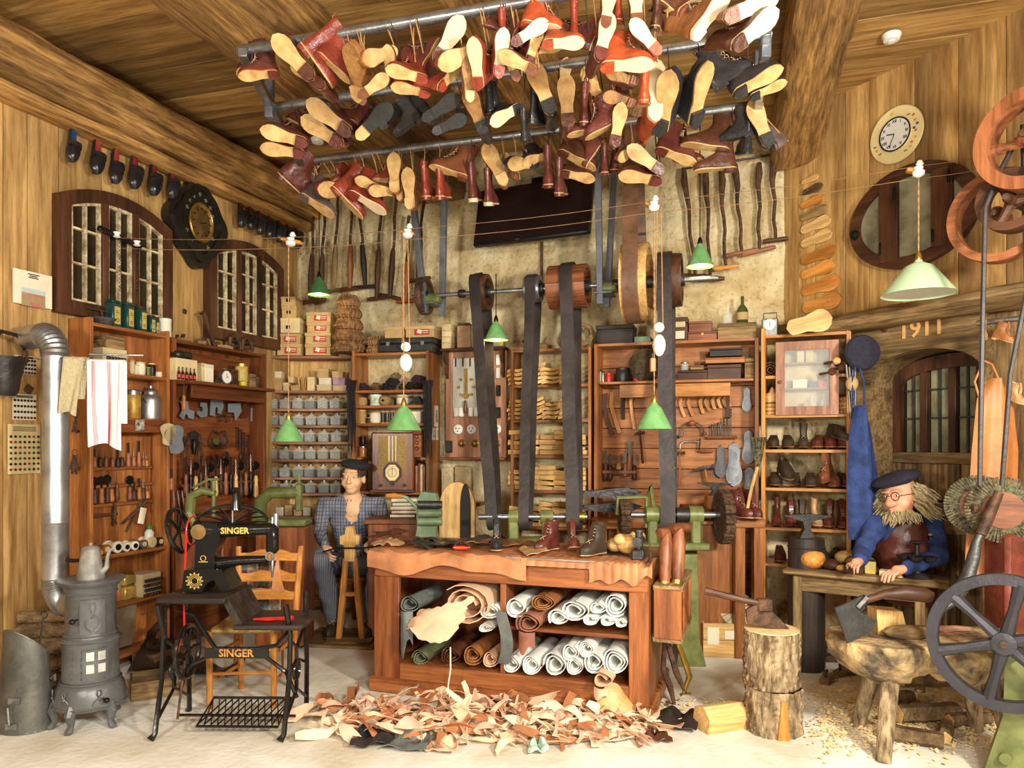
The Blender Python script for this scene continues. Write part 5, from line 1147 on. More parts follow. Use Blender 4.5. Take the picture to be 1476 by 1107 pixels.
MB().box((LR/2,.0,0),(LR,.045,.022),ch=.003).build('bar',W('cabd','x'),t);MB().box((LR*.35,.02,-.12),(LR*.6,.02,.2),ch=.003).build('board',W('cabd','x'),t)
for i in range(15):
 x=268+i*7.2;kd=['chisel','awl','wheel'][i%3]
 hand_tool('%s standing in the rack on the corner board, %s from the tall shelf'%(['flat-bladed tool','thin steel tool','round-headed tool'][i%3],ORD[i]),LW,x,668-rnd.random()*14,712+rnd.random()*6,-.165,[W('pulley','z'),m_black,W('pale','z'),W('dark','z')][(i*5)%4],kd,'tools in the corner rack',7.5)
hand_tool('single orange-handled screwdriver hanging at the end of the bracketed shelf',LW,265,553,592,-.25,W('chair','z'),'awl');hand_tool('small orange-handled knife hanging at the cabinet edge',LW,247,676,707,-.2,W('pulley','z'),'chisel')
t=thing('leather_straps','bundle of dark folded leather straps hanging low in the corner','straps',LW.w(LW.px(252,640,-.21)[0],-.22,LW.px(252,712,-.2)[1]),LW.a)
for i in range(5):MB().sheet(lambda a,b,i=i:(-.03+i*.03+.012*b,-.01*i-.02*math.sin(a*3),-.24*a+.03*math.sin(b*PI)),8,4,.003).build('strap',leather('dk',S(84,50,38)),t)
def board_on(fr,name,lab,cat,px0,py0,px1,py1,v,m,th=.004,rot=0):
 u0,z0_=fr.px(px0,py0,v);u1,z1_=fr.px(px1,py1,v);t=thing(name,lab,cat,fr.w((u0+u1)/2,v,(z0_+z1_)/2),fr.a)
 w,h=abs(u1-u0),abs(z1_-z0_);MB().box((0,0,0),(w,th,h)).build('sheet',m,t);t['w']=w;t['h']=h; return t,w,h
t,w,h=board_on(LW,'calendar','cream calendar board with a landscape picture beside the first window','calendar',19,386,74,446,-.02,m_paper,.012)
MB().box((.0,-.007,-.08*h/.25),(w*.62,.002,h*.42)).build('picture',mat('landscape',S(150,160,90),.6,0,.6,26,0,col2=S(190,110,110)),t);MB().box((.0,-.0085,-.02*h/.25),(w*.62,.0015,h*.14)).build('picture_sky',mat('pale_sky_print',S(196,206,210),.6,0,.1),t)
for k in range(3):MB().box((0,-.007,h*(.42-.05*k)),(w*[.3,.2,.26][k],.001,.006)).build('lettering',m_black,t)
for nm,x0,y0,x1,y1,lab,m in (('button_card',21,511,52,541,'upper white card of buttons half behind the stove pipe',m_paper),('button_card',18,567,52,606,'white card of dark buttons in four rows beside the stove pipe',m_paper),('button_card',11,611,58,682,'largest yellowed card of coloured buttons beside the stove pipe',mat('yellowed_card',S(218,196,140),.8,0,.1))):
 t,w,h=board_on(LW,nm,lab,'button card',x0,y0,x1,y1,-.012,m)
 big=y0>610;rows_=7 if big else 4
 for j in range(rows_):
  for i in range(7):
   c=['btn_dark','btn_green','btn_red','btn_ox'][rnd.randrange(4) if big else (0 if j<3 else 3)]
   cc={'btn_dark':S(40,34,34),'btn_green':S(50,90,60),'btn_red':S(150,50,40),'btn_ox':S(90,40,30)}[c]
   MB().cyl((-w*.42+w*.84*i/6,-.003,h*.25-h*.66*j/(rows_-1)),(-w*.42+w*.84*i/6,-.006,h*.25-h*.66*j/(rows_-1)),.0075 if not big else .008,n=8).build('button',mat(c,cc,.3),t)
 for k in range(3):MB().box((0,-.0025,h*(.44-.035*k)),(w*.7,.001,.004)).build('lettering',m_black,t)
solo('square_nail','small dark square iron nail head between the button cards','nail',MB().box((0,0,0),(.05,.015,.05),Matrix.Rotation(.6,3,'Y'),ch=.006),m_rust,LW.w(LW.px(40,561,0)[0],-.01,LW.px(40,561)[1]),LW.a)
solo('square_nail','small dark square iron nail head between the two windows','nail',MB().box((0,0,0),(.035,.015,.035),Matrix.Rotation(.3,3,'Y'),ch=.006),m_rust,LW.w(LW.px(265,449,0)[0],-.01,LW.px(265,449)[1]),LW.a)
u,z=LW.px(8,545,-.12);t=thing('leather_bag','black leather feed bag with buckled strap hanging by the button cards','bag',LW.w(u,-.12,z),LW.a)
MB().lathe([(.05,-.1),(.07,-.07),(.08,.0),(.11,.12),(.10,.12),(.07,0),(0,-.04)],20,sy=.8).build('bag',leather('blk',S(50,44,42),.35),t)
MB().tube([(-.1,-.01,.1),(-.09,-.01,.2),(-.03,-.01,.26),(.06,-.01,.25),(.1,-.01,.18),(.1,-.01,.08)],.014,6,flat=.5).build('strap',leather('blk',S(50,44,42),.35),t);MB().box((.1,-.02,.13),(.03,.02,.07),ch=.004).build('buckle',m_rust,t)
def clog(lab,px,py,L,col,yaw=0,grp=None):
 u,z=LW.px(px,py,-.06);k=L*LW.mpp(px,-.05)*1.02/.285;t=thing('leather_clog',lab,'clog',LW.w(u,-.07,z),0,grp)
 rs=[ring(h,yb,yf,wf,0) for h,yb,yf,wf in ((0,.135,-.14,.95),(.016,.14,-.146,1.05),(.02,.14,-.146,1.03))]
 loft(MB(),rs).build('clog_sole',leather('blk',S(50,44,42),.35),t)
 pts=sole_pts(.02,.6,.85);MB().prism([(x,-y) for x,y in pts],.0205,.024,Matrix.Rotation(PI/2,4,'X')).build('insole',mat('insole_'+col,{'blue':S(40,96,160),'red':S(196,70,66),'dkred':S(150,44,46)}[col],.6),t)
 mb=MB();vs=[]
 for i in range(9):
  s=.56+.44*i/8
  for j in range(9):
   a=PI*j/8;w_=foot_w(min(s,.995))*1.08;hh=.055*math.sin(PI*min(1,(1.02-s)/.44*.5+.0))**.5*1.0+.002
   vs.append((math.cos(a)*w_,.14-.286*s,.018+math.sin(a)*hh))
 fs=[(i*9+j,(i+1)*9+j,(i+1)*9+j+1,i*9+j+1) for i in range(8) for j in range(8)]
 mb.add(vs,fs).build('toe_cap',leather('blk_gloss',S(44,40,42),.22),t)
 MB().sheet(lambda a,b:(math.cos(PI*a)*.047,-.015+.03*b-.012,.015+math.sin(PI*a)*.062),12,2,.004).build('strap',leather('blk_gloss',S(44,40,42),.22),t)
 MB().box((.03,-.012,.06),(.02,.028,.006),Matrix.Rotation(.7,3,'Y')).build('buckle',m_steel,t)
 t.scale=(k,)*3
 X=LW.U;Z=-LW.V;Y=Vector((0,0,1));Mx=Matrix((X,Y,Z)).transposed()@Matrix.Rotation(math.radians(yaw),3,'Z')@Matrix.Rotation(-.18,3,'X')@Matrix.Rotation(.35,3,'Y')
 t.rotation_euler=Mx.to_euler(); return t
for i,(x,y,L,c) in enumerate([(393,828,225,'blue'),(530,890,240,'red'),(637,945,235,'red'),(745,970,245,'dkred'),(855,1010,240,'dkred'),(962,1040,210,'dkred')]):
 clog('black leather strap clog with %s insole on the upper left wall, %s from the calendar'%('blue' if c=='blue' else 'red',ORD[i]),x/3.954,y/3.954,L/3.954,c,-14,'clogs above the first window')
for i,(px,py) in enumerate([(343,308),(357,311),(370,318),(384,324),(398,329),(411,334),(424,338)]):
 clog('black strap clog in the far row above the second window, %s from the carved clock'%ORD[i],px,py,46,'dkred',-14,'clogs above the second window')
u,z=LW.px(291,321,-.1);t=thing('carved_clock','large black scalloped wall clock with inlay between the two windows','clock',LW.w(u,-.08,z),LW.a)
kw=LW.mpp(291);Wc,Hc=.27,.31
def sc_out(f,n=64): return [(math.cos(a)*Wc*f*(1+.09*math.cos(4*a)+.035*math.cos(8*a)),math.sin(a)*Hc*f*(1+.09*math.cos(4*a)+.035*math.cos(8*a))) for a in [2*PI*i/n for i in range(n)]]
m_lac=mat('black_lacquer',S(40,36,30),.25,0,.2,8,.1)
MB().prism(sc_out(1),0,.07,hole=sc_out(.86)).build('outer_frame',m_lac,t);MB().prism(sc_out(.87),-.025,.05,hole=sc_out(.70)).build('inner_frame',m_lac,t)
MB().prism(sc_out(.72),.0,.03).build('panel',m_lac,t)
MB().lathe([(0,0),(.1,0),(.105,.01),(.112,.012),(.118,.0)],36,(0,0,0),RXm@Matrix.Scale(1.25,4,(0,1,0))).build('dial',mat('aged_brass_dial',S(150,116,66),.4,.3,.3,10,.1),t,(0,-.01,0))
MB().torus((0,0,0),.115,.007,36,6,RXm@Matrix.Scale(1.25,4,(0,1,0))).build('bezel',m_brass,t,(0,-.022,0))
for k in range(12):
 a=2*PI*k/12;MB().box((math.cos(a)*.085,-.023,math.sin(a)*.105),(.006,.002,.022),Matrix.Rotation(PI/2-a,3,'Y')).build('numeral',m_black,t)
MB().box((.015,-.025,0),(.06,.002,.006),Matrix.Rotation(-.3,3,'Y')).build('hand',m_black,t)
m_pearl=mat('mother_of_pearl',S(150,150,130),.3,.2,.2,30,0)
for a_,r_ in ((90,.19),(70,.175),(110,.175),(50,.165),(130,.165),(30,.15),(150,.15),(-30,.15),(-150,.15),(-60,.17),(-120,.17)):
 a=math.radians(a_);MB().box((math.cos(a)*r_*1.0,-.002,math.sin(a)*r_*1.15),(.035,.004,.008),Matrix.Rotation(-a,3,'Y')).box((math.cos(a)*r_,-.002,math.sin(a)*r_*1.15),(.008,.004,.03),Matrix.Rotation(-a,3,'Y')).build('inlay',m_pearl,t)
FC=fr2(383,6.48,510,6.48);zc= lambda y,v=0:zat(FC,450,y,v)
zJ=[zc(y) for y in (589,613,637,662,688,711)]
uc=unit('jar_rack','pinkish wooden shelf rack holding rows of square glass jars',FC,0,FC.L,.26,[zc(513),zc(563)]+zJ+[.12],zc(512),0,'pink',back='pale')
C0=It(FC,.13,zc(512));C1=It(FC,.1,zc(563))
def jar_proto(k):
 t=link('glass_jar',None);t['proto']=1;s=.102
 MB().box((0,0,s*.42),(s*.92,s*.92,s*.84),ch=.007).lathe([(s*.2,s*.83),(s*.2,s*1.0)],14).build('glass',m_cglass,t)
 c={'steel':(S(200,202,204),.2),'brass':(S(206,176,110),.2),'dark':(S(84,86,90),.2),'mixed':(S(226,220,204),.0)}[k]
 MB().box((0,0,s*.34),(s*.84,s*.84,s*.66),ch=.004).build('contents',mat('jar_fill_'+k,c[0],.35,c[1],.5,75,1.0,bscale=160,col2=tuple(q*.12 for q in c[0])),t)
 MB().lathe([(s*.24,s*.98),(s*.26,s*1.0),(s*.24,s*1.1),(0,s*1.12)],14).build('lid',m_zinc,t); return t
jp={k:jar_proto(k) for k in ('steel','brass','dark','mixed')}
for r in range(6):
 zr=zJ[r];n=6
 for i in range(n):
  k=rnd.choice(['steel','mixed','steel','dark','brass']) if r<5 else 'dark'
  px=394+i*18.2+(rnd.random()-.5)*2
  dup(jp[k],FC.w(FC.px(px,640,.06)[0],.055,zr+.001),(rnd.random()-.5)*.3,'square glass jar of small metal findings, jar rack row %s from top, %s from corner'%(ORD[r],ORD[i]),'glass jars in the rack',.98)['category']='jar'
for i,(px,w,h,dz,m) in enumerate([(399,20,10,0,m_card),(399,20,9,10,m_card),(398,20,9,19,m_paper),(414,8,12,0,m_cardl),(427,12,8,0,m_card),(422,7,9,12,m_cardl),(450,11,20,0,m_cardl),(469,22,9,0,m_cardl),(470,18,10,9,m_paper),(467,17,13,19,m_card),(491,20,8,0,m_cardl),(490,18,11,8,mat('mauve_box',S(196,160,186),.7)),(488,16,9,19,m_card)]):
 carton('small cream box above the glass jars, %s counted from the corner'%ORD[i],C1,px,w,h,m,dz,.1,group='small boxes above the jars')
t=thing('bundle','bundle of pale wooden pegs among the small boxes above the jars','bundle',C1.loc(436),0)
for i in range(12):a=i*2.4;r=.012*math.sqrt(i);MB().cyl((r*math.cos(a),r*math.sin(a),0),(r*1.6*math.cos(a),r*1.6*math.sin(a),.12+.01*(i%3)),.006,n=5).build('peg',W('pale','z'),t)
for i,(px,w,h,dz,rd) in enumerate([(422,35,16,0,1),(421,35,15,16,1),(421,34,21,32,0),(422,21,17,53,0),(421,21,13,70,0),(463,37,16,0,1),(463,37,16,16,1),(464,34,14,32,1),(464,36,15,46,1)]):
 st=i<5
 b=carton('shoebox%s above the jar rack, %s up in the %s stack'%(' with red label' if rd else '',ORD[i if st else i-5],'taller corner' if st else 'inner'),C0,px,w,h,m_card if i!=2 else m_cardl,dz,.24,rd,group='shoeboxes above the jars')
 if not rd:MB().box((0,-.122,.05),(.035,.002,.03)).build('print',m_black,b)
carton('narrow brown box at the corner end above the jars',C0,394,16,24,m_card,0,.2,name='narrow_box')
FD=fr2(507,6.25,618,6.1);zd= lambda y,v=0:zat(FD,560,y,v)
ud=unit('radio_shelf','wooden shelves holding yarn, spools and the old radio',FD,0,FD.L,.3,[zd(508),zd(562),zd(584),zd(610),zd(709),.12],zd(508)+.02,0,'cab',back='old',backbox=m_pl)
MB().box((FD.L+.04,.02,zd(507)-.32),(.06,.03,.1)).build('label_strip',m_cardl,ud) if 0 else None
D0,D1,D2,D3,D4=(It(FD,.13,zd(y)) for y in (508,562,584,610,709))
def skep(lab,px,it,rings_,r0,r1):
 k=it.m(px);t=thing('straw_skep',lab,'basket',it.loc(px),0,'old bark baskets above the radio shelf');z=0
 for j in range(rings_):
  h=.1 if rings_>3 else .075;ra=r0+(r1-r0)*j/rings_;rb=r0+(r1-r0)*(j+1)/rings_
  MB().lathe([(ra*.92,z),(ra*1.06,z+.02),(ra*1.07,z+.045),(rb*1.0,z+h-.022),(rb*.84,z+h-.004),(rb*.8,z+h)],28,wob=.012).build('band',mat('bark_basket',S(150,110,68),.8,0,.4,22,.8,col2=S(92,62,38)),t)
  mb=MB()
  for q in range(18):a=2*PI*q/18;mb.tube([(math.cos(a)*ra*.94,math.sin(a)*ra*.94,z+.002),(math.cos(a)*ra*1.08,math.sin(a)*ra*1.08,z+.03),(math.cos(a+.05)*rb*.88,math.sin(a+.05)*rb*.88,z+h-.004)],.003,4)
  mb.build('binding',m_str,t);z+=h
 return t
skep('tall stacked bark basket beside the shoeboxes',503,It(FD,.13,zd(508)+.022),5,.14,.085)
skep('low bark basket beside the black suitcase',543,It(FD,.13,zd(508)+.002),2,.082,.078)
t=thing('suitcase','black old suitcase lying on top of the radio shelf','suitcase',D0.loc(592,0),FD.a)
ks=D0.m(592);wS=80*ks;hS=20*ks;lb2=leather('case_black',S(50,52,54),.5)
MB().box((0,0,hS*.3),(wS,.26,hS*.6),ch=.01).build('body',lb2,t);MB().box((0,0,hS*.8),(wS*1.01,.265,hS*.38),ch=.01).build('lid',lb2,t);MB().tube([(-.06,-.14,hS*.4),(-.05,-.16,hS*.3),(.05,-.16,hS*.3),(.06,-.14,hS*.4)],.007,6).build('handle',m_rust,t)
for s_ in (-1,1):MB().box((s_*wS*.32,-.135,hS*.6),(.03,.008,.03)).build('clasp',m_steel,t)
Dt=It(FD,.13,zd(508)+hS+.004)
carton('plain cardboard shoebox on the suitcase',Dt,574,28,16,m_card,0,.22);carton('red-labelled cardboard shoebox on the suitcase',Dt,611,44,16,m_card,0,.22,1)
m_yarn=[mat('yarn_'+n,c,.95,0,.5,60,1,stretch=(6,1,1),bscale=90) for n,c in (('plum',S(96,64,66)),('tan',S(176,144,90)),('navy',S(62,58,66)),('flax',S(200,168,110)),('grey',S(110,92,70)),('dark',S(58,46,42)),('purple',S(92,58,62)))]
for i,(x,w,m,y) in enumerate([(600,75,0,215),(680,55,1,205),(735,70,2,215),(775,75,2,185),(795,55,3,150),(830,60,4,215),(880,60,5,205),(925,80,6,175),(920,70,5,215)]):
 k=D1.m(370+x/3.954);r=w/3.954*k/2;t=thing('yarn_hank','twisted yarn hank piled on the yarn shelf, %s from the jars'%ORD[i],'yarn',D1.loc(370+x/3.954,max(r*.62,(235-y)/3.954*k)),FD.a+i,'yarn hanks on the yarn shelf')
 for q in range(4):MB().tube([(-r*1.1,0,0),(-r*.5,math.cos(q*1.6)*r*.4,math.sin(q*1.6)*r*.4),(r*.3,math.cos(q*1.6+1)*r*.45,math.sin(q*1.6+1)*r*.45),(r*1.1,0,0)],[r*.2,r*.38,r*.38,r*.2],7).build('strand',m_yarn[m],t)
for i,(px,y0,y1,lab,v) in enumerate([(507,548,655,'long fringe of dark thread hanging at the jar side of the radio shelf',-.03),(617,548,662,'long fringe of dark thread hanging at the fuse board side',-.03)]):
 u,z1_=FD.px(px,y0,v);z0_=FD.px(px,y1,v)[1];t=thing('thread_fringe',lab,'thread',FD.w(u,v,z1_),FD.a)
 for q in range(11):MB().tube([(-.04+.008*q,.01*math.sin(q*2),0),(-.035+.007*q+.006*math.sin(q),-.012,-.1),(-.035+.007*q,-.004*math.cos(q*3),(z0_-z1_)*.6),(-.03+.006*q+.012*math.sin(q*5),0,(z0_-z1_)*(.95+.05*math.sin(q*7)))],[.006,.005,.004,.002],5).build('strand',m_yarn[5 if q%2 else 2],t)
m_twine=mat('twine',S(206,170,112),.9,0,.2,8,.6,stretch=(1,1,14),bscale=50)
spool('cream cone of twine at the jar end of the spool shelf',D2,522,16,12,m_twine);tin('white can with green stripes on the spool shelf',D2,542,17,17,m_white,m_white,mat('green_stripe',S(90,170,110),.5,0,.9,30,0,col2=S(240,240,230)))
t=thing('thread_cone','large tan cone of twine lying end-on on the spool shelf','spool',D2.loc(556,.045),FD.a);MB().lathe([(.012,-.06),(.03,-.06),(.045,-.04),(.045,.04),(.03,.06),(.012,.06)],18,(0,0,0),RXm).build('thread',m_twine,t);MB().cyl((0,-.062,0),(0,-.03,0),.012,n=10).build('core',m_dark,t)
tin('striped paper-wrapped can behind the hanging lamp',D2,580,17,16,m_card,m_cardl,m_white)
t=thing('rubber_heels','black rubber heel pieces piled at the end of the spool shelf','heels',D2.loc(601),FD.a);MB().prism([(-.06,0),(.06,0),(.05,.03),(-.05,.02)],-.03,.03).build('heel',m_rubber,t);MB().prism([(-.05,.03),(.05,.03),(.02,.08),(-.02,.07)],-.03,.03).build('heel',m_rubber,t)
spool('tall cream spool on the board under the spool shelf',D3,522,13,20,m_twine);spool('dark squat spool beside the cream spool',D3,534,14,9,m_rust);spool('white spool of cotton above the radio',D3,541,17,17,m_paper)
for i,px in enumerate((552,558,565)):spool('slender dark spool above the radio, %s from the white cotton'%ORD[i],D3,px,6,18,m_iron,group='slender dark spools')
carton('white card box above the radio at the fuse board side',D3,600,20,17,m_paper,0,.12)
zrad=zd(709)
t=thing('radio','tall walnut cabinet radio with fabric grille and octagonal dial','radio',FD.w(FD.px(564,640,-.02)[0],.06,zrad),0)
kr=FD.mpp(564);wr_,hr_=61*kr,86*kr
MB().box((0,0,hr_/2),(wr_,.24,hr_),ch=.012).build('cabinet',W('radio','z'),t);MB().box((0,-.02,.012),(wr_*1.04,.25,.024),ch=.004).build('plinth',W('dark','x'),t)
m_gr=mat('grille_cloth',S(180,146,88),.8,.1,.3,90,.4)
for s_ in (-1,1):
 MB().prism([(s_*wr_*.12,hr_*.93),(s_*wr_*.33,hr_*.93),(s_*wr_*.33,hr_*.28),(s_*wr_*.24,hr_*.36),(s_*wr_*.12,hr_*.52)],-.122,-.118).build('grille',m_gr,t)
for x in (-.04,0,.04):MB().box((x*wr_*2,-.123,hr_*.73),(.006,.006,hr_*.42)).build('slat',m_gold,t)
oc=[(math.cos(PI/8+PI/4*i),math.sin(PI/8+PI/4*i)) for i in range(8)]
MB().prism([(x*wr_*.22,hr_*.33+y*wr_*.25) for x,y in oc],-.135,-.118).build('dial_frame',W('dark','x'),t);MB().prism([(x*wr_*.17,hr_*.33+y*wr_*.2) for x,y in oc],-.139,-.13).build('dial',m_cream,t)
MB().torus((0,0,0),wr_*.1,.0015,20,4,Matrix.Translation((0,-.14,hr_*.33))@RXm).box((0,-.1405,hr_*.35),(.003,.002,wr_*.2)).build('dial_print',m_black,t)
for x,z in ((-.28,.12),(0,.14),(.28,.12)):MB().cyl((x*wr_,-.12,z*hr_),(x*wr_,-.15,z*hr_),.013,n=14).build('knob',m_black,t)
for i,(px,h,c) in enumerate([(598,28,S(70,110,104)),(603,38,S(170,120,80)),(607,42,S(130,60,44)),(610,40,S(200,180,140)),(614,38,S(120,90,60))]):
 k=FD.mpp(px);t=thing('book','%s standing right beside the radio'%['short teal book','tan book','dark red book','cream book','brown book'][i],'book',FD.w(FD.px(px,640,.08)[0],.1,zrad),FD.a,'books beside the radio')
 MB().box((0,0,h*k/2),(.02,.14,h*k),ch=.003).build('cover',mat('book%d'%i,c,.6),t);MB().box((0,.003,h*k/2),(.014,.138,h*k-.004)).build('pages',m_paper,t)
Dr=It(FD,.05,zd(659));ob=MB().box((0,0,0),(.075,.28,.02)).build('shelf_board',W('cab','x'),ud,(.045,.15,zd(659)-.01))
ob=MB().box((0,0,0),(.07,.28,.02)).build('shelf_board',W('cab','x'),ud,(FD.L-.04,.15,zd(659)-.01))
tin('glass jar of orange paste beside the radio',Dr,523,11,16,mat('orange_glass',S(200,130,60),.2),m_steel);tin('small black canister on the jar beside the radio',Dr,523,9,12,m_black,m_black,dz=18)
t=wbox('carved narrow box with round motifs at the radio corner',Dr,603,14,42,'pulley',d=.08)
for q in (.3,.5,.7):MB().torus((0,0,0),.014,.004,12,5,Matrix.Translation((0,-.042,42*Dr.m(603)*q))@RXm).build('carving',W('dark','x'),t)
for i,(x,y0,y1) in enumerate([(1024,335,455),(1008,462,530),(1030,460,530)]):
 P0=FD.w(FD.L+.003,0,0);fS=Fr(P0.x,P0.y,0);fS.U=FD.V;fS.V=-FD.U;fS.a=FD.a+PI/2
 u,z0_=fS.px(370+x/3.954,500+y0/3.954);z1_=fS.px(370+x/3.954,500+y1/3.954)[1]
 t=thing('pinned_photo','small old photograph pinned to the radio shelf side, %s from top'%ORD[i],'photograph',fS.w(u,.0,(z0_+z1_)/2),fS.a,'photographs on the radio shelf side');MB().box((0,0,0),(.09-.02*i,.004,z0_-z1_)).build('paper',m_paper,t);MB().box((0,-.003,.0),(.06-.02*i,.002,(z0_-z1_)*.6)).build('image',mat('bw_photo',S(200,200,190),.5),t)
vF=-.14;uf0,uf1=BW.px(640,500,vF)[0],BW.px(728,500,vF)[0];zf1,zf0=BW.px(684,504,vF)[1],BW.px(684,661,vF)[1];wf,hf=uf1-uf0,zf1-zf0
t=fb=thing('fuse_board','wooden wall board with old ceramic fuses, switches and brass knife switch','fuse board',BW.w(uf0,vF,zf0),BW.a)
MB().box((wf/2,.05,hf/2),(wf,.03,hf),ch=.004).build('board',W('pink','z'),t)
MB().box((wf/2,0,hf),(wf*1.05,.14,.022),ch=.004).build('top_shelf',W('dark','x'),t);MB().box((wf/2,0,0),(wf*1.05,.12,.02),ch=.004).build('bottom_shelf',W('cabd','x'),t)
for q in (.02,wf-.02):MB().prism([(0,0),(-.08,0),(-.09,-.06),(-.03,-.12),(-.04,-.2),(0,-.24)],-.012,.012,Matrix.Translation((q,.03,hf))@Matrix.Rotation(PI/2,4,'Z')).build('bracket',W('dark','z'),t)
MB().box((wf*.34,.03,hf*.68),(wf*.42,.012,hf*.5),ch=.003).build('marble_plate',mat('marble',S(206,206,190),.3,0,.1,6,0),t)
MB().box((wf*.36,.01,hf*.70),(.02,.02,hf*.26)).box((wf*.36,.005,hf*.58),(.05,.02,.03)).build('knife_switch',m_brass,t);MB().lathe([(.01,0),(.016,.03),(.01,.1),(0,.11)],10,(wf*.36,-.01,hf*.42)).build('switch_handle',W('radio','z'),t)
for a in range(8):b=a*PI/4;MB().cyl((0,.01,0),(0,-.015,0),.012,n=8).build('terminal',m_brass,t,(wf*.36+math.cos(b)*.07,.02,hf*.66+math.sin(b)*.09))
for x in (.18,.3,.42):MB().cyl((wf*x,.02,hf*.93),(wf*x,.02,hf*.85),.006,n=6).build('hook',m_black,t)
for i,(x,z) in enumerate([(.2,.43),(.28,.43),(.44,.43),(.53,.43)]):MB().box((wf*x,.015,hf*z),(.04,.04,.08),ch=.006).build('fuse_holder',m_white,t)
for i,(x,z) in enumerate([(.22,.27),(.44,.27),(.85,.27)]):
 MB().lathe([(.04,0),(.042,.015),(.036,.022),(0,.022)],18,(0,0,0),RXm).build('socket',m_white,t,(wf*x,.035,hf*z))
 for q in range(3):MB().cyl((0,0,0),(0,-.004,0),.006,n=6).build('socket_hole',m_black,t,(wf*x+.017*math.cos(q*2.1+.5),.0135,hf*z+.017*math.sin(q*2.1+.5)))
for x in (.28,.5,.85):MB().lathe([(.032,0),(.034,.01),(.02,.02),(.012,.035),(0,.036)],14,(0,0,0),RXm).build('switch_knob',m_brass,t,(wf*x,.035,hf*.14))
MB().box((wf*.08,.0,hf*.11),(.05,.05,.1),ch=.004).build('meter',m_iron,t)
for z in (.9,.78,.62,.42):MB().box((wf*.88,.02,hf*z),(.035,.03,.09),ch=.004).build('breaker',m_black if z<.7 else m_white,t)
F0=It(BW,vF,zf1+.012)
for i in range(4):carton('small cream drawer box stacked above the fuse board, %s from the bottom'%ORD[i],F0,646,15,8.5,m_cardl,8.8*i,.09,group='drawer boxes above the fuse board')
tin('rusty rectangular painted landscape tin above the fuse board',F0,670,20,36,mat('landscape',S(150,160,90),.6),m_rust,square=1);tin('blue and yellow patterned tin behind the belts',F0,712,30,19,mat('blue_yellow_tin',S(60,110,150),.4,0,.6,14,0,col2=S(214,180,60)),m_steel,square=1)
FE=fr2(736,5.98,852,5.78);ze= lambda y:zat(FE,795,y)
zE=[ze(y) for y in (502,554,605,656,707,760)]
ue=unit('blank_shelf','shelves packed with wooden clog blanks behind the drive belts',FE,0,FE.L,.22,zE+[.14],zE[0],0,'cab',back='old',backbox=m_pl)
E0_=It(FE,.08,zE[0]);shp={}
def blank(k):
 if k not in shp:
  mb=MB();
  if k=='curve':mb.prism([(-.09,.0),(-.05,.012),(0,.004),(.05,.014),(.09,.03),(.085,.055),(.04,.036),(0,.028),(-.05,.036),(-.088,.026)],-.02,.02)
  elif k=='wedge':mb.prism([(-.075,0),(.07,0),(.075,.022),(-.07,.04)],-.03,.03)
  else:mb.box((0,0,.02),(.13,.07,.038),ch=.003)
  me=mb.mesh('wooden_blank');me.materials.append(W('pale','x'));shp[k]=me
 return shp[k]
for r in range(1,6):
 zz=zE[r];gap=zE[r-1]-zE[r]-.03;x=.05
 col_=0
 while x<FE.L-.07:
  kd='curve' if r<3 and rnd.random()<.75 else rnd.choice(['block','wedge','block']);nn=int(gap*rnd.uniform(.68,.95)/.042)
  tl=rnd.uniform(-.12,.12) if kd!='curve' else rnd.uniform(-.5,.5)
  for j in range(nn):
   k2=kd if kd=='curve' else rnd.choice(['block','wedge','block'])
   o=link('wooden_blank',blank(k2),None,FE.w(x+rnd.uniform(-.01,.01),.04+rnd.uniform(-.012,.03),zz+.002+j*(.0405 if k2!='curve' else .034)))
   o.rotation_euler=(0,0,FE.a+(rnd.uniform(-.25,.25) if kd!='curve' else tl+rnd.uniform(-.1,.1)))
   tag(o,'%s, %s blank shelf, %s column from fuse board, %s from bottom'%('curved clog blank' if k2=='curve' else 'sawn heel block',ORD[r-1],ORD[col_],ORD[j]),'blank','wooden blanks on the blank shelves')
  x+=.125 if kd!='curve' else .145;col_+=1
plane('pale jointed wooden frame lying on top of the blank shelves',E0_,770,40);t=wbox('flat wooden tray on top of the blank shelves by the fuse board',E0_,748,22,10,'old');
t=thing('pulley_ring','rough grey wooden ring leaning beside the drum belt','ring',E0_.loc(838,.11),FE.a);MB().torus((0,0,0),.085,.022,22,6,Matrix.Rotation(1.2,4,'X')).build('ring',W('old','x'),t)
FF=fr2(856,5.74,1094,5.38);zf= lambda y,v=0,x=975:zat(FF,x,y,v)
zF0,zF1=zf(491),zf(549,.1)
uf=unit('tool_board_cabinet','wide wooden tool board cabinet of horizontal planks behind the green machine',FF,0,FF.L,.27,[zF0],zF0,0,'cab',planks=14,back='peg',side=.03)
VF=.235
def ff(px,py,v=VF): return FF.px(px,py,v)
MB().box((FF.L/2,.14,zF1-.01),(FF.L-.07,.24,.02),ch=.003).build('shelf_board',W('cab','x'),uf)
for a_,b_ in ((893,945),(970,1053)):
 ua_,ub2=FF.px(a_,640,.05)[0],FF.px(b_,640,.05)[0];MB().box(((ua_+ub2)/2,.06,zF1-.075),(ub2-ua_,.02,.1),ch=.003).build('apron',W('chair','x'),uf)
for q in (.2,FF.L-.22):MB().prism([(0,0),(-.17,0),(-.1,-.05),(-.06,-.15),(-.04,-.26),(0,-.27)],-.012,.012,Matrix.Translation((q,.22,zF1-.02))@Matrix.Rotation(PI/2,4,'Z')).build('bracket',W('dark','z'),uf)
T0,T1=It(FF,.13,zF0),It(FF,.12,zF1)
wbox('large dark wooden chest on the tool cabinet behind the brown belt',T0,889,52,27,'blackw',d=.22);carton('thick dark green book-like box beside the dark chest',T0,928,24,9,m_green2,0,.2,lid=0,name='ledger')
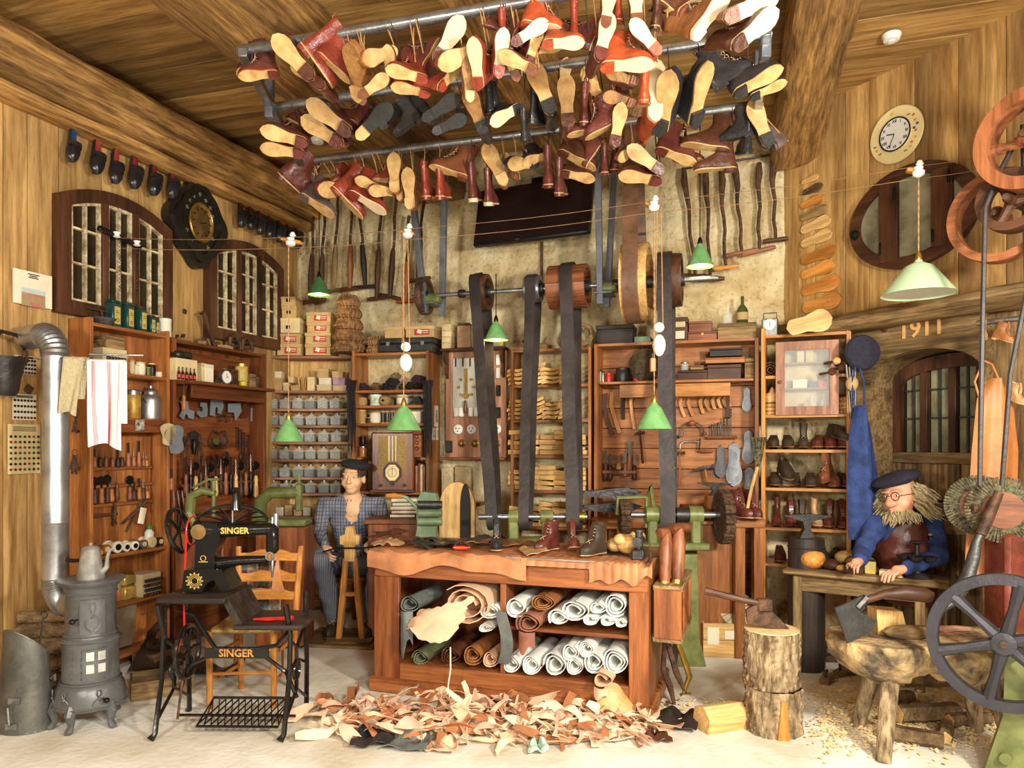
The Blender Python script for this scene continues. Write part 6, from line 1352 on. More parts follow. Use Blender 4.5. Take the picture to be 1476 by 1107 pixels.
t=wbox('dark-framed glass-fronted box with pale labels above the tool board',T0,981,22,35,'dark',d=.15);MB().box((0,-.08,.13),(.08,.004,.04)).build('label',m_cardl,t);MB().box((0,-.08,.05),(.07,.004,.06)).build('label',m_paper,t)
wbox('brown box beneath the slender augers, upper of two',T0,1010,32,15,'pulley',13,.14);wbox('carved brown box with brass clasp beneath the slender augers',T0,1013,40,13,'pulley',d=.17,latch=1)
t=wbox('long weathered wooden box holding two bottles',T0,1062,52,23,'old',d=.2)
TB=It(FF,.13,zF0+23*T0.m(1062)+.003)
bottle('short clear round glass bottle on the weathered box',TB.loc(1049),.034,.14,m_cglass,m_cardl);bottle('tall green glass bottle with a tan label on the weathered box',TB.loc(1070),.042,.2,m_gglass,m_gglass,m_card,neck=.3)
m_dkb=W('blackw','x')
for i,(x,w,h,lab,m) in enumerate([(863,7,20,'cream and green tube tin on the tool shelf',m_cardl),(869,5,17,'narrow glass tube beside the green tube tin',m_steel),(877,9,14,'small red round tin on the tool shelf',m_redp),(898,20,21,'pierced black metal can on the tool shelf',m_iron),(917,10,10,'red and white small tin beside the pierced can',m_red)]):tin(lab,T1,x,w,h,m,m_iron if i!=2 else m_redp)
t=thing('round_basket','dark round woven disc leaning on the wall behind the lamp cord','basket',T1.loc(932,.13),FF.a);MB().lathe([(0,-.02),(.13,-.015),(.135,0),(.13,.015),(0,.02)],26,(0,0,.02),RXm).build('disc',mat('bark',S(92,76,52),.8,0,.4,30,.8),t)
wbox('brown drawer box on the tool shelf beside the grey case',T1,999,42,14,'dark',d=.13);tin('small jar on the brown drawer box',T1,987,11,12,m_cglass,m_zinc,dz=15);wbox('small grey box on the brown drawer box',T1,1005,19,6,'old',15,.09)
t=wbox('large grey-brown lidded case on the tool shelf',T1,1044,46,21,'dark',d=.15);wbox('wooden tray lid on the grey-brown case',T1,1045,54,8,'peg',23,.15);wbox('black metal document box topmost on the tool shelf',T1,1046,44,12,'blackw',33,.1)
wbox('tall old brown canister box at the end of the tool shelf',T1,1080,13,30,'old',d=.1)
c3= lambda x,y:(740+x/3.954,500+y/3.954)
def curved(lab,x0,y0,x1,y1,wpx,wk,grp=None,v=VF-.02):
 u0,z0_=ff(*c3(x0,y0),v);u1,z1_=ff(*c3(x1,y1),v);w=wpx/3.954*FF.mpp(975);d=Vector((u1-u0,0,z1_-z0_));n_=Vector((-d.z,0,d.x)).normalized()
 pts=[Vector()+n_*0,d*.3-n_*w*.8,d*.6-n_*w*.6,d];a=[p+n_*w*.5 for p in pts];b=[p-n_*w*.5 for p in pts[::-1]]
 return solo('curved_pattern',lab,'pattern',MB().prism([(p.x,p.z) for p in a+b],-.005,.005),W(wk,'z'),FF.w(u0,v,z0_),FF.a,grp)
for i,(x0,y0,x1,y1,w,wk) in enumerate([(525,265,565,500,26,'dark'),(562,258,605,490,24,'chair')]):curved('long curved wooden pattern by the end post, %s'%['darker one','lighter one'][i],x0,y0,x1,y1,w,wk)
for i,(x0,y0,x1,y1) in enumerate([(958,285,978,400),(1003,282,1025,395),(1076,280,1082,380),(1105,285,1118,365),(1148,280,1148,355),(1180,278,1184,350),(1212,280,1216,345),(1228,280,1240,340)]):curved('small curved wooden pattern in the row under the apron, %s from the belt'%ORD[i],x0,y0,x1,y1,18,'chair','small curved patterns')
curved('long wooden spanner-like lever hanging behind the lamp',680,250,690,470,18,'chair')
m_br=m_rust
t=thing('bit_brace','iron carpenter brace with a round wooden grip on the tool board','brace',FF.w(ff(*c3(1020,440))[0],VF-.05,ff(*c3(1020,440))[1]),FF.a);k=FF.mpp(1000)/3.954
MB().tube([(-85*k,0,-75*k),(-55*k,0,-65*k),(-50*k,0,-10*k),(-25*k,0,5*k),(30*k,0,5*k),(60*k,0,-20*k),(72*k,0,-60*k)],.008,7).build('crank',m_steel,t);MB().sph((0,0,5*k),.022,12,8,sx=1.3).build('grip',W('pulley','x'),t);MB().lathe([(.0,0),(.02,.01),(.012,.03)],10,(72*k,0,-70*k)).build('pad',m_steel,t);MB().cyl((-105*k,0,-76*k),(-70*k,0,-76*k),.012,n=8).build('chuck',m_iron,t)
t=thing('bit_rack','small wooden rack of twist drill bits on the tool board','rack',FF.w(ff(*c3(1190,515))[0],VF-.04,ff(*c3(1190,515))[1]),FF.a)
MB().tube([(-85*k,0,0),(85*k,0,0)],.011,8).build('rail',W('pulley','x'),t)
for i,(x,h) in enumerate([(-55,70),(-40,75),(-22,80),(-8,85),(10,110),(28,95),(48,160)]):
 mb=MB();mb.cyl((x*k,0,0),(x*k,0,h*k),.006,n=6)
 for q in range(3 if h>90 else 1):mb.sph((x*k,0,(h-18*q)*k),.009,7,5)
 mb.build('drill_bit',m_iron,t)
t=thing('fret_saw','iron bow saw frame on the tool board under the brace','saw',FF.w(ff(*c3(955,580))[0],VF-.04,ff(*c3(955,580))[1]),FF.a)
MB().tube([(0,0,-20*k),(0,0,25*k),(15*k,0,42*k),(110*k,0,42*k)],.006,6).build('frame',m_steel,t);MB().cyl((112*k,0,60*k),(108*k,0,-15*k),.006,n=6).build('bar',m_iron,t);MB().tube([(100*k,0,-12*k),(140*k,0,-14*k),(190*k,0,-14*k)],[.006,.013,.009],7).build('handle',W('pulley','x'),t)
hammer('long-handled light hammer beside the widest belt',FF,*c3(948,605),*c3(948,800),VF-.05,.1,.012,W('pulley','z'));hammer('claw hammer with wooden handle hanging on a peg beside the bow saw',FF,*c3(1090,690),*c3(1105,770),VF-.06,.18,.016,W('chair','z'),hm=m_steel)
hammer('hammer with long handle hanging by the mallets',FF,*c3(722,492),*c3(738,665),VF-.05,.09,.012,W('dark','z'))
for i,(x,yt,yb,m_) in enumerate([(525,585,760,'dark'),(552,610,760,'dark'),(598,630,700,'pale'),(638,600,740,'pulley'),(662,535,720,'pulley'),(690,610,760,'dark')]):hand_tool('wooden-handled tool in the small rack on the tool board, %s from the end post'%ORD[i],FF,*[c3(x,0)[0],c3(0,yb)[1],c3(0,yt)[1]][:1],c3(0,yt)[1],c3(0,yb)[1],VF-.05,W(m_,'z'),'chisel','tools in the small rack',8).rotation_euler=(0,0,FF.a)
u,z=ff(*c3(610,712));solo('small_tool_rack','short wooden tool rack bar on the tool board','rack',MB().box((0,0,0),(205*k,.05,.03),ch=.004),W('pulley','x'),FF.w(u,VF-.05,z),FF.a)
for i,(x,y0,y1,L) in enumerate([(462,280,380,.0),(490,330,520,0)]):pliersV('long iron pliers hanging at the end post, %s one'%['shorter','longer'][i],FF,*c3(x,y0),c3(0,y1)[1],VF-.04,spread=.012)
m_isole=mat('grey_metal_sole',S(150,154,160),.45,.3,.3,8,.15)
for i,(x,y,L,m) in enumerate([(1330,300,150,m_isole),(1338,570,200,m_isole),(1182,655,190,mat('grey_rubber',S(110,110,112),.6)),(1258,670,260,m_isole),(1345,780,200,m_isole),(1287,860,110,m_patt)]):
 u,z=ff(*c3(x,y),VF-.02);kk=L/3.954*FF.mpp(1080)/.285
 t=thing('grey_sole','grey sole hanging on the tool board, %s'%['topmost by the post','beneath the topmost one by the post','smooth dark one','largest with a raised rim','lowest behind the broom','small round one'][i],'sole',FF.w(u,VF-.02,z),FF.a,'grey soles on the tool board')
 for q,(s_,y0,y1) in enumerate(((1,-.004,.004),(.86,-.007,-.004),(.6,-.009,-.006))):MB().prism([(-xx*s_*kk*1.05,(-yy)*s_*kk*(-1)) for xx,yy in sole_pts(0,1,1.05)],y0,y1).build('layer',m,t)
 MB().cyl((0,-.01,.145*kk),(0,.02,.145*kk),.004,n=6).build('nail',m_black,t)
FG=fr2(1097,5.27,1227,5.05);zg= lambda y:zat(FG,1162,y)
zG=[zg(y) for y in (480,597,648,704,762,815)]
ug=unit('shoe_shelf','pine shelves of old shoes between the tool board and the door',FG,0,FG.L,.26,zG+[.15],zG[0]+.05,0,'chair',sides=(1,1),backk=False,side=.03)
MB().box((.07,.13,zg(542)),(.09,.24,.02)).build('shelf_board',W('chair','x'),ug);MB().box((FG.L-.06,.13,zg(542)),(.09,.24,.02)).build('shelf_board',W('chair','x'),ug)
G0=It(FG,.13,zG[0]);G1=It(FG,.1,zG[1]);G1b=It(FG,.1,zg(541))
t=thing('shelf_scale','small white spring scale with a round dial and top handle','scale',G0.loc(1110),FG.a);kk=G0.m(1110)
MB().box((0,0,13*kk),(22*kk,.1,26*kk),ch=.008).build('body',m_zinc,t);MB().cyl((0,-.05,17*kk),(0,-.056,17*kk),8*kk,n=20).build('dial',m_white,t);MB().box((0,-.058,18*kk),(.003,.002,8*kk)).build('needle',m_black,t);MB().tube([(-9*kk,0,26*kk),(-9*kk,0,35*kk),(9*kk,0,35*kk),(9*kk,0,26*kk)],.004,6).build('handle',m_iron,t)
gc=thing('glass_cabinet','small pinkish wooden cabinet with a glass door holding bottles and boxes','cabinet',FG.w(FG.px(1163,640,.02)[0],.0,zG[1]),FG.a);kk=FG.mpp(1163)
gw,gh,gd=82*kk,104*kk,.2
MB().box((0,gd-.01,gh/2),(gw,.012,gh)).build('back',m_cardl,gc)
for s_ in (-1,1):MB().box((s_*(gw/2-.01),gd/2,gh/2),(.02,gd,gh)).build('side',W('pink','z'),gc);
for z in (.01,gh-.01):MB().box((0,gd/2,z),(gw-.03,gd-.01,.02)).build('side',W('pink','x'),gc)
zs2=(gh*.36,gh*.72)
for z in zs2:MB().box((0,gd*.55,z),(gw-.045,gd*.7,.01)).build('shelf',W('pulley','x'),gc)
fr_=.055;dg=MB().prism([(-gw/2-.005,-.005),(gw/2+.005,-.005),(gw/2+.005,gh+.005),(-gw/2-.005,gh+.005)],-.024,-.004,hole=[(-gw/2+fr_,fr_),(gw/2-fr_,fr_),(gw/2-fr_,gh-fr_),(-gw/2+fr_,gh-fr_)]).build('door',W('pink','z'),gc)
MB().box((0,-.014,gh/2),(gw-2*fr_+.01,.004,gh-2*fr_+.01)).build('pane',mat('cabinet_glass',S(240,244,244),.04,0,0,5,0,alpha=.16,rv=0,spec=.8),dg);MB().sph((-gw/2+.022,-.034,gh*.45),.013).build('knob',W('pink','x'),dg)
GL=[It(FG,.1,zG[1]+z) for z in (.022,zs2[0]+.006,zs2[1]+.006)]
for i,(px,j,w,h,m,lab) in enumerate([(1154,2,10,17,m_cardl,'cream box on the top inner shelf of the glass cabinet'),(1167,2,11,21,m_gl,'round yellow tin on the top inner shelf of the glass cabinet'),(1153,1,20,13,m_paper,'long pale packet on the middle inner shelf'),(1172,1,12,9,mat('blueb',S(60,80,110),.5),'small blue packet in the glass cabinet'),(1186,1,14,10,m_red,'small red packet in the glass cabinet'),(1162,0,7,14,m_card,'orange packet at the bottom of the glass cabinet')]):carton(lab,GL[j],px,w,h,m,0,.05,name='packet')
bottle('round apothecary bottle at the bottom of the glass cabinet',GL[0].loc(1171),.03,.11,m_cglass,m_cglass);bottle('second clear bottle at the bottom of the glass cabinet',GL[0].loc(1187),.024,.12,m_cglass,m_cglass)
t=thing('leather_coil','coiled brown leather strip on the shelf beside the glass cabinet','coil',G1b.loc(1111,.055),FG.a)
MB().sheet(lambda a,b:((.012+.042*a)*math.cos(a*15),-.04+.08*b,(.012+.042*a)*math.sin(a*15)),50,1,.004).build('coil',leather('coil',S(120,84,56),.6),t)
def block_turned(lab,it,px,w,h,n,dz=0):
 k=it.m(px);t=thing('turned_form',lab,'form',it.loc(px,dz*k),0);r=w*k/2;hh=h*k/n
 for j in range(n):MB().lathe([(r*.8,j*hh),(r,(j+.2)*hh),(r,(j+.7)*hh),(r*.8,(j+.98)*hh)],16).build('segment',W('pale','x'),t)
 return t
block_turned('stack of turned wooden discs beside the glass cabinet',G1,1112,17,17,3);t=block_turned('onion-shaped turned wooden form beside the glass cabinet',G1,1113,20,14,1,18);MB().lathe([(.03,0),(.02,.03),(0,.055)],12,(0,0,.062)).build('tip',W('pale','z'),t)
block_turned('stack of turned wooden rings at the door end of the shelf',G1,1217,14,25,4)
for i,(px,py) in enumerate(((1206,520),(1213,530),(1220,524),(1199,536))):
 t=thing('candle_holder','small turned wooden peg head on the glass cabinet side, %s one'%ORD[i],'peg',P(px,py,4.93),0,'pegs beside the glass cabinet');MB().lathe([(0,-.02),(.02,-.016),(.026,0),(.02,.016),(0,.02)],12,(0,0,0),RXm@Matrix.Rotation(.4,4,'Y')).build('head',W('dark' if i else 'pale','x'),t);MB().cyl((0,.02,0),(-.01,.16,0),.009,n=7).build('stem',W('dark','x'),t)
def stand(lab,fr,px,z,kind,c,yaw=0,v=.13,sc=.95,sole='old',pitch=0,roll=0,lace=True,dz=0,grp='old shoes on the pine shelves'):
 o=copy_tree(boot(kind,c,sole,None,lace,None,'old_shoe'));
 if 'proto' in o:del o['proto']
 o.location=fr.w(fr.px(px,640,v)[0],v,z+dz) if isinstance(fr,Fr) else fr
 o.rotation_euler=Euler((pitch,roll,(fr.a if isinstance(fr,Fr) else 0)+yaw));o.scale=(sc,)*3; return tag(o,lab,'shoe',grp)
rowsG=[(1,[(1115,'shoe','oldb',0),(1135,'shoe','oldb',.1),(1158,'boot','oldb',0),(1179,'shoe','ox',-.1),(1195,'shoe','ox',.1),(1213,'shoe','ox',.2)]),(2,[(1117,'shoe','oldb',.1),(1140,'shoe','oldb',-.4),(1168,'shoe','oldb',0),(1201,'shoe','brown',.1),(1218,'shoe','oldb',.3)]),
         (3,[(1120,'chelsea','ox',0),(1140,'boot','ox',.1),(1156,'boot','oldb',0),(1175,'chelsea','sand',.2),(1196,'boot','ox',-.1),(1214,'boot','ox',.1)]),(4,[(1124,'shoe','ox',.1),(1206,'shoe','oldb',0),(1186,'shoe','oldb',.2)])]
for r,lst in rowsG:
 for i,(px,kd,c,yw) in enumerate(lst):stand('%s %s on the %s shelf by the blue apron, %s from post'%(LNAME[c],KN[kd].replace('elastic-sided ','plain '),['','upper','middle','third','lowest'][r],ORD[i]),FG,px,zG[r+1]+.001,kd,c,yw,sc=.8 if kd!='shoe' else .9)
stand('worn dark shoe lying across the pair on the upper shelf',FG,1207,zG[2],'shoe','oldb',.6,.1,.85,dz=.07,pitch=.2);stand('worn dark shoe piled on the pair on the middle shelf',FG,1131,zG[3],'shoe','oldb',.3,.1,.95,dz=.08,pitch=.3);stand('brown laced shoe piled on the middle shelf',FG,1192,zG[3],'boot','brown',-.3,.1,.8,dz=.07,pitch=.4)
# FIGURES
class Sdf:
 def __init__(s,lo,hi,h):
  s.lo=np.array(lo,float);s.h=h;s.n=np.ceil((np.array(hi)-s.lo)/h).astype(int)+1;s.F=np.full(s.n,.06,np.float32)
 def _sl(s,a,b,m):
  i0=np.clip(((np.minimum(a,b)-m-s.lo)/s.h).astype(int),0,s.n-1);i1=np.clip(((np.maximum(a,b)+m-s.lo)/s.h).astype(int)+2,1,s.n)
  ax=[s.lo[k]+s.h*np.arange(i0[k],i1[k]) for k in range(3)]
  return tuple(slice(i0[k],i1[k]) for k in range(3)),np.meshgrid(*ax,indexing='ij')
 def _put(s,sl,d,k,sub):
  f=s.F[sl]
  if sub:d=-d;h=np.clip(.5-.5*(d-f)/-k,0,1) if 0 else np.clip(.5+.5*(d-f)/k,0,1);s.F[sl]=f*(1-h)+d*h+k*h*(1-h)
  else:h=np.clip(.5+.5*(f-d)/k,0,1);s.F[sl]=f*(1-h)+d*h-k*h*(1-h)
 def cap(s,a,b,r0,r1=None,k=.012,sub=False,flat=None):
  a=np.array(a,float);b=np.array(b,float);r1=r0 if r1 is None else r1
  sl,(X,Y,Z)=s._sl(a,b,max(r0,r1)+.06)
  d=b-a;L=max((d**2).sum(),1e-9);t=np.clip(((X-a[0])*d[0]+(Y-a[1])*d[1]+(Z-a[2])*d[2])/L,0,1)
  q=np.sqrt((X-a[0]-t*d[0])**2+(Y-a[1]-t*d[1])**2+(Z-a[2]-t*d[2])**2)-(r0+(r1-r0)*t);s._put(sl,q.astype(np.float32),k,sub); return s
 def ell(s,c,r,R_=None,k=.012,sub=False):
  c=np.array(c,float);r=np.array(r,float);sl,(X,Y,Z)=s._sl(c,c,max(r)+.05)
  p=[X-c[0],Y-c[1],Z-c[2]]
  if R_ is not None:m=np.array(R_.transposed());p=[m[i][0]*p[0]+m[i][1]*p[1]+m[i][2]*p[2] for i in range(3)]
  q0=np.sqrt(sum((p[i]/r[i])**2 for i in range(3)));q1=np.sqrt(sum((p[i]/r[i]**2)**2 for i in range(3)))+1e-6
  s._put(sl,(q0*(q0-1)/q1).astype(np.float32),k,sub); return s
 def noise(s,amp,f):
  ax=[s.lo[k]+s.h*np.arange(s.n[k]) for k in range(3)];X,Y,Z=np.meshgrid(*ax,indexing='ij')
  s.F+=(amp*(np.sin(X*f+2*np.sin(Z*f*.6))*np.sin(Y*f*.9+Z*f*.35)+.5*np.sin(Z*f*1.7+X*f*.8))).astype(np.float32); return s
 def mesh(s,name='body'):
  F=s.F;F[0]=F[-1]=.05;F[:,0]=F[:,-1]=.05;F[:,:,0]=F[:,:,-1]=.05
  ins=F<0;n=s.n-1;cnt=np.zeros(n,np.float32);acc=[np.zeros(n,np.float32) for _ in range(3)]
  for ax in range(3):
   o=[a for a in range(3) if a!=ax]
   for i in (0,1):
    for j in (0,1):
     s0=[None]*3;s1=[None]*3;s0[ax]=slice(0,n[ax]);s1[ax]=slice(1,n[ax]+1)
     for a,q in zip(o,(i,j)):s0[a]=s1[a]=slice(q,n[a]+q)
     a0,a1=F[tuple(s0)],F[tuple(s1)];m=(a0<0)!=(a1<0);t=np.where(m,a0/np.where(m,a0-a1,1),0)
     cnt+=m;acc[ax]+=t*m
     for a,q in zip(o,(i,j)):acc[a]+=q*m
  act=cnt>0;idx=np.full(n,-1,int);idx[act]=np.arange(act.sum());I=np.argwhere(act)
  V=np.stack([(I[:,a]+acc[a][act]/cnt[act])*s.h+s.lo[a] for a in range(3)],1);Q=[]
  for ax in range(3):
   o=[a for a in range(3) if a!=ax];s0=[slice(1,n[a]) for a in range(3)];s1=list(s0);s0[ax]=slice(0,n[ax]);s1[ax]=slice(1,n[ax]+1)
   a0,a1=ins[tuple(s0)],ins[tuple(s1)];E=np.argwhere(a0!=a1);fl=a0[a0!=a1]
   if ax!=0:pass
   off=np.array([1,1,1]);off[ax]=0;E=E+off
   def c(di,dj):q=E.copy();q[:,o[0]]-=di;q[:,o[1]]-=dj; return idx[q[:,0],q[:,1],q[:,2]]
   f=np.stack([c(1,1),c(0,1),c(0,0),c(1,0)],1)
   fl2=fl if ax!=1 else ~fl
   f[~fl2]=f[~fl2][:,::-1];Q.append(f)
  Q=np.concatenate(Q);Q=Q[(Q>=0).all(1)]
  me=bpy.data.meshes.new(name);me.from_pydata(V.tolist(),[],Q.tolist());me.polygons.foreach_set('use_smooth',[True]*len(me.polygons));me.update(); return me
 def build(s,name,m,parent):me=s.mesh(name);me.materials.append(m); return link(name,me,parent)
m_skin=mat('painted_skin',S(232,184,140),.45,0,.06,10,.03,rv=0);m_skin2=mat('rosy_skin',S(236,170,136),.5,0,.12,8,.03,rv=0)
def check_mat(name,base,c1,c2,s1,s2):
 m=mat(name,base,.9,0,.1,20,.3,rv=0);nt=m.node_tree;N=nt.nodes;L=nt.links;b=N['Principled BSDF'];prev=b.inputs['Base Color'].links[0].from_socket
 tc=N.new('ShaderNodeTexCoord')
 for ax,c,sc,th in (('X',c1,s1,.80),('Z',c2,s2,.86),('X',c2,s1*.5,.93)):
  if c is None:continue
  w=N.new('ShaderNodeTexWave');w.bands_direction=ax;w.inputs['Scale'].default_value=sc;w.inputs['Distortion'].default_value=.6;L.new(tc.outputs['Object'],w.inputs['Vector'])
  r=N.new('ShaderNodeMath');r.operation='GREATER_THAN';r.inputs[1].default_value=th;L.new(w.outputs[1],r.inputs[0])
  mx=N.new('ShaderNodeMix');mx.data_type='RGBA';mx.inputs[7].default_value=(*c,1);L.new(r.outputs[0],mx.inputs[0]);L.new(prev,mx.inputs[6]);prev=mx.outputs[2]
 L.new(prev,b.inputs['Base Color']); return m
def rotm(a,b,c): return Euler((a,b,c)).to_matrix()
def hand(sd,w,fwd,nrm,side,sc=1.0,curl=.9):
 """five fingers on a palm; nrm: where the palm faces; side +1 puts the thumb on fwd x nrm"""
 f=Vector(fwd).normalized();n=Vector(nrm);n=(n-f*n.dot(f)).normalized();t=f.cross(n)*side;w=Vector(w)
 pc=w+f*.045*sc;sd.cap(w,w+f*.05*sc,.022*sc,.03*sc,.012);sd.cap(pc+t*.018*sc,pc-t*.02*sc+f*.02*sc,.015*sc,.015*sc,.01)
 for i,L in enumerate((.068,.076,.07,.055)):
  b=w+f*.082*sc+t*(.03-.02*i)*sc;d1=(f*math.cos(curl*.6)+n*math.sin(curl*.6)+t*(.1-.07*i));d2=(f*math.cos(curl*1.7)+n*math.sin(curl*1.7));r=.0088*sc
  p1=b+d1*L*.5*sc;p2=p1+d2*L*.5*sc;sd.cap(b-f*.01*sc,p1,r*1.05,r,.003);sd.cap(p1,p2,r,r*.82,.003)
 b=w+f*.03*sc+t*.026*sc;p1=b+(f*.6+t*.7+n*.3).normalized()*.034*sc;p2=p1+(f*.9+t*.1+n*.5).normalized()*.03*sc;sd.cap(b,p1,.0125*sc,.0105*sc,.008);sd.cap(p1,p2,.0105*sc,.009*sc,.003)
def head(sd,c,M,sc=1.0,nose=1.0):
 """face towards local -y"""
 T= lambda x,y,z:tuple(Vector(c)+M@(Vector((x,y,z))*sc));E= lambda p,r,k=.012,sub=False:sd.ell(T(*p),[q*sc for q in r],M,k*sc,sub);C= lambda a,b,r0,r1,k=.006,sub=False:sd.cap(T(*a),T(*b),r0*sc,r1*sc,k*sc,sub)
 E((0,.012,.03),(.077,.095,.085));E((0,-.018,-.035),(.06,.068,.07),.03);E((0,-.055,-.088),(.03,.024,.02),.025)
 for s_ in (-1,1):
  E((s_*.042,-.052,-.03),(.026,.026,.026),.02);E((s_*.078,.012,-.005),(.011,.02,.032),.006);C((s_*.014,-.086,.036),(s_*.05,-.074,.036),.009,.007,.01);E((s_*.031,-.094,.016),(.018,.014,.011),.01,True)
  E((s_*.033,-.073,.014),(.0155,.0145,.012),.002)
 C((0,-.088,.02),(0,-.108,-.022),.008*nose,.014*nose,.008)
 for s_ in (-1,1):E((s_*.012*nose,-.1,-.026),(.009*nose,.01*nose,.008*nose),.005)
 C((-.02,-.082,-.052),(.02,-.082,-.052),.0065,.0065,.004);C((-.016,-.08,-.064),(.016,-.08,-.064),.0075,.0075,.004);C((-.022,-.09,-.058),(.022,-.09,-.058),.002,.002,.003,True)
 return T
def eyes(par,T,M,c_iris,sc=1.0):
 for s_ in (-1,1):
  e=link('eye',None,par);e.location=T(s_*.033,-.0795,.0145)
  MB().sph((0,0,0),.0098*sc,12,8,sx=1.15,sz=.72).build('eyeball',m_white,e).rotation_euler=M.to_euler();MB().sph((0,0,0),.0048*sc,8,6,sy=.4).build('iris',c_iris,e).location=M@Vector((0,-.0088*sc,.0))
def beret(par,c,M,r,m,tilt=0):
 mb=MB().lathe([(r*.6,0),(r*.64,.012),(r*.98,.02),(r*1.08,.038),(r*.95,.06),(r*.5,.078),(0,.083)],28,sy=1.08,wob=.02).lathe([(r*.6,0),(r*.55,.03),(0,.05)],24);mb.cyl((0,0,.08),(.003,0,.1),.004,n=6)
 o=mb.build('beret',m,par);o.location=c;o.rotation_euler=(M@rotm(.0,tilt,0)).to_euler(); return o
p1=thing('person','seated mannequin man in black beret and blue checked shirt holding a wooden last','person',(0,0,0))
nk,pel=P(507,714,6.0),P(506,812,6.06);shl,shr=P(467,727,5.98),P(547,727,5.98);ell_,elr=P(461,768,5.86),P(553,766,5.86);wl_,wr_2=P(469,788,5.66),P(546,779,5.66)
hpl,hpr=P(492,815,6.03),P(522,815,6.03);knl,knr=P(462,806,5.62),P(548,812,5.62);fl_,fr_2=P(484,896,5.66),P(528,898,5.66)
hM=rotm(-.02,0,-.08);hc=P(509,690,5.94)
lo=(-1.75,5.42,.0);hi=(-.9,6.25,1.5)
def torso(sd,g,k=.05):
 sd.cap(nk+Vector((0,.01,-.07)),pel,.105+g,.125+g,k);sd.cap(shl+Vector((.04,0,-.01)),shr-Vector((.04,0,.01)),.062+g,.062+g,k);sd.ell(nk+Vector((0,-.0,-.2)),(.165+g,.11+g,.2),None,k)
def arms(sd,g,e=1.0):
 for a,b,c in ((shl,ell_,wl_),(shr,elr,wr_2)):sd.cap(a,b,.052+g,.042+g,.03);sd.cap(b,b.lerp(c,e),.043+g,.03+g,.02)
sd=Sdf(lo,hi,.0055);T1h=head(sd,hc,hM,1.12);sd.cap(nk+Vector((0,0,-.03)),hc+Vector((0,.02,-.05)),.058,.054,.02);torso(sd,-.012);arms(sd,-.008)
for a,b,c in ((hpl,knl,fl_),(hpr,knr,fr_2)):sd.cap(a,b,.07,.055,.03);sd.cap(b,c,.05,.035,.02)
hand(sd,wl_,(.25,-.55,-.55),(.7,0,-.5),1,1.05,.8);hand(sd,wr_2,(-.5,-.6,-.15),(-.2,0,-1),1,1.05,.8)
sd.build('body',m_skin,p1);eyes(p1,T1h,hM,m_black,1.12)
m_shirt=check_mat('checked_shirt',S(116,122,142),S(152,150,148),S(88,92,110),13,11);sd=Sdf(lo,hi,.007);torso(sd,.008);arms(sd,.008,.93)
sd.cap(P(507,716,5.87),P(507,740,5.80),.028,.012,.008,True);sd.cap(hc+Vector((0,0,-.3)),hc+Vector((0,.01,0)),.068,.07,.008,True);sd.noise(.0035,42);sd.build('shirt',m_shirt,p1)
mbc=MB()
for s_ in (-1,1):mbc.sheet(lambda a,b:nk+Vector((s_*(.01+.075*math.sin(a*2.2)),-.09+.13*a,-.03+.05*a-.045*b+.03*math.sin(a*3)*0)),8,3,.006)
mbc.build('collar',m_shirt,p1)
for q in range(3):MB().cyl(P(507,742+12*q,5.835),P(507,742+12*q,5.825),.007,n=8).build('button',m_paper,p1)
m_cord_=check_mat('striped_trousers',S(92,96,110),S(136,138,146),None,22,1);sd=Sdf(lo,hi,.009)
for a,b,c in ((hpl,knl,fl_),(hpr,knr,fr_2)):sd.cap(a,b,.088,.075,.04);sd.cap(b,c,.076,.072,.03)
sd.ell(pel,(.16,.13,.1),None,.04);sd.noise(.005,34);sd.build('trousers',m_cord_,p1)
beret(p1,T1h(.01,.006,.066),hM@rotm(.1,0,0),.112,mat('black_wool',S(44,42,46),.95,0,.2,40,.3),.16)
hr1=MB()
for q in range(26):
 a=-2.4+4.8*q/25+PI/2;hr1.tube([T1h(math.cos(a)*.075,.012+math.sin(a)*.09,.075),T1h(math.cos(a)*.08,.014+math.sin(a)*.096,.045),T1h(math.cos(a)*.079,.014+math.sin(a)*.094,.02-.02*abs(math.sin(a)))],[.009,.01,.006],5)
hr1.build('hair',m_rust,p1)
for f_,yw in ((fl_,-.15),(fr_2,.2)):
 o=copy_tree(boot('boot','oldb','old',None,True,None,'boot'));o.parent=p1;o.location=(f_.x,f_.y-.03,.02);o.rotation_euler=(0,0,yw);o.scale=(1.05,)*3;o.name='boot'
t=thing('work_stool','low wooden stool under the seated man in the checked shirt','stool',(pel.x,pel.y,0));MB().lathe([(.15,.38),(.16,.4),(.15,.415)],20).build('seat',W('chair','x'),t)
for q in range(4):a=PI/4+q*PI/2;MB().cyl((math.cos(a)*.15,math.sin(a)*.15,0),(math.cos(a)*.1,math.sin(a)*.1,.385),.018,n=8).build('leg',W('chair','z'),t)
t=thing('foot_board','low wooden platform board under the man and his clamp','board',P(497,905,5.62)*1,-.15);t.location.z=0;MB().box((0,0,.012),(.62,.5,.022),ch=.004).build('board',W('old','x'),t)
cl=thing('last_clamp','wooden foot clamp with a pale shoe form between the man knees','clamp',(P(505,900,5.5).x,5.5,.023))
for s_ in (-1,1):MB().tube([(s_*.09,0,0),(s_*.06,0,.3),(s_*.035,0,.62)],[.024,.028,.02],8).build('leg',W('chair','z'),cl)
MB().box((0,0,.35),(.12,.03,.03),ch=.004).build('stretcher',W('chair','x'),cl);MB().box((0,-.02,.01),(.34,.18,.02),ch=.004).build('base',W('old','x'),cl)
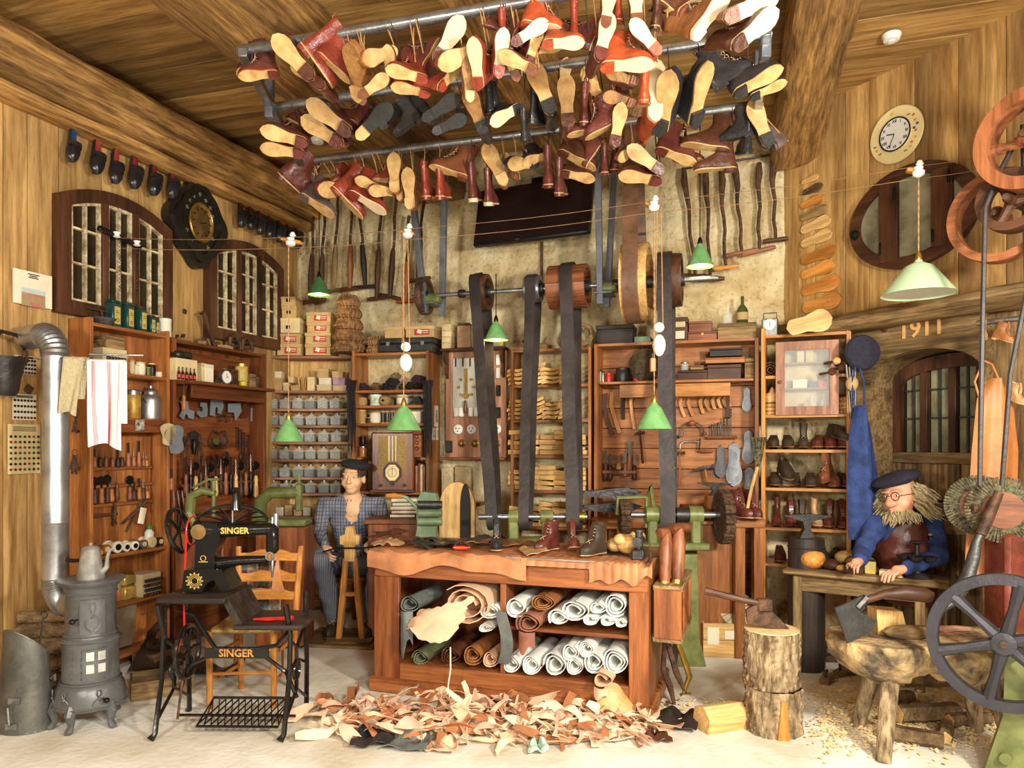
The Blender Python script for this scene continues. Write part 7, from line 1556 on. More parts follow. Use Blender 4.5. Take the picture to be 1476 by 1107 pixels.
MB().prism([(x*.72,z) for x,z in [(-.05,.6),(.05,.6),(.055,.72),(.1,.73),(.1,.79),(.05,.8),(.035,.86),(-.035,.86),(-.05,.8),(-.1,.79),(-.1,.73),(-.055,.72)]],-.03,.03).build('shoe_form',W('pale','z'),cl);MB().tube([(-.2,-.02,.67),(-.1,-.035,.7),(.1,-.035,.7),(.24,-.02,.72)],.007,6).build('strap',m_black,cl)
p2=thing('person','bearded figure with round glasses, dark blue beret and maroon leather apron at the work table','person',(0,0,0))
nk,pel=P(1304,742,4.80),P(1308,850,4.84);shl,shr=P(1262,757,4.76),P(1345,757,4.74);ell_,elr=P(1243,795,4.66),P(1352,802,4.60);wl_,wr_2=P(1240,808,4.50),P(1303,820,4.46)
hM=rotm(.05,-.16,-1.0);hc=P(1298,717,4.68);lo=(2.05,4.2,.45);hi=(2.95,5.0,1.48)
sd=Sdf(lo,hi,.0055);T2h=head(sd,hc,hM,1.2,1.7);sd.cap(nk+Vector((0,0,-.03)),hc+Vector((0,.02,-.05)),.058,.054,.02);torso(sd,-.012);arms(sd,-.01)
hand(sd,wl_,(-.6,-.5,-.15),(.2,0,-1),-1,1.05,.6);hand(sd,wr_2,(-.9,-.3,-.15),(.1,0,-1),-1,1.1,.6)
sd.build('body',m_skin2,p2);eyes(p2,T2h,hM,m_black,1.2)
m_blue=mat('blue_cotton',S(54,74,130),.9,0,.3,12,.3,rv=0);sd=Sdf(lo,hi,.007);torso(sd,.012);arms(sd,.014,.9);sd.noise(.005,38);sd.build('shirt',m_blue,p2)
m_mar=leather('maroon_apron',S(112,58,50),.32,.3,5,.3);sd=Sdf(lo,hi,.007);sd.cap(nk+Vector((-.02,-.05,-.07)),pel+Vector((0,-.02,0)),.115,.165,.05);sd.cap(nk+Vector((-.07,-.04,-.10)),nk+Vector((.05,-.04,-.10)),.09,.09,.03);sd.ell(nk+Vector((-.01,-.02,-.24)),(.172,.155,.2),None,.04);sd.cap(nk+Vector((0,.14,.1)),pel+Vector((0,.14,0)),.13,.13,.01,True);sd.noise(.004,30);sd.build('leather_apron',m_mar,p2)
beret(p2,T2h(0,.0,.07),hM@rotm(.2,0,0),.135,mat('navy_wool',S(46,44,60),.95,0,.2,40,.3),-.05)
m_hair=mat('grey_blond_hair',S(206,186,140),.7,0,.3,60,.4,rv=0);hb_=MB();rr_=random.Random(5)
for q in range(420):
 if q<280:a=rr_.uniform(-.35,PI+.35);z=rr_.uniform(-.05,.07);b0=Vector((math.cos(a)*.078,.012+math.sin(a)*.092,z));d=Vector((math.cos(a),math.sin(a)*1.0,-.9)).normalized()*rr_.uniform(.07,.14)
 else:a=rr_.uniform(-PI-.25,.25);z=rr_.uniform(-.085,-.06);b0=Vector((math.cos(a)*.052,-.025+math.sin(a)*.045,z));d=Vector((math.cos(a)*.6,math.sin(a)*.8,-1.1)).normalized()*rr_.uniform(.04,.08)
 w_=Vector((rr_.uniform(-1,1),rr_.uniform(-1,1),rr_.uniform(-1,1)))*.022
 hb_.tube([T2h(*b0),T2h(*(b0+d*.5+w_)),T2h(*(b0+d+w_*.4))],[.006,.0065,.0015],4)
hb_.build('hair',m_hair,p2)
g=MB()
for s_ in (-1,1):g.torus((0,0,0),.026,.0026,18,5,Matrix.Translation(T2h(s_*.034,-.108,.012))@hM.to_4x4()@RXm);g.tube([T2h(s_*.058,-.105,.014),T2h(s_*.082,-.03,.014),T2h(s_*.082,.02,.006)],.002,4)
g.tube([T2h(-.01,-.11,.014),T2h(0,-.116,.018),T2h(.01,-.11,.014)],.002,4);g.build('glasses',m_black,p2)
MB().torus((0,0,0),.066,.02,24,8,Matrix.Translation(nk+Vector((-.01,-.03,.0)))@Matrix.Rotation(.35,4,'X')).build('neckerchief',check_mat('checked_scarf',S(226,222,212),S(60,60,70),S(60,60,70),26,26),p2)
# STOVE CORNER
m_stove=mat('stove_enamel',S(112,112,112),.38,.35,.2,8,.1,rv=0)
YS=3.96;cs=P(131,640,YS);st=thing('stove','grey cast iron parlour stove on four scrolled feet with mica door','stove',(cs.x,YS,0))
MB().lathe([(.13,.10),(.178,.105),(.182,.13),(.17,.17),(.165,.2),(.15,.225),(.135,.24)],36,sx=1.0).build('base',m_stove,st)
MB().lathe([(.135,.235),(.142,.25),(.138,.27),(.136,.42),(.142,.44),(.146,.455),(.135,.47)],36).build('lower_drum',m_stove,st)
MB().lathe([(.13,.465),(.128,.48),(.122,.5),(.12,.70),(.126,.71),(.128,.73),(.14,.745),(.166,.765),(.17,.775),(.155,.78),(.0,.775)],36).build('upper_drum',m_stove,st)
def onr(r,a,z): return (math.sin(a)*r,-math.cos(a)*r,z)
def rpanel(name,r,a0,a1,z0,z1,m,th=.008):MB().sheet(lambda a,b:onr(r,a0+(a1-a0)*a,z0+(z1-z0)*b),8,2,th).build(name,m,st)
rpanel('upper_door',.126,.12,1.05,.50,.68,m_stove,.012);rpanel('lower_door',.142,.25,1.1,.26,.42,m_stove,.014)
m_mica=mat('mica',S(210,208,196),.3,0,.2,20,.1)
for a_ in (.5,.86):
 for z in (.30,.365):rpanel('mica_pane',.151,a_-.12,a_+.12,z,z+.045,m_mica,.004)
def scroll(r,a,z,s_):
 mb=MB()
 for e in (-1,1):mb.tube([onr(r+.006,a+e*s_*(.1+.55*math.sin(q*.55))*6*(1-q/14),z+s_*(q-5)*.17) for q in range(11)],.0035,5)
 mb.sph(onr(r+.006,a,z),.008,8,5);mb.build('ornament',m_stove,st)
for a_,z,r,s_ in ((.58,.59,.13,.09),(-.25,.17,.17,.05),(.75,.165,.172,.06),(-.9,.165,.172,.05)):scroll(r,a_,z,s_)
for k in range(10):
 for a_ in (-.12,.1) if k<5 else (-.14,.2):MB().sph(onr(.124 if k<5 else .14,a_,.51+.04*k if k<5 else .27+.035*(k-5)),.005,6,4).build('rivet',m_stove,st)
for z,r in ((.235,.146),(.455,.146),(.485,.128),(.705,.127),(.12,.184)):MB().torus((0,0,z),r,.005,36,5).build('moulding',m_stove,st)
for a_,z,r in ((.02,.58,.13),(.85,.165,.175)):k_=MB().cyl(onr(r,a_,z),onr(r+.035,a_,z),.006,n=8);k_.sph(onr(r+.045,a_,z),.016,12,8,sz=.9);k_.build('knob',m_black,st)
for q,a_ in enumerate((-.95,-.05,1.1,2.9)):
 mb=MB();mb.tube([onr(.155,a_,.13),onr(.175,a_,.09),onr(.165,a_,.04),onr(.185,a_,.01),onr(.20,a_,.008)],[.03,.028,.016,.02,.014],9);mb.sph(onr(.178,a_,.085),.013);mb.build('leg',m_stove,st)
pp=thing('stove_pipe','galvanised stove pipe rising behind the stove and bending into the wall','stove pipe',(0,0,0))
xp=P(80,640,4.12).x;Yp=4.12;zt=P(80,512,Yp).z;zb_=P(80,836,Yp).z
MB().lathe([(.07,zb_),(.068,zb_+.01),(.068,zb_+(zt-zb_)*.25),(.071,zb_+(zt-zb_)*.255),(.068,zb_+(zt-zb_)*.26),(.068,zt-.12),(.070,zt-.11),(.068,zt)],28,(xp,Yp,0)).build('pipe',m_zinc,pp)
def elbow(c0,d0,d1,R_,n=40):
 pts=[];rs=[]
 for i in range(n+1):a=PI/2*i/n;pts.append(Vector(c0)+Vector(d0)*R_*math.sin(a)+Vector(d1)*R_*(1-math.cos(a)));rs.append(.071+.0035*math.sin(i*1.57))
 MB().tube(pts,rs,22).build('elbow',m_zinc,pp); return pts[-1]
e=elbow((xp,Yp,zt-.01),(0,0,1),Vector((-.85,.5,0)).normalized(),.13);MB().cyl(e,e+Vector((-.85,.5,0)).normalized()*.18,.07,n=22).build('pipe',m_zinc,pp)
e=elbow((xp,Yp,zb_+.01),(0,0,-1),Vector((cs.x-xp,YS-Yp,0)).normalized(),.13);MB().cyl(e,e+(Vector((cs.x,YS,e.z))-e)*.4,.07,n=22).build('pipe',m_zinc,pp)
t=thing('coffee_pot','worn enamel coffee pot with side handle standing on the stove','coffee pot',(P(131,640,YS-.02).x,YS-.02,.777));m_pot=mat('worn_enamel',S(176,172,164),.4,.3,.25,16,.05)
MB().lathe([(.066,0),(.068,.01),(.045,.155),(.047,.16)],24).lathe([(.047,.158),(.035,.172),(.008,.178),(.01,.19),(0,.195)],20).build('body',m_pot,t)
MB().tube([(.055,0,.03),(.085,0,.06),(.09,0,.12),(.105,0,.155),(.12,0,.158)],[.016,.013,.009,.007,.006],9).build('spout',m_pot,t);MB().tube([(-.05,0,.1),(-.09,0,.095),(-.13,0,.1)],[.008,.011,.012],8).build('handle',m_black,t)
b_=floor_at(16,1062);t=thing('coal_scuttle','tall dark zinc coal scuttle with slanted mouth and wire handle, at the wall','bucket',(b_.x-.0,b_.y+.12,0));mzd=mat('dull_zinc',S(120,118,110),.5,.6,.25,9,.1)
def scut(a,b):a*=2*PI;r=.105+.03*(1-b);top=.44+.09*math.cos(a+2.0); return (math.cos(a)*r,math.sin(a)*r*.85,.005+b*top)
MB().sheet(scut,28,8,.004).lathe([(.13,.0),(.138,.006),(.13,.03)],24,sy=.85).build('body',mzd,t)
MB().tube([(.01,-.115,.17),(.01,-.16,.16),(.02,-.165,.08),(.0,-.12,.06)],.006,6).box((.01,-.112,.18),(.06,.01,.03)).box((0,-.117,.05),(.06,.01,.03)).build('handle',m_steel,t);MB().tube([(.13,.0,.26),(.15,0,.28),(.15,0,.25)],.008,6).build('ear',mzd,t);MB().tube([scut(q/16,1) for q in range(17)],.005,6).build('rim',mzd,t)
t=thing('poker','thin iron poker with ring end leaning out of the coal scuttle','poker',(b_.x+.02,b_.y+.1,.05));MB().cyl((0,0,0),(.07,.02,.53),.0045,n=6).torus((0,0,0),.018,.004,14,5,Matrix.Translation((.073,.02,.55))@RXm).build('rod',m_iron,t)
def log(lab,x,y,z,L,r,ang,cat='log',grp=None,tilt=0,half=0):
 t=thing('firewood_log',lab,cat,(x,y,z),ang,grp);prof=[(r*(1+.08*nz(q*3.1+x*9)),L*q/8) for q in range(9)];M_=Matrix.Translation((-L/2,0,r))@Matrix.Rotation(PI/2+tilt,4,'Y')
 MB().lathe(prof,14 if not half else half,(0,0,0),M_,wob=.05).build('bark',mat('bark_log',S(150,122,86),.85,0,.35,14,1.0,col2=S(96,74,50)),t)
 for q in (0,1):MB().cyl((0,0,L+.002 if q else -.002),(0,0,L*q),r*.93,n=14 if not half else half).build('cut_end',mat('log_end',S(216,172,108),.7,0,.2,14,.2),t).matrix_basis=M_
 return t
for i,(px,py,r) in enumerate([(50,1036,.042),(92,1034,.04),(58,1012,.04),(88,1006,.04),(66,975,.05),(70,945,.05),(74,918,.045),(78,892,.035)]):
 z=[0,0,.085,.085,.165,.265,.365,.455][i];q=P(px,1000,4.28 if i<4 else 4.3);log('split firewood log stacked behind the stove, %s counted from floor'%ORD[i],q.x,q.y,z,.36,r,.25+.1*math.sin(i*5),'log','firewood stack behind the stove')
def crate(lab,loc,rot,w,d,h,wk='old',nb=2,name='wooden_crate',back=0):
 t=thing(name,lab,'crate',loc,rot);
 for j in range(nb):
  hh=h/nb;z=hh*(j+.5)
  for s_ in (-1,1):MB().box((0,s_*d/2,z),(w,.012,hh-.004),ch=.002).build('slat',W(wk,'x'),t);MB().box((s_*(w/2-.006),0,z),(.012,d-.02,hh-.004),ch=.002).build('slat',W(wk,'y'),t)
 MB().box((0,0,.008),(w-.01,d-.01,.012)).build('base',W(wk,'x'),t); return t
crate('open old wooden tray crate on the floor between stove and sewing machine',floor_at(222,1005)+Vector((0,.1,0)),.5,.34,.24,.11,nb=1);q0=floor_at(222,1005)
for i in range(5):solo('iron_weight','round grey iron piece in the tray crate, %s of five'%ORD[i],'weight',MB().sph((0,0,0),.03,9,6,sz=.7),m_iron,q0+Vector((-.08+.05*i,.08+.04*(i%2),.045)),0,'iron pieces in the tray crate')
for i,(px,py,c,lab) in enumerate([(215,955,'oldb','curled dark brown leather offcut standing on the tray crate side'),(235,940,'choc','larger brown curved leather piece under the tall shelf'),(300,958,'black','black leather sheet lying on the floor behind the treadle')]):
 q=floor_at(px,985,.0)+Vector((0,.2,0));solo('leather_piece',lab,'leather',MB().sheet(lambda a,b:((a-.5)*.36,.14*math.sin(a*3+i)*.6+(b-.5)*.24,.05+.1*math.cos(a*3.2+i)*b+.05*b),10,6,.004),Lm(c),q)
t=thing('bench_vise','small rusty iron press with long crank bar on the low board by the stove','press',LW.w(la(212,940)[0],-.3,.12),LW.a);MB().box((0,0,.03),(.2,.12,.03),ch=.005).tube([(-.08,0,.03),(-.06,0,.12),(.0,0,.16),(.05,0,.15)],[.03,.028,.026,.02],8).build('frame',m_rust,t);MB().cyl((.05,0,.03),(.05,0,.28),.014,n=8).cyl((-.0,0,.27),(.26,-.02,.27),.007,n=6).build('screw',m_rust,t)
MB().box((0,0,.055),(.26,.2,.11),ch=.004).build('plinth',W('old','x'),t,(0,0,-.115))
rl=thing('towel_rail','twisted wire rail with hooks from the wall to the tall shelf','rail',(0,0,0));a_,b_=P(48,517,4.05),P(134,516,4.12);MB().tube([a_.lerp(b_,q/30)+Vector((0,.004*math.cos(q*1.6),.004*math.sin(q*1.6))) for q in range(31)],.005,5).build('wire',m_steel,rl)
MB().cyl(b_+Vector((-.02,0,.02)),b_+Vector((.26,.05,.02)),.006,n=7).build('bar',m_steel,rl)
def towel(name,lab,px0,px1,pyt,pyb,Y,m,slant,stripes=None,fold=.02):
 a0,a1=P(px0,pyt,Y),P(px1,pyt,Y+.04);h=a0.z-P(px0,pyb,Y).z;t=thing(name,lab,'towel',a0);w=(a1-a0)
 def f(a,b,o=0):
  dz=-h*max(0,b)*(1-.05*math.sin(a*4)) if b>=0 else 0; return (w.x*a+slant*b-.02*b*(a-.5)*4*.3,w.y*a-.018-fold*math.sin(a*7+b*2)*(.25+b*.7)+o,.004+dz)
 MB().sheet(f,22,18,.004).build('front',m,t);MB().sheet(lambda a,b:(w.x*(a*.95+.06)+slant*b*.6,w.y*a+.02+fold*.5*math.sin(a*6),.004-h*.72*b),12,10,.004).build('back',m,t);MB().sheet(lambda a,b:(w.x*a,w.y*a-.018+.038*b,.004+.012*math.sin(PI*b)),8,5,.004).build('fold',m,t)
 for k,(c,wd2) in enumerate(stripes or []):
  MB().sheet(lambda a,b:tuple(Vector(f(c+wd2*a,b))+Vector((0,-.004,0))),2,18,.002).build('stripe',mat('towel_red',S(196,60,84),.9,0,.05),t)
 return t
towel('hand_towel','cream nubby towel hanging beside the stove pipe',94,124,518,598,4.06,mat('cream_terry',S(232,214,170),.95,0,.1,60,.8),-.03)
towel('tea_towel','white tea towel with red stripes hanging over the rail before the tall shelf',128,180,522,646,4.1,m_cloth,.005,[(q,.008) for q in (.15,.175,.2,.225,.55,.575,.6,.625)]+[(.9,.006)],.022)
# SEWING MACHINE ON ITS TREADLE
ym=3.9;sm=thing('sewing_machine','black gold-lettered cobbler sewing machine on its wooden cast iron treadle stand','sewing machine',(P(347,640,ym).x,ym,0),-.02)
sx= lambda px:(px-347)/FX*ym;sz= lambda py:CZ+(HY-py)/FX*ym;m_bl=mat('black_japan',S(26,24,22),.22,.2,.1,10,.05,coat=.3);m_gd=mat('gold_decal',S(214,178,84),.4,.3,.1,40,0)
for sx_ in (250,428):
 x=sx(sx_)
 for s_ in (-1,1):MB().tube([(x-.02,s_*.21,.005),(x-.005,s_*.19,.03),(x+.01,s_*.15,.3),(x+.01,s_*.13,.52),(x+.0,s_*.17,.68)],[.02,.014,.013,.013,.016],7).build('leg',m_bl,sm)
 MB().tube([(x,-.17,.1),(x,0,.2),(x,.17,.1)],.009,6).tube([(x,-.15,.3),(x,0,.36),(x,.15,.3)],.009,6).tube([(x,-.13,.5),(x,0,.42),(x,.13,.5)],.009,6).tube([(x,0,.2),(x,0,.42)],.012,6).torus((x,0,.3),.05,.008,16,6,Matrix.Translation((x,0,.3))@Matrix.Rotation(PI/2,4,'Y')@Matrix.Translation((-x,0,-.3))).build('side_scrollwork',m_bl,sm)
xa,xb=sx(262),sx(430)
MB().tube([(xa,-.03,.62),(xa+.08,-.04,.6),(xa+.17,-.04,.46),(xa+.2,-.04,.42),(xb-.2,-.04,.42),(xb-.1,-.04,.44),(xb,-.03,.56)],.012,7).tube([(xa,-.02,.2),(xa+.05,-.04,.33),(xa+.16,-.04,.38),(xb-.16,-.04,.38),(xb-.05,-.04,.3),(xb,-.02,.16)],.011,7).build('front_brace',m_bl,sm)
MB().box(((xa+xb)/2,-.045,.4),(.34,.012,.05)).build('name_plate',m_bl,sm);text('lettering','SINGER',.055,W('chair','x'),sm,((xa+xb)/2,-.053,.4),(PI/2,0,0),.002,.001)
tr=MB();x0,x1=sx(300),sx(414)
for k in range(13):tr.tube([(x0+(x1-x0)*k/12,-.13,.055),(x0+(x1-x0)*min(12,k+2)/12,.06,.12)],.004,4).tube([(x0+(x1-x0)*k/12,-.13,.055),(x0+(x1-x0)*max(0,k-2)/12,.06,.12)],.004,4)
tr.tube([(x0,-.14,.05),(x1,-.14,.05),(x1,.07,.125),(x0,.07,.125)],.008,6,closed=True).build('treadle',m_bl,sm);MB().cyl((xa,-.04,.07),(xb,-.04,.07),.008,n=7).build('axle',m_bl,sm)
fw=MB().torus((0,0,0),.135,.013,30,8,Matrix.Rotation(PI/2,4,'Y'));
for k in range(6):a=PI/3*k;fw.tube([(0,0,0),(.004,math.cos(a+.2)*.07,math.sin(a+.2)*.07),(0,math.cos(a)*.13,math.sin(a)*.13)],.008,6)
fw.build('flywheel',m_bl,sm,(sx(272),-.02,.40));MB().cyl((sx(272),-.05,.36),(sx(268),-.1,.07),.007,n=6).build('pitman_rod',m_rust,sm)
MB().box(((sx(250)+sx(345))/2,0,sz(856)),(sx(345)-sx(250),.38,.03),ch=.006).build('upper_table',W('blackw','x'),sm)
MB().prism([(sx(334),sz(852)),(sx(344),sz(852)),(sx(365),sz(889)),(sx(357),sz(896))],-.15,.15).build('step_board',W('blackw','z'),sm);MB().box(((sx(355)+sx(450))/2,0,sz(893)),(sx(450)-sx(355),.36,.024),ch=.005).build('lower_table',W('blackw','x'),sm)
MB().prism([(sx(272),sz(848)),(sx(276),sz(818)),(sx(312),sz(816)),(sx(330),sz(818)),(sx(343),sz(845)),(sx(330),sz(848)),(sx(318),sz(832)),(sx(308),sz(836)),(sx(300),sz(850))],-.09,.07).build('base',m_bl,sm)
MB().prism([(sx(285),sz(818)),(sx(287),sz(760)),(sx(296),sz(752)),(sx(318),sz(754)),(sx(322),sz(775)),(sx(314),sz(795)),(sx(314),sz(818))],-.045,.045).build('column',m_bl,sm)
MB().tube([(sx(282),0,sz(764)),(sx(300),0,sz(764)),(sx(350),0,sz(764)),(sx(392),0,sz(762))],[.052,.05,.034,.032],14).build('arm',m_bl,sm);MB().tube([(sx(315),0,sz(812)),(sx(345),0,sz(808)),(sx(385),0,sz(806))],[.034,.026,.02],12).build('work_arm',m_bl,sm)
MB().box((sx(393),0,sz(776)),(.06,.06,.16),ch=.015).build('head_casing',m_bl,sm);MB().cyl((sx(393),0,sz(745)),(sx(393),0,sz(832)),.007,n=8).cyl((sx(398),0,sz(740)),(sx(398),0,sz(760)),.015,n=10).torus((0,0,0),.02,.006,12,6,Matrix.Translation((sx(393),-.04,sz(800)))@RXm).build('needle_bar',m_steel,sm)
MB().torus((sx(305),-.0,sz(727)),.03,.02,16,8).build('bobbin',m_bl,sm) if 0 else None
mb=MB()
for k in range(9):a=PI*k/8;mb.tube([(sx(335),0,sz(755)),(sx(335)+math.cos(a)*.12,0,sz(752)+math.sin(a)*.06),(sx(335)+math.cos(a)*.19,0,sz(752)+math.sin(a)*.075)],.005,5)
mb.tube([(sx(335)+math.cos(PI*k/16)*.19,0,sz(752)+math.sin(PI*k/16)*.085) for k in range(17)],.009,6).lathe([(.03,0),(.022,.05),(.012,.09),(.02,.1),(.012,.12)],10,(sx(340),0,sz(735))).build('tension_wheel',m_bl,sm)
MB().torus((0,0,0),.115,.013,30,8,Matrix.Translation((sx(257),0,sz(765)))@Matrix.Rotation(PI/2-.25,4,'Y')).build('hand_wheel',m_bl,sm)
for k in range(5):a=2*PI*k/5;MB().cyl((0,0,0),(.0,math.cos(a)*.11,math.sin(a)*.11),.008,n=6).build('spoke',m_bl,sm,(sx(257),0,sz(765)))
MB().cyl((sx(292),-.052,sz(765)),(sx(292),-.058,sz(765)),.04,n=20).build('cover_plate',mat('aged_brass_dial',S(150,116,66),.4),sm);MB().torus((0,0,0),.075,.005,24,5,Matrix.Translation((sx(277),0,sz(765)))@Matrix.Rotation(PI/2,4,'Y')).build('red_belt',m_redp,sm)
MB().tube([(sx(277),-.07,sz(765)),(sx(272),-.06,sz(850)),(sx(270),-.04,sz(900)),(sx(272),-.15,.4)],.005,5).build('drive_cord',m_redp,sm)
text('lettering','SINGER',.045,m_gd,sm,(sx(343),-.043,sz(764)),(PI/2,0,0),.001,.0012)
mb=MB()
for k in range(3):mb.torus((0,0,0),.018+.008*k,.0018,20,4,Matrix.Translation((sx(291),-.092,sz(833)))@RXm)
for k in range(12):a=PI*k/6;mb.sph((sx(291)+math.cos(a)*.042,-.092,sz(833)+math.sin(a)*.04),.005,6,4)
mb.build('gold_emblem',m_gd,sm);MB().torus((0,0,0),.014,.002,14,4,Matrix.Translation((sx(298),-.047,sz(803)))@RXm).box((sx(298),-.047,sz(808)),(.05,.002,.004)).build('gold_emblem',m_gd,sm)
solo('leather_scrap','brown leather scrap hanging from the sewing machine needle','leather',MB().sheet(lambda a,b:((a-.5)*.07*b,-.02*math.sin(b*3),-.2*b),4,8,.004),Lm('tan'),Vector((P(403,790,3.85).x,3.83,sz(795)-.0)))
t=thing('scissors','red-handled pliers lying on the lower sewing table','tool',Vector((P(392,640,3.8).x,3.82,sz(893)+.016)),.1);MB().tube([(-.1,0,.006),(-.02,.01,.006),(.1,-.01,.008)],[.005,.009,.01],6).tube([(-.1,0,.008),(-.02,-.012,.008),(.1,.018,.008)],[.005,.009,.01],6).build('handle',m_redp,t)
cg=thing('c_clamp','green iron C-shaped press standing behind the sewing machine','press',P(296,765,4.6)*1);kk=4.6/FX
MB().tube([(-22*kk,0,28*kk),(-20*kk,0,50*kk),(-4*kk,0,58*kk),(14*kk,0,54*kk)],[.03,.03,.026,.02],8).tube([(12*kk,0,72*kk),(12*kk,0,20*kk)],.012,8).tube([(-24*kk,0,28*kk),(-14*kk,0,8*kk),(16*kk,0,4*kk)],[.03,.03,.02],8).tube([(-18*kk,0,62*kk),(5*kk,0,74*kk),(20*kk,0,74*kk)],.008,6).build('frame',m_green,cg);MB().box((0,.02,-.18),(.3,.24,.36),ch=.01).build('stand',W('cabd','z'),cg)
cg=thing('arbor_press','larger green arm press with a post behind the sewing machine','press',P(410,752,5.4));kk=5.4/FX
MB().tube([(-38*kk,0,0),(-34*kk,0,30*kk),(-20*kk,0,42*kk),(20*kk,0,42*kk)],[.05,.05,.045,.04],10).box((21*kk,0,35*kk),(.045,.06,.2),ch=.008).cyl((21*kk,0,55*kk),(21*kk,0,68*kk),.012,n=8).box((0,0,.0),(.36,.2,.05),ch=.01).tube([(21*kk,0,66*kk),(10*kk,0,60*kk),(5*kk,0,45*kk)],.008,6).build('frame',m_green,cg);MB().box((0,.02,-.46),(.36,.26,.86),ch=.01).build('stand',W('cabd','z'),cg)
ch_=thing('dining_chair','honey wooden ladder-back chair with rush seat behind the sewing machine','chair',(P(385,640,4.5).x,4.5,0),.06);wc=.17
for s_ in (-1,1):
 MB().tube([(s_*wc*.9,0,0),(s_*wc,.0,.43),(s_*wc*1.12,.06,.865)],[.018,.021,.017],9).build('leg',W('chair','z'),ch_);MB().tube([(s_*wc*1.05-.05,-.34,0),(s_*wc*1.05-.05,-.34,.44)],[.016,.02],9).build('leg',W('chair','z'),ch_)
 for z in (.15,.3):MB().cyl((s_*wc*.95,0,z),(s_*wc*1.05-.05,-.34,z),.01,n=7).build('stretcher',W('chair','y'),ch_)
for z in (.2,.33):MB().cyl((-wc-.05,-.34,z),(wc-.05,-.34,z),.01,n=7).build('stretcher',W('chair','x'),ch_)
for z in (.54,.65,.775):MB().sheet(lambda a,b:((a-.5)*2*wc*1.06,(z-.43)*.13+.02*math.sin(PI*a),z+(.045+.022*math.sin(PI*a*1)+.006*math.cos(a*18))*b),14,2,.012).build('slat',W('chair','x'),ch_)
MB().prism([(-wc-.07,-.36),(wc-.03,-.36),(wc+.015,.02),(-wc-.015,.02)],-.46,-.43,Matrix.Rotation(-PI/2,4,'X')@Matrix.Scale(-1,4,(0,1,0))@Matrix.Scale(-1,4,(0,0,1))@Matrix.Scale(-1,4,(0,1,0))).build('seat',mat('rush_seat',S(214,170,96),.8,0,.3,40,.8,stretch=(1,8,1)),ch_) if 0 else MB().box((-.025,-.17,.445),(2*wc+.05,.38,.035),ch=.012).build('seat',mat('rush_seat',S(214,170,96),.8,0,.3,40,.8,stretch=(1,8,1)),ch_)
pw=thing('patchwork_cloth','patchwork cloth of grey, brown and pink squares hanging behind the chair back','cloth',(P(372,640,4.75).x,4.75,P(372,800,4.75).z))
for i in range(4):
 for j in range(4):MB().sheet(lambda a,b:((i-2+a)*.075,.015*math.sin((i+a)*1.5),-(j+b)*.1),3,3,.003).build('patch',mat('patch%d'%((i*3+j*2)%4),[S(120,140,146),S(190,150,140),S(110,74,60),S(196,176,156)][(i*3+j*2)%4],.9,0,.4,50,.2),pw)
for s_ in (-1,1):MB().cyl((s_*.155,.01,.02),(s_*.155,.01,-P(372,800,4.75).z),.008,n=6).build('stand_post',W('cabd','z'),pw)
# CENTRAL BENCH
FB=fr2(539,4.46,935,3.93);LB=FB.L;ZB=.85
bu= lambda px:FB.px(px,640,0)[0];bz= lambda px,py:FB.px(px,py,0)[1]
bn=thing('work_bench','red-brown open-fronted wooden work bench in the middle of the room','bench',FB.w(0,0,0),FB.a);dB=.72
def bb(name,c,d,ax='x',ch=.004): return MB().box(c,d,ch=ch).build(name,W('bench',ax),bn)
u1,u2,ud_=bu(575),bu(906),bu(724);zb1=bz(730,972);zt1=bz(730,842)
bb('top_board',(LB/2,dB/2,ZB-.02),(LB+.02,dB+.02,.04));bb('top_rail',(LB/2,.015,(ZB-.04+zt1)/2),(LB-.01,.03,ZB-.04-zt1));bb('stile',(u1/2,.015,zt1/2),(u1,.03,zt1),'z');bb('stile',((u2+LB)/2,.015,zt1/2),(LB-u2,.03,zt1),'z')
bb('divider',(ud_,.2,(zb1+zt1)/2),(.035,.38,zt1-zb1),'z');bb('lower_panel',((u1+u2)/2,.02,zb1/2),(u2-u1,.03,zb1));bb('floor_board',(LB/2,dB/2,zb1-.012),(LB-.04,dB-.04,.02))
bb('shelf_board',((ud_+u2)/2,.3,bz(800,912)),(u2-ud_,.55,.022));bb('plinth',(LB/2,dB/2,.045),(LB+.05,dB+.05,.09),ch=.01);bb('back_panel',(LB/2,dB-.01,ZB/2),(LB-.02,.02,ZB-.06));bb('side_panel',(.012,dB/2,ZB/2),(.024,dB-.03,ZB-.06),'z');bb('side_panel',(LB-.012,dB/2,ZB/2),(.024,dB-.03,ZB-.06),'z')
m_hide=mat('tan_hide',S(198,130,84),.6,0,.25,5,.15,rv=.04);m_flesh=mat('pink_flesh_leather',S(232,188,152),.8,0,.1,9,.15,rv=.06);m_wh=mat('white_leather',S(240,240,232),.6,0,.06,9,.05);m_bk=leather('blk',S(50,44,42),.35)
def drape(lab,ua,ub,vb,drop,m,seed,name='leather_hide'):
 def f(a,b):
  u=ua+(ub-ua)*a+.012*nz(b*3,seed);L=drop*(.75+.6*nz(a*2.6+seed,0)+.12*math.sin(a*17+seed));tot=vb+max(.04,L);s_=tot*b
  w_=.004*math.sin(a*22+seed)
  if s_<vb: return (u,vb-s_,ZB+.006+abs(w_)+.006*abs(nz(a*5,b*5,seed)))
  q=s_-vb; return (u,-.012-.012*min(1,q*30)-abs(w_)*2,ZB+.006-q)
 return solo(name,lab,'leather',MB().sheet(f,40,22,.004),m,FB.w(0,0,0),FB.a)
drape('large orange-tan hide draped over the window end of the bench',-.03,.98,.42,.13,m_hide,3);drape('tan hide flap hanging over the door end corner of the bench',LB-.32,LB+.02,.2,.13,m_hide,8);drape('thin tan hide in the middle of the bench top',.95,1.35,.55,.02,m_hide,5)
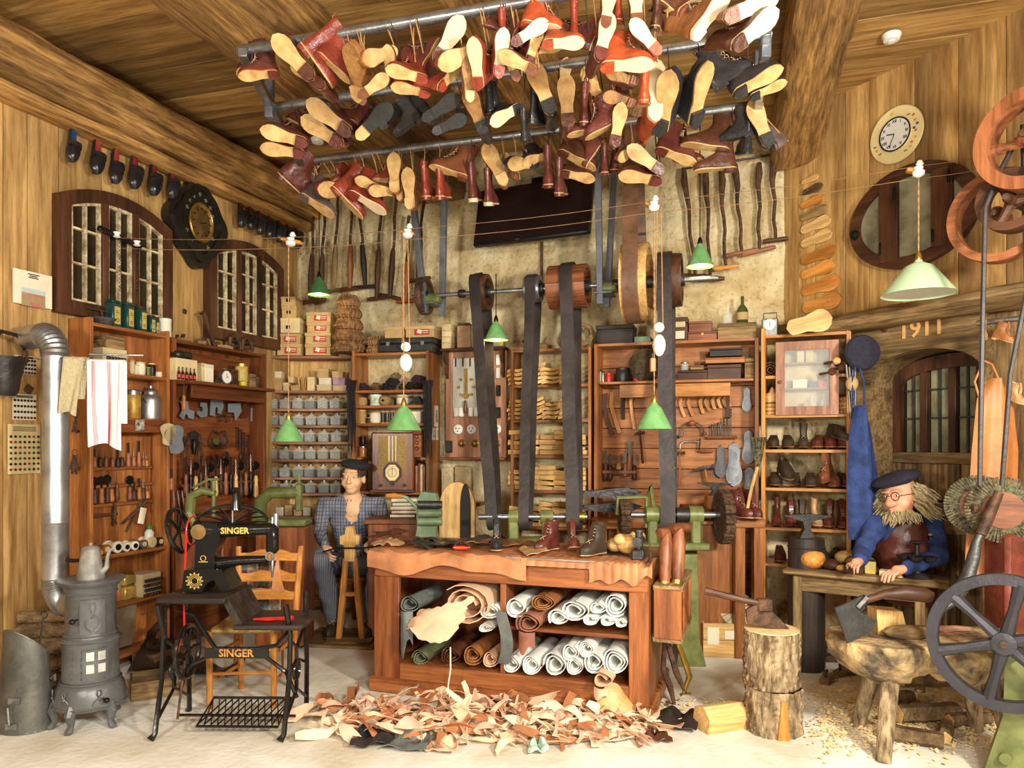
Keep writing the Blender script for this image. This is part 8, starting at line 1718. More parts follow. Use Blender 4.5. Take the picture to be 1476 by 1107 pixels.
solo('cutting_plate','pale zinc cutting plate showing at the front edge of the bench','plate',MB().box((0,0,0),(.62,.3,.008)),m_zinc,FB.w(LB-.5,.14,ZB+.004),FB.a)
def roll(lab,px,py,r,m,L=.5,turns=2.6,flap=0,v=.0,name='leather_roll',ov=1.0,grp=None,yaw=0,a0=0):
 u,z=FB.px(px,py,v);r=r*FB.mpp(px,v);t=thing(name,lab,'roll',FB.w(u,v,z),FB.a+yaw,grp)
 def f(a,b):th=a0+a*turns*2*PI;q=r*(.38+.62*a)*(1+.05*math.sin(3*th)); return (q*math.cos(th),L*b-.02*math.sin(th*2)*(1-b),q*math.sin(th)*ov)
 MB().sheet(f,int(turns*16),3,.005).build('hide',m,t)
 if flap:MB().sheet(lambda a,b:(r*.6*(a-.5)*2,-.03-.03*math.sin(a*3),-r*ov*.7-flap*b*(1+.3*math.sin(a*6))),6,6,.004).build('flap',m,t)
 return t
roll('big pink flesh-coloured hide roll spilling from the window bay',672,872,38,m_flesh,.42,2.4,0,-.03,'leather_roll',.8)
solo('leather_roll','broad ragged pink hide tongue hanging out of the big roll','leather',MB().sheet(lambda a,b:(.14-.34*a-.07*b+.03*nz(b*5,a*2),-.05-.07*math.sin(PI*a)-.05*b,.05-.10*a-.22*b*(.5+.5*math.sin(PI*min(1,a+.2)))+.02*nz(a*9,b*3)),16,12,.005),m_flesh,FB.w(bu(655),0,bz(660,868)),FB.a)
for i,(px,py,r,m,c,fl,ov) in enumerate([(590,870,16,mat('slate_leather',S(112,116,112),.6),'slate grey',.22,.8),(597,905,11,m_flesh,'small pink',0,.6),(606,948,14,leather('green',S(110,112,80),.6),'olive',0,.8),(650,944,15,Lm('choc'),'dark brown',0,.8),(682,944,15,Lm('tan'),'tan',0,.95),(707,950,12,m_flesh,'pale pink',0,.95),(706,880,17,m_wh,'white',0,.7),(700,905,12,m_wh,'small white',0,.5)]):
 roll('%s leather roll in the window bay of the bench, %s of the loose ones'%(c,ORD[i]),px,py,r,m,.35,2.2,fl,.02 if i else -.02,'leather_roll',ov,'rolls in the window bay',a0=i)
for i,(px,py,r,m,c,fl,ov) in enumerate([(744,875,17,m_wh,'white',0,.9),(762,898,20,leather('pinkbrown',S(178,116,90),.6),'pink-brown',.1,.75),(782,868,19,Lm('tan'),'tan',0,.6),(806,890,17,m_wh,'white',0,.7),(828,880,22,m_wh,'white',0,.7),(852,893,12,m_wh,'white',0,.6),(862,876,14,m_wh,'white',0,.6),(888,872,17,m_wh,'white',0,1),(876,895,12,m_wh,'white',0,.6),(896,898,9,m_wh,'white',0,.6)]):
 roll('%s roll on the upper bay shelf of the bench, %s from the divider'%(c,ORD[i]),px,py,r,m,.4,2.0+(i%3)*.4,fl,.0 if i!=1 else -.03,'leather_roll',ov,'rolls on the upper bay shelf',a0=i*1.3)
for i,(px,py,r,c) in enumerate([(737,957,13,0),(766,958,14,0),(800,958,18,0),(828,960,13,0),(857,954,16,0),(888,954,19,0),(822,940,13,0),(846,935,12,1)]):
 roll('white paper-like roll on the bench floor board, %s from the divider%s'%(ORD[i],' with a spotted back' if c else ''),px,py,r,m_wh,.45,2.2+(i%2)*.6,0,.01,'leather_roll',1,'white rolls on the bench floor board',a0=i)
roll('pink curled leather scrap hanging below the white rolls',868,980,17,m_flesh,.1,1.3,.05,-.06,'leather_scrap',.7);solo('leather_strip','grey spotted leather strip curling over the divider','leather',MB().sheet(lambda a,b:(-.05+.07*a+.05*math.sin(b*3),-.03-.03*math.sin(b*4),-.3*b),4,10,.005),mat('slate_leather',S(112,116,112),.6),FB.w(bu(728),-.01,bz(730,880)),FB.a)
solo('string','cream cord dangling from the pink hide to the scraps','cord',MB().tube([(0,0,0),(.01,-.02,-.12),(-.01,-.01,-.22),(.02,-.03,-.36),(.05,-.06,-.45)],.004,5),m_paper,FB.w(bu(661),-.12,bz(661,925)),FB.a)
Bt=It(FB,.2,ZB+.014)
def bt(px,v,dz=.014): return FB.w(FB.px(px,640,v)[0],v,ZB+dz)
for lab,px,v,kd,c,yaw,pit in (('black laced boot standing on the bench, light stitching',716,.16,'boot','black',.3,0),('oxblood laced boot with high shaft on the bench',789,.2,'boot','ox',-.4,0),('oxblood laced boot leaning back on the bench',826,.26,'boot','ox',.35,-.25),('dark green-toed old boot at the front of the bench',856,.12,'boot','oldb',-.5,0)):stand(lab,bt(px,v),px,0,kd,c,yaw+FB.a,0,.76,'tan',pit,grp='shoes on the bench')
for i,(px,v,w,c) in enumerate([(560,.12,.16,'sand'),(590,.3,.2,'brown'),(610,.14,.22,'black'),(640,.25,.24,'black'),(655,.14,.2,'black'),(690,.3,.18,'tan'),(745,.35,.2,'tan'),(770,.1,.2,'sand'),(700,.45,.26,'black'),(560,.5,.24,'choc'),(880,.4,.2,'sand')]):
 solo('leather_piece','%s leather cutting on the bench top, %s from the window end'%(LNAME[c],ORD[i]),'leather',MB().sheet(lambda a,b:((a-.5)*w*(1+.3*math.sin(b*4+i)),(b-.5)*w*.7,.012+.05*abs(math.sin(a*3+i))*abs(nz(a*3+i,b*2))+.02*b),9,7,.004),Lm(c),bt(px,v,.012),i*.7,'leather cuttings on the bench')
roll('small tan leather roll lying on the bench top',775,808,6,m_hide,.2,2,0,.1,yaw=.9)
t=thing('purse','bright red glossy purse lying among the black leather','purse',bt(665,.1),.1);MB().box((0,0,.018),(.1,.05,.034),ch=.012).build('body',m_redp,t);MB().tube([(-.05,-.027,.02),(.05,-.027,.02)],.003,5).build('seam',m_gold,t)
t=thing('wooden_lasts','heap of pale wooden shoe lasts tied together on the bench','lasts',bt(906,.25))
for x,y,z,r in ((0,0,.06,.062),(-.07,.05,.05,.045),(.06,.06,.09,.045),(.02,.1,.06,.05),(-.05,-.02,.09,.035)):MB().sph((x,y,z),r,14,10,sx=1.15,sy=1.2,sz=.92).build('last',W('pale','x'),t)
e_=thing('leather_skiver','small iron skiving machine with crank clamped to the bench end','machine',FB.w(LB-.07,.12,ZB+.01),FB.a)
MB().box((0,0,.03),(.07,.1,.06),ch=.008).cyl((0,0,.05),(0,0,.15),.022,n=10).cyl((0,-.06,.1),(0,.06,.1),.028,n=12).cyl((0,0,.15),(0,0,.165),.03,n=12).build('body',m_iron,e_);MB().tube([(.02,-.06,.1),(.07,-.08,.1),(.075,-.08,.02)],.006,6).cyl((.075,-.1,.02),(.075,-.18,.0),.012,n=8).build('crank',m_rust,e_)
bx=thing('side_rack','pigeon-hole tool rack box fixed to the door end of the bench','rack',FB.w(LB+.014,0,0),FB.a+PI/2);z0,z1=.44,.72
for x in (.06,.62):MB().box((x,-.08,(z0+z1)/2),(.02,.15,z1-z0),ch=.003).build('side',W('bench','z'),bx)
for z in (z0,z1):MB().box((.34,-.08,z),(.58,.16,.03),ch=.004).build('board',W('old','x'),bx)
MB().box((.34,-.148,(z0+z1)/2),(.22,.012,z1-z0)).build('front',W('bench','x'),bx)
for i,(x,h) in enumerate([(.14,.2),(.2,.24),(.5,.18),(.56,.22)]):t=thing('tool_in_rack','brass-coloured tool standing in the bench side rack, %s from the front'%ORD[i],'tool',FB.w(LB+.014+.11,x,z0+.03),FB.a,'tools in the bench side rack');MB().cyl((0,0,0),(0,0,h),.01,n=8).build('shaft',m_brass,t);MB().sph((0,0,h+.01),.018).build('grip',W('pulley','z'),t)
for i,(px,py0,py1) in enumerate(((958,768,838),(976,762,836))):
 a_,b_=P(px,py1,4.05),P(px+3,py0,4.12);t=thing('boot_tree','polished orange-brown wooden boot shaft form at the bench end, %s one'%['nearer','farther'][i],'form',a_,0,'boot shaft forms');d=b_-a_
 MB().tube([(0,0,0),d*.15,d*.7,d],[.028,.034,.04,.026],12).build('shaft',W('pulley','z'),t);MB().tube([d+Vector((-.05,-.03,0)),d+Vector((.0,0,.01)),d+Vector((.06,.05,0))],[.028,.024,.03],12).build('head',W('pulley','x'),t);MB().cyl(-d*.35,Vector((0,0,0)),.03,n=12).build('ferrule',m_brass,t)
for i,(p,m) in enumerate(((((968,880),(962,925),(975,970),(988,998),(980,1002)),m_rust),(((972,915),(984,945),(994,975),(985,1000),(996,1000)),m_brass),(((958,925),(956,965),(966,990),(972,1015),(960,1012)),m_rust))):q=[P(a,b,4.15) for a,b in p];solo('iron_hook','%s curved iron boot hook hanging under the side rack'%['rusty','gilded','longest'][i],'hook',MB().tube([x-q[0] for x in q],[.012,.016,.018,.011,.009],8),m,q[0])
rp=random.Random(4);mats_=[m_flesh,mat('cream_leather',S(240,218,186),.8,0,.1),m_flesh,m_hide,mat('cream_leather',S(240,214,178),.8,0,.1),mat('pale_rose_leather',S(230,186,158),.8,0,.1),m_flesh]
def strip(L,w,curl,wv,tw,th=.0025): return MB().sheet(lambda a,b:((a-.5)*L+.1*L*math.sin(a*5+wv),(b-.5)*w*(.5+.8*abs(math.sin(a*3+wv)))+.25*L*math.sin(a*2.5+wv),.006+curl*abs(math.sin(a*PI*1.5+wv))+tw*(b-.5)*w*math.sin(a*6)),8,2,th)
prt=[]
for i in range(14):mb=strip(rp.uniform(.2,.5),rp.uniform(.012,.042),rp.uniform(.01,.05),rp.uniform(0,6),rp.uniform(.5,2));prt.append([(lambda me:(me.materials.append(m),me)[1])(mb.mesh('leather_offcut')) for m in (mats_[i%7],)][0])
OC=[]
for i in range(240):
 a=rp.random();px=445+a*490;c=1.0-abs(a-.5)*1.1;py=1042-14*a*0+rp.gauss(0,1)*13*c+(8 if a>.3 else -2);py=max(1006+(30*a if a>.5 else 8),min(1078,py));hh=max(0,.10*c*(1-abs(py-1038)/38))*rp.random()
 q=floor_at(px,py);o=link('leather_offcut',prt[i%14],None,q+Vector((0,0,hh)),(rp.gauss(0,.2),rp.gauss(0,.2),rp.uniform(0,6.28)));OC.append((o,['front','fore','middle','back'][0 if py>1055 else 1 if py>1043 else 2 if py>1030 else 3],['pale pink','cream','pale pink','tan','cream','rosy','pale pink'][(i%14)%7],px))
cn={}
for o,rw,c,px in sorted(OC,key=lambda q:q[3]):k=cn[(rw,c)]=cn.get((rw,c),-1)+1;tag(o,'%s leather strip in the %s part of the offcut heap, %s from treadle side'%(c,rw,ORD[min(k,48)]),'offcut','leather offcuts before the bench')
for i,(px,py,w,m,lab) in enumerate([(565,1035,.26,m_bk,'glossy black leather piece folded on the offcut heap'),(600,1040,.22,m_bk,'matt black leather piece beside the glossy one'),(545,1062,.26,Lm('black'),'flat dark grey leather at the front of the heap'),(590,1068,.24,mat('slate_leather',S(112,116,112),.6),'slate leather piece at the front of the heap'),(888,1040,.26,m_tansole,'tan rounded sole-leather tongue standing in the heap'),(515,1030,.14,Lm('red'),'small red leather triangle in the heap'),(760,1030,.2,m_tansole,'flat tan square among the offcuts'),(975,1038,.26,m_bk,'black leather flap on the floor by the bench corner'),(950,1062,.12,Lm('choc'),'curled brown leather ring near the bench corner'),(640,1075,.16,m_flesh,'pointed pale leather corner at the very front of the heap'),(775,1080,.1,mat('mint_leather',S(190,220,200),.7),'small mint green scrap at the front of the heap')]):
 q=floor_at(px,min(py+6,1085));h_=.2 if 'standing' in lab else .045
 solo('leather_piece',lab,'leather',MB().sheet(lambda a,b:((a-.5)*w*(1-.4*b*b),(b-.5)*w*.8*(.6 if h_>.1 else 1),.012+h_*abs(math.sin(a*4.4+i))*(.4+.6*b)+.03*nz(a*3+i,b*3) if h_<.1 else .01+h_*b*(1-.4*(2*a-1)**2)),10,8,.004),m,q,[.4,-.6,.1,-.2,.2,.8,.5,-.5,0,-.3,.1][i])
# CHOPPING CORNER
m_bark=mat('rough_bark',S(176,152,116),.9,0,.4,26,1.0,stretch=(1,1,.25),col2=S(84,62,40),bscale=40,rv=0);m_cut=mat('cut_wood_face',S(236,206,150),.7,0,.12,14,.3,rv=0)
def barkcyl(r,h,amp=.008,n=56,m=26): return MB().add([(math.cos(2*PI*k/n)*(r+amp*abs(nz(k*.9,j*.35,r*9))*2-amp),math.sin(2*PI*k/n)*(r+amp*abs(nz(k*.9,j*.35,r*9))*2-amp),h*j/m) for j in range(m+1) for k in range(n)],[(j*n+k,j*n+(k+1)%n,(j+1)*n+(k+1)%n,(j+1)*n+k) for j in range(m) for k in range(n)])
q=floor_at(1128,1066);stp=thing('chopping_stump','tall chopping block of two stacked bark-covered logs with an axe in it','stump',(q.x,q.y+.13,0))
barkcyl(.148,.235,.012).build('lower_log',m_bark,stp);barkcyl(.145,.285,.012).build('upper_log',m_bark,stp,(-.01,0,.24));MB().lathe([(0,0),(.138,0),(.14,-.004),(.13,-.012)][::-1],30).build('cut_face',m_cut,stp,(-.01,0,.532));MB().prism([(-.03,0),(.03,0),(.015,.19),(-.01,.2)],-.152,-.14).build('bare_strip',W('chair','z'),stp)
ax=thing('axe','old iron axe with dark handle stuck in the tall chopping stump','axe',(q.x-.02,q.y+.12,.532));MB().prism([(-.13,.1),(-.02,.16),(.0,.1),(.1,-.0),(.06,-.012),(-.12,.03)],-.009,.009).box((-.03,0,.125),(.08,.04,.07),ch=.008).build('head',m_rust,ax);MB().tube([(.0,0,.125),(-.14,0,.15),(-.33,.05,.19)],[.014,.017,.02],8).build('handle',W('dark','x'),ax)
q=floor_at(1045,1058);t=thing('wood_chunk','pale hewn wooden chunk with faceted sides lying by the chopping stump','wood',(q.x,q.y+.08,0),.35);MB().prism([(-.06,0),(.04,0),(.075,.04),(.06,.11),(-.02,.13),(-.075,.08)],-.12,.12,Matrix.Rotation(PI/2,4,'Z')).build('block',W('pale','x'),t)
sd=Sdf((-.52,-.34,.2),(.52,.34,.66),.011);sd.ell((-.22,0,.52),(.25,.24,.2),None,.03);sd.ell((.14,.0,.53),(.24,.25,.2),None,.008);sd.ell((.36,.08,.5),(.16,.2,.14),None,.01);sd.cap((-.3,.1,.52),(.34,.14,.52),.14,.14,.03);sd.noise(.011,24);sd.noise(.006,61);ax_=np.arange(sd.n[2])*sd.h+sd.lo[2];sd.F=np.maximum(sd.F,(ax_-.545)[None,None,:].astype(np.float32))
q=P(1340,640,3.62);sl=thing('slab_bench','rough tree slab chopping bench on splayed branch legs','bench',(q.x,3.62,.0),-.12);sd.build('slab',mat('rough_slab',S(186,156,108),.85,0,.4,7,.9,col2=S(74,62,50),bscale=30,rv=0),sl)
for x,y,dx,dy in ((-.22,-.1,-.07,-.1),(.26,-.06,.06,-.08),(-.2,.14,-.06,.1),(.26,.16,.08,.1)):MB().tube([(x+dx,y+dy,0),(x+dx*.5,y+dy*.5,.2),(x,y,.42)],[.034,.04,.044],10).build('leg',m_bark,sl)
ax=thing('broad_axe','wide-bladed hewing axe with bent wooden handle resting on the slab','axe',P(1236,891,3.52));MB().prism([(-.11,.05),(-.06,.07),(.02,.11),(.035,.05),(.01,.03),(.09,-.01),(.07,-.06),(-.05,-.12)],-.006,.006).cyl((.0,0,.05),(.045,0,.1),.022,n=8).build('head',m_iron,ax);MB().tube([(.02,0,.08),(.12,-.02,.12),(.2,-.04,.13),(.3,-.04,.12),(.33,-.04,.11)],[.016,.02,.034,.036,.028],10).build('handle',W('dark','x'),ax)
t=thing('wood_wedge','curved pale split wood wedge standing on the slab bench','wood',(P(1282,900,3.72).x,3.72,.54));MB().prism([(-.08,0),(.07,0),(.04,.12),(-.09,.13)],-.05,.05).build('wedge',W('pale','z'),t)
solo('clog_blank','rough hollowed wooden clog blank lying on the slab bench','blank',MB().sph((0,0,.03),.06,14,8,sx=2.0,sy=.8,sz=.6),W('old','x'),(P(1305,640,3.62).x,3.6,.545),-.1)
pk=thing('stock_knife','long curved clog-maker stock knife with hook and turned handle above the slab','knife',P(1372,893,3.72));f_= lambda x,y:tuple(P(x,y,3.72)-P(1372,893,3.72))
MB().tube([f_(1356,895),f_(1352,885),f_(1362,876),f_(1378,860),f_(1396,830),f_(1404,800),f_(1408,780),f_(1418,758)],[.007,.01,.02,.036,.032,.03,.02,.018],8,flat=.4).build('blade',m_iron,pk);MB().tube([f_(1414,770),f_(1424,745),f_(1440,710)],[.026,.03,.022],10).build('socket',m_rust,pk);MB().tube([f_(1350,905),f_(1360,908),f_(1375,906),f_(1398,907)],[.012,.022,.016,.012],10).build('handle',W('pink','x'),pk)
for i,(px,py,L,r,a) in enumerate([(1325,1072,.26,.045,-.5),(1345,1040,.34,.055,.1),(1300,1040,.2,.035,.3),(1350,1012,.34,.05,0),(1300,1015,.24,.04,.5),(1372,1062,.2,.035,1),(1330,990,.3,.045,.1),(1405,1045,.24,.04,.2)]):q=floor_at(px,py+8);log('split log under the slab bench, %s counted from the front'%ORD[i],q.x,q.y+.05,[0,0,0,.1,0,0,.2,.0][i],L,r,a,'log','split logs under the slab',half=5)
ch2=MB()
for i in range(2400):
 a=rp.random();q=floor_at(1180+a*270+rp.gauss(0,14),1035+rp.gauss(0,24)) if i>300 else floor_at(950+rp.random()*140,1010+rp.random()*40)
 s_=rp.uniform(.008,.026);ch2.box((q.x,q.y,.004+rp.random()*.012),(s_,s_*.7,.003),Euler((rp.gauss(0,.4),rp.gauss(0,.4),rp.uniform(0,3))).to_matrix())
tag(ch2.build('wood_shavings',m_cut),'pale wood chips scattered on the floor around the slab bench','wood chips',None,'stuff')
FT=fr2(1137,4.82,1334,4.4);tb=thing('work_table','old paint-worn wooden table in front of the bearded figure','table',FT.w(0,0,0),FT.a);LT=FT.L;zT=.68
MB().box((LT/2+.04,.22,zT-.02),(LT+.16,.5,.035),ch=.012).build('table_top',W('old','x'),tb);MB().box((LT/2,.03,zT-.09),(LT-.06,.025,.1)).build('apron',W('old','x'),tb);MB().box((LT-.04,.22,zT-.09),(.025,.36,.1)).build('apron',W('old','y'),tb)
for x,y in ((.05,.03),(LT-.03,.03),(.05,.38),(LT-.03,.38)):MB().box((x,y,(zT-.04)/2),(.055,.055,zT-.04),ch=.006).build('leg',W('old','z'),tb)
Tt=It(FT,.14,zT);tl= lambda px,v,dz=0:FT.w(FT.px(px,640,v)[0],v,zT+dz)
for i,(px,v,w,h,wk,lab) in enumerate([(1171,.1,.165,.14,'chair','large orange rounded wooden last block'),(1197,.12,.12,.075,'dark','brown wedge-shaped wooden piece'),(1213,.08,.07,.045,'pale','small pale wooden piece'),(1222,.34,.14,.11,'pale','pale carved clog in work'),(1240,.24,.15,.1,'old','grey carved clog in work')]):solo('carved_wood',lab+' on the work table','wood',MB().sph((0,0,h*.45),w/2,14,8,sx=1,sy=1.3,sz=h/w*.95),W(wk,'y'),tl(px,v),FT.a+i*.4)
wbox('dark small box on the work table',It(FT,.06,zT),1231,26,11,'dark',d=.07);tin('yellow-labelled square glue tin on the work table',It(FT,.08,zT),1254,15,20,m_gl,m_iron,square=1);solo('wax_block','cream block of wax lying open on the work table','block',MB().prism([(-.06,0),(.07,0),(.05,.03),(-.06,.035)],-.04,.04),m_cardl,tl(1284,.06),FT.a)
lp=thing('oil_dish_stand','black iron stand with ring of small dishes on the work table','stand',tl(1322,.1));MB().lathe([(.085,0),(.07,.012),(.02,.03),(.014,.12),(.03,.13),(.014,.14),(.012,.2),(.045,.215),(.04,.222),(0,.215)],20).build('stem',m_iron,lp)
for k in range(5):a=k*2*PI/5+.4;MB().lathe([(0,.105),(.03,.11),(.045,.135),(.04,.135),(0,.115)],14,(math.cos(a)*.075,math.sin(a)*.075,0)).build('dish',m_iron,lp)
bottle('dark brown cork-stopped bottle beside the dish stand',tl(1341,.3),.036,.24,m_bglass,m_card)
an=thing('anvil_block','round dark wooden block carrying a small iron anvil by the work table','anvil',P(1162,640,4.9)*1);an.location.z=0;kk=4.9/FX;hz=CZ+(HY-775)*kk
MB().lathe([(.115,0),(.12,.02),(.115,hz),(0,hz)],20).torus((0,0,hz-.06),.116,.006,20,5).build('block',W('blackw','z'),an);MB().prism([(-.05,0),(.05,0),(.02,.06),(.03,.11),(.17,.145),(.03,.16),(-.06,.155),(-.16,.15),(-.03,.11),(-.02,.06)],-.025,.025,Matrix.Translation((0,0,hz))).build('anvil',m_iron,an)
# GREEN MACHINES ON THE FLOOR SHAFT
def shaftm(x0,x1,Y,z,par,m=m_steel,r=.02):MB().cyl(P(x0,640,Y)+Vector((0,0,z-CZ)),P(x1,640,Y)+Vector((0,0,z-CZ)),r,n=12).build('shaft',m,par)
fm=thing('finishing_machine','large green cast iron line finishing machine with brushes on its long shaft','machine',(0,0,0));Ym=5.02;zp_= lambda x,y:P(x,y,Ym)
shaftm(898,1052,Ym,zp_(0,742).z,fm)
for x0,x1 in ((930,950),(992,1012)):MB().cyl(zp_(x0,742),zp_(x1,742),.062,n=20).build('bearing',m_green,fm);MB().box(zp_((x0+x1)/2,768),(.07,.09,.2),ch=.012).build('pedestal',m_green,fm)
MB().cyl(zp_(974,742),zp_(992,742),.05,n=16).build('collar',m_iron,fm);MB().box(zp_(970,786),(.46,.2,.05),ch=.01).build('bed',m_green,fm)
c0=zp_(990,870);MB().prism([(-.09,-1.5+CZ-c0.z+.0),(.11,CZ-1.5-c0.z),(.06,-.2),(.05,.35),(-.07,.35),(-.06,-.2)],-.09,.09,Matrix.Translation(c0)).build('column',m_green,fm)
MB().tube([zp_(890,742),zp_(890,718),zp_(932,716),zp_(932,760)],.018,8).tube([zp_(942,730),zp_(938,700),zp_(932,716)],.016,8).build('guard_frame',m_green,fm)
def brush(lab,c,R_,w,par,m,seg=16,axis=RX,cat=None):
 mb=MB()
 for k in range(seg):a=2*PI*k/seg;mb.box((0,0,0),(w,2*PI*R_/seg*.8,R_*.34),ch=.006);n_=len(mb.v)-24;M_=Matrix.Translation(c)@Matrix.Rotation(a,4,'X')@Matrix.Translation((0,0,R_*.83));mb.v[n_:]=[tuple(M_@Vector(v_)) for v_ in mb.v[n_:]]
 mb.cyl(Vector(c)-Vector((w*.4,0,0)),Vector(c)+Vector((w*.4,0,0)),R_*.72,n=20); return mb.build(lab,m,par)
m_brs=mat('bristle',S(110,82,58),.8,0,.5,40,.6);brush('brush_wheel',zp_(900,745),.11,.07,fm,m_brs);brush('brush_wheel',zp_(1043,745),.185,.07,fm,m_brs)
fm2=thing('buffing_head','small green twin-bearing buffing head behind the bench','machine',(0,0,0));shaftm(690,846,5.12,P(0,745,5.12).z,fm2)
for x0,x1 in ((733,747),(779,797)):MB().cyl(P(x0,745,5.12),P(x1,745,5.12),.05,n=18).box(P((x0+x1)/2,765,5.12),(.07,.09,.14),ch=.01).build('bearing',m_green,fm2)
MB().box(P(765,785,5.12),(.34,.2,.1),ch=.02).build('bed',m_green,fm2);MB().box(P(765,790,5.12)-Vector((0,0,.42)),(.2,.18,.76),ch=.02).build('column',m_green,fm2);MB().cyl(P(826,745,5.12),P(842,745,5.12),.035,n=14).build('chuck',m_brass,fm2)
hc_=thing('edge_press','sage green hand-cranked rolling machine with wooden crank handle','machine',P(617,790,5.2));kk=5.2/FX;MB().prism([(-22*kk,-10*kk),(20*kk,-10*kk),(12*kk,26*kk),(18*kk,60*kk),(12*kk,80*kk),(-8*kk,82*kk),(-16*kk,66*kk),(-14*kk,30*kk)],-.07,.07).build('frame',m_green2,hc_)
for z in (40,52,64):MB().cyl((-12*kk,-.09,z*kk),(22*kk,-.09,z*kk),.028,n=14).build('roller',m_green2 if z!=64 else m_iron,hc_)
MB().tube([(-14*kk,-.08,60*kk),(-28*kk,-.1,74*kk),(-34*kk,-.1,76*kk)],.014,8).build('crank',m_green2,hc_);MB().tube([(-34*kk,-.1,76*kk),(-45*kk,-.1,77*kk),(-57*kk,-.1,77*kk)],[.012,.02,.013],8).build('handle',W('chair','x'),hc_);MB().box((0,0,-.4),(.4,.3,.7)).build('stand',W('cabd','z'),hc_)
t=thing('grindstone_guard','pale arched wooden grindstone cover between radio shelf and belts','guard',P(660,790,5.45));kk=5.45/FX;ar=[(-25*kk,0)]+[(-25*kk+25*kk*(1-math.cos(PI*k/12)),60*kk+36*kk*math.sin(PI*k/12)) for k in range(13)]+[(25*kk,0)];MB().prism(ar,-.09,.09).build('cover',W('pale','z'),t);MB().prism([(x*.3+12*kk,z*.98) for x,z in ar],-.096,-.088).build('slot',m_dark,t);MB().box((0,0,-.42),(.3,.2,.82)).build('stand',W('cabd','z'),t)
q=P(582,745,5.7)
for j,(c,n_) in enumerate([(S(60,60,60),'dark'),(S(170,50,46),'red'),(S(226,216,196),'cream'),(S(90,140,100),'green'),(S(200,190,160),'pale yellow')]):
 t=thing('book',n_+' book in the flat stack beside the crank machine','book',(q.x+.01*(j%2),q.y,q.z+.03*j),.05*j,'flat stack of books');MB().box((0,0,.014),(.2,.14,.027),ch=.003).build('cover',mat('bk%d'%j,c,.6),t);MB().box((0,-.003,.014),(.19,.138,.019)).build('pages',m_paper,t)
t=thing('low_cabinet','dark brown low cabinet carrying the stack of books','cabinet',(q.x,q.y,0));MB().box((0,0,q.z/2-.02),(.5,.3,q.z-.04),ch=.004).build('body',W('cabd','z'),t);MB().box((0,-.01,q.z-.02),(.54,.33,.036),ch=.004).build('top',W('cabd','x'),t);MB().box((0,-.155,q.z*.5),(.42,.012,q.z*.7),ch=.003).build('door',W('cabd','z'),t)
for i,(x0,x1,Y,zy,lab) in enumerate([(858,905,5.45,752,'red-brown wooden side table below the small tool rack'),(1056,1101,5.15,750,'red-brown wooden table carrying the laced boots')]):
 z=CZ-(zy-HY)*Y/FX;a_,b_=P(x0,640,Y),P(x1,640,Y);t=thing('side_table',lab,'table',((a_.x+b_.x)/2,Y,0));w=b_.x-a_.x;MB().box((0,.12,z-.02),(w,.3,.06),ch=.004).build('table_top',W('cab','x'),t)
 for s_ in (-.6,.6):MB().box((s_*w/2,0,(z-.05)/2),(.07,.07,z-.05),ch=.004).build('leg',W('cab','z'),t)
for s_,px in ((0,1066),(1,1083)):stand('oxblood laced boot with pale welt on the side table, %s of the pair'%['inner','outer'][s_],P(px,748,5.12),px,0,'boot','ox',.5-.3*s_,0,.85,'tan',grp='laced boots on the side table')
t=thing('bellows','large black leather bellows lying behind the bench','bellows',P(880,712,5.35));kk=5.35/FX
for z in (0,-20*kk):MB().prism([(-42*kk,-2*kk),(-38*kk,4*kk),(20*kk,10*kk),(44*kk,3*kk),(20*kk,-8*kk)],-.06,.06,Matrix.Translation((0,0,z))).build('board',m_bk,t)
cr=crate('pale wooden crate with white shipping labels under the brush wheel',(P(1052,948,5.15).x,5.3,0),-.1,.34,.3,.24,'pale',2);MB().box((-.1,-.157,.15),(.08,.003,.12)).box((.04,-.157,.16),(.12,.003,.06)).build('label',m_paper,cr)
t=thing('round_form','pale ribbed round wooden disc leaning in the shipping crate','disc',P(1062,880,5.25));MB().lathe([(0,-.03),(.135,-.03),(.14,0),(.13,.03),(0,.03)],24,(0,0,0),Matrix.Rotation(1.1,4,'X')).build('disc',mat('grey_disc',S(196,176,140),.8),t)
for k in range(8):MB().box((0,0,.0),(.25,.004,.004)).build('rib',m_rust,t,(0,-.028,.014),(Matrix.Rotation(1.1,3,'X')@Matrix.Rotation(PI*k/8,3,'Z')).to_euler())
t=thing('wicker_demijohn','rough wicker bundle standing behind the green column','basket',(P(1015,876,5.45).x,5.5,0));MB().lathe([(.14,.1),(.19,.3),(.17,.5),(.08,.56)],24,wob=.03).build('core',m_brs,t)
mb=MB()
for k in range(70):a=rp.uniform(0,6.3);z=rp.uniform(.12,.52);mb.tube([(math.cos(a+q*.5)*.195,math.sin(a+q*.5)*.195,z+rp.uniform(-.03,.03)) for q in range(4)],.005,4)
mb.build('twigs',m_str,t);crate('low board crate under the wicker bundle',(P(1015,876,5.45).x,5.5,0),0,.34,.3,.1)
for i,px in enumerate((1052,1044)):bottle('dark green wine bottle behind the crate, %s one'%['taller','shorter'][i],(P(px,876,5.6).x,5.56,0),.04,.46-.1*i,m_gglass,m_black)
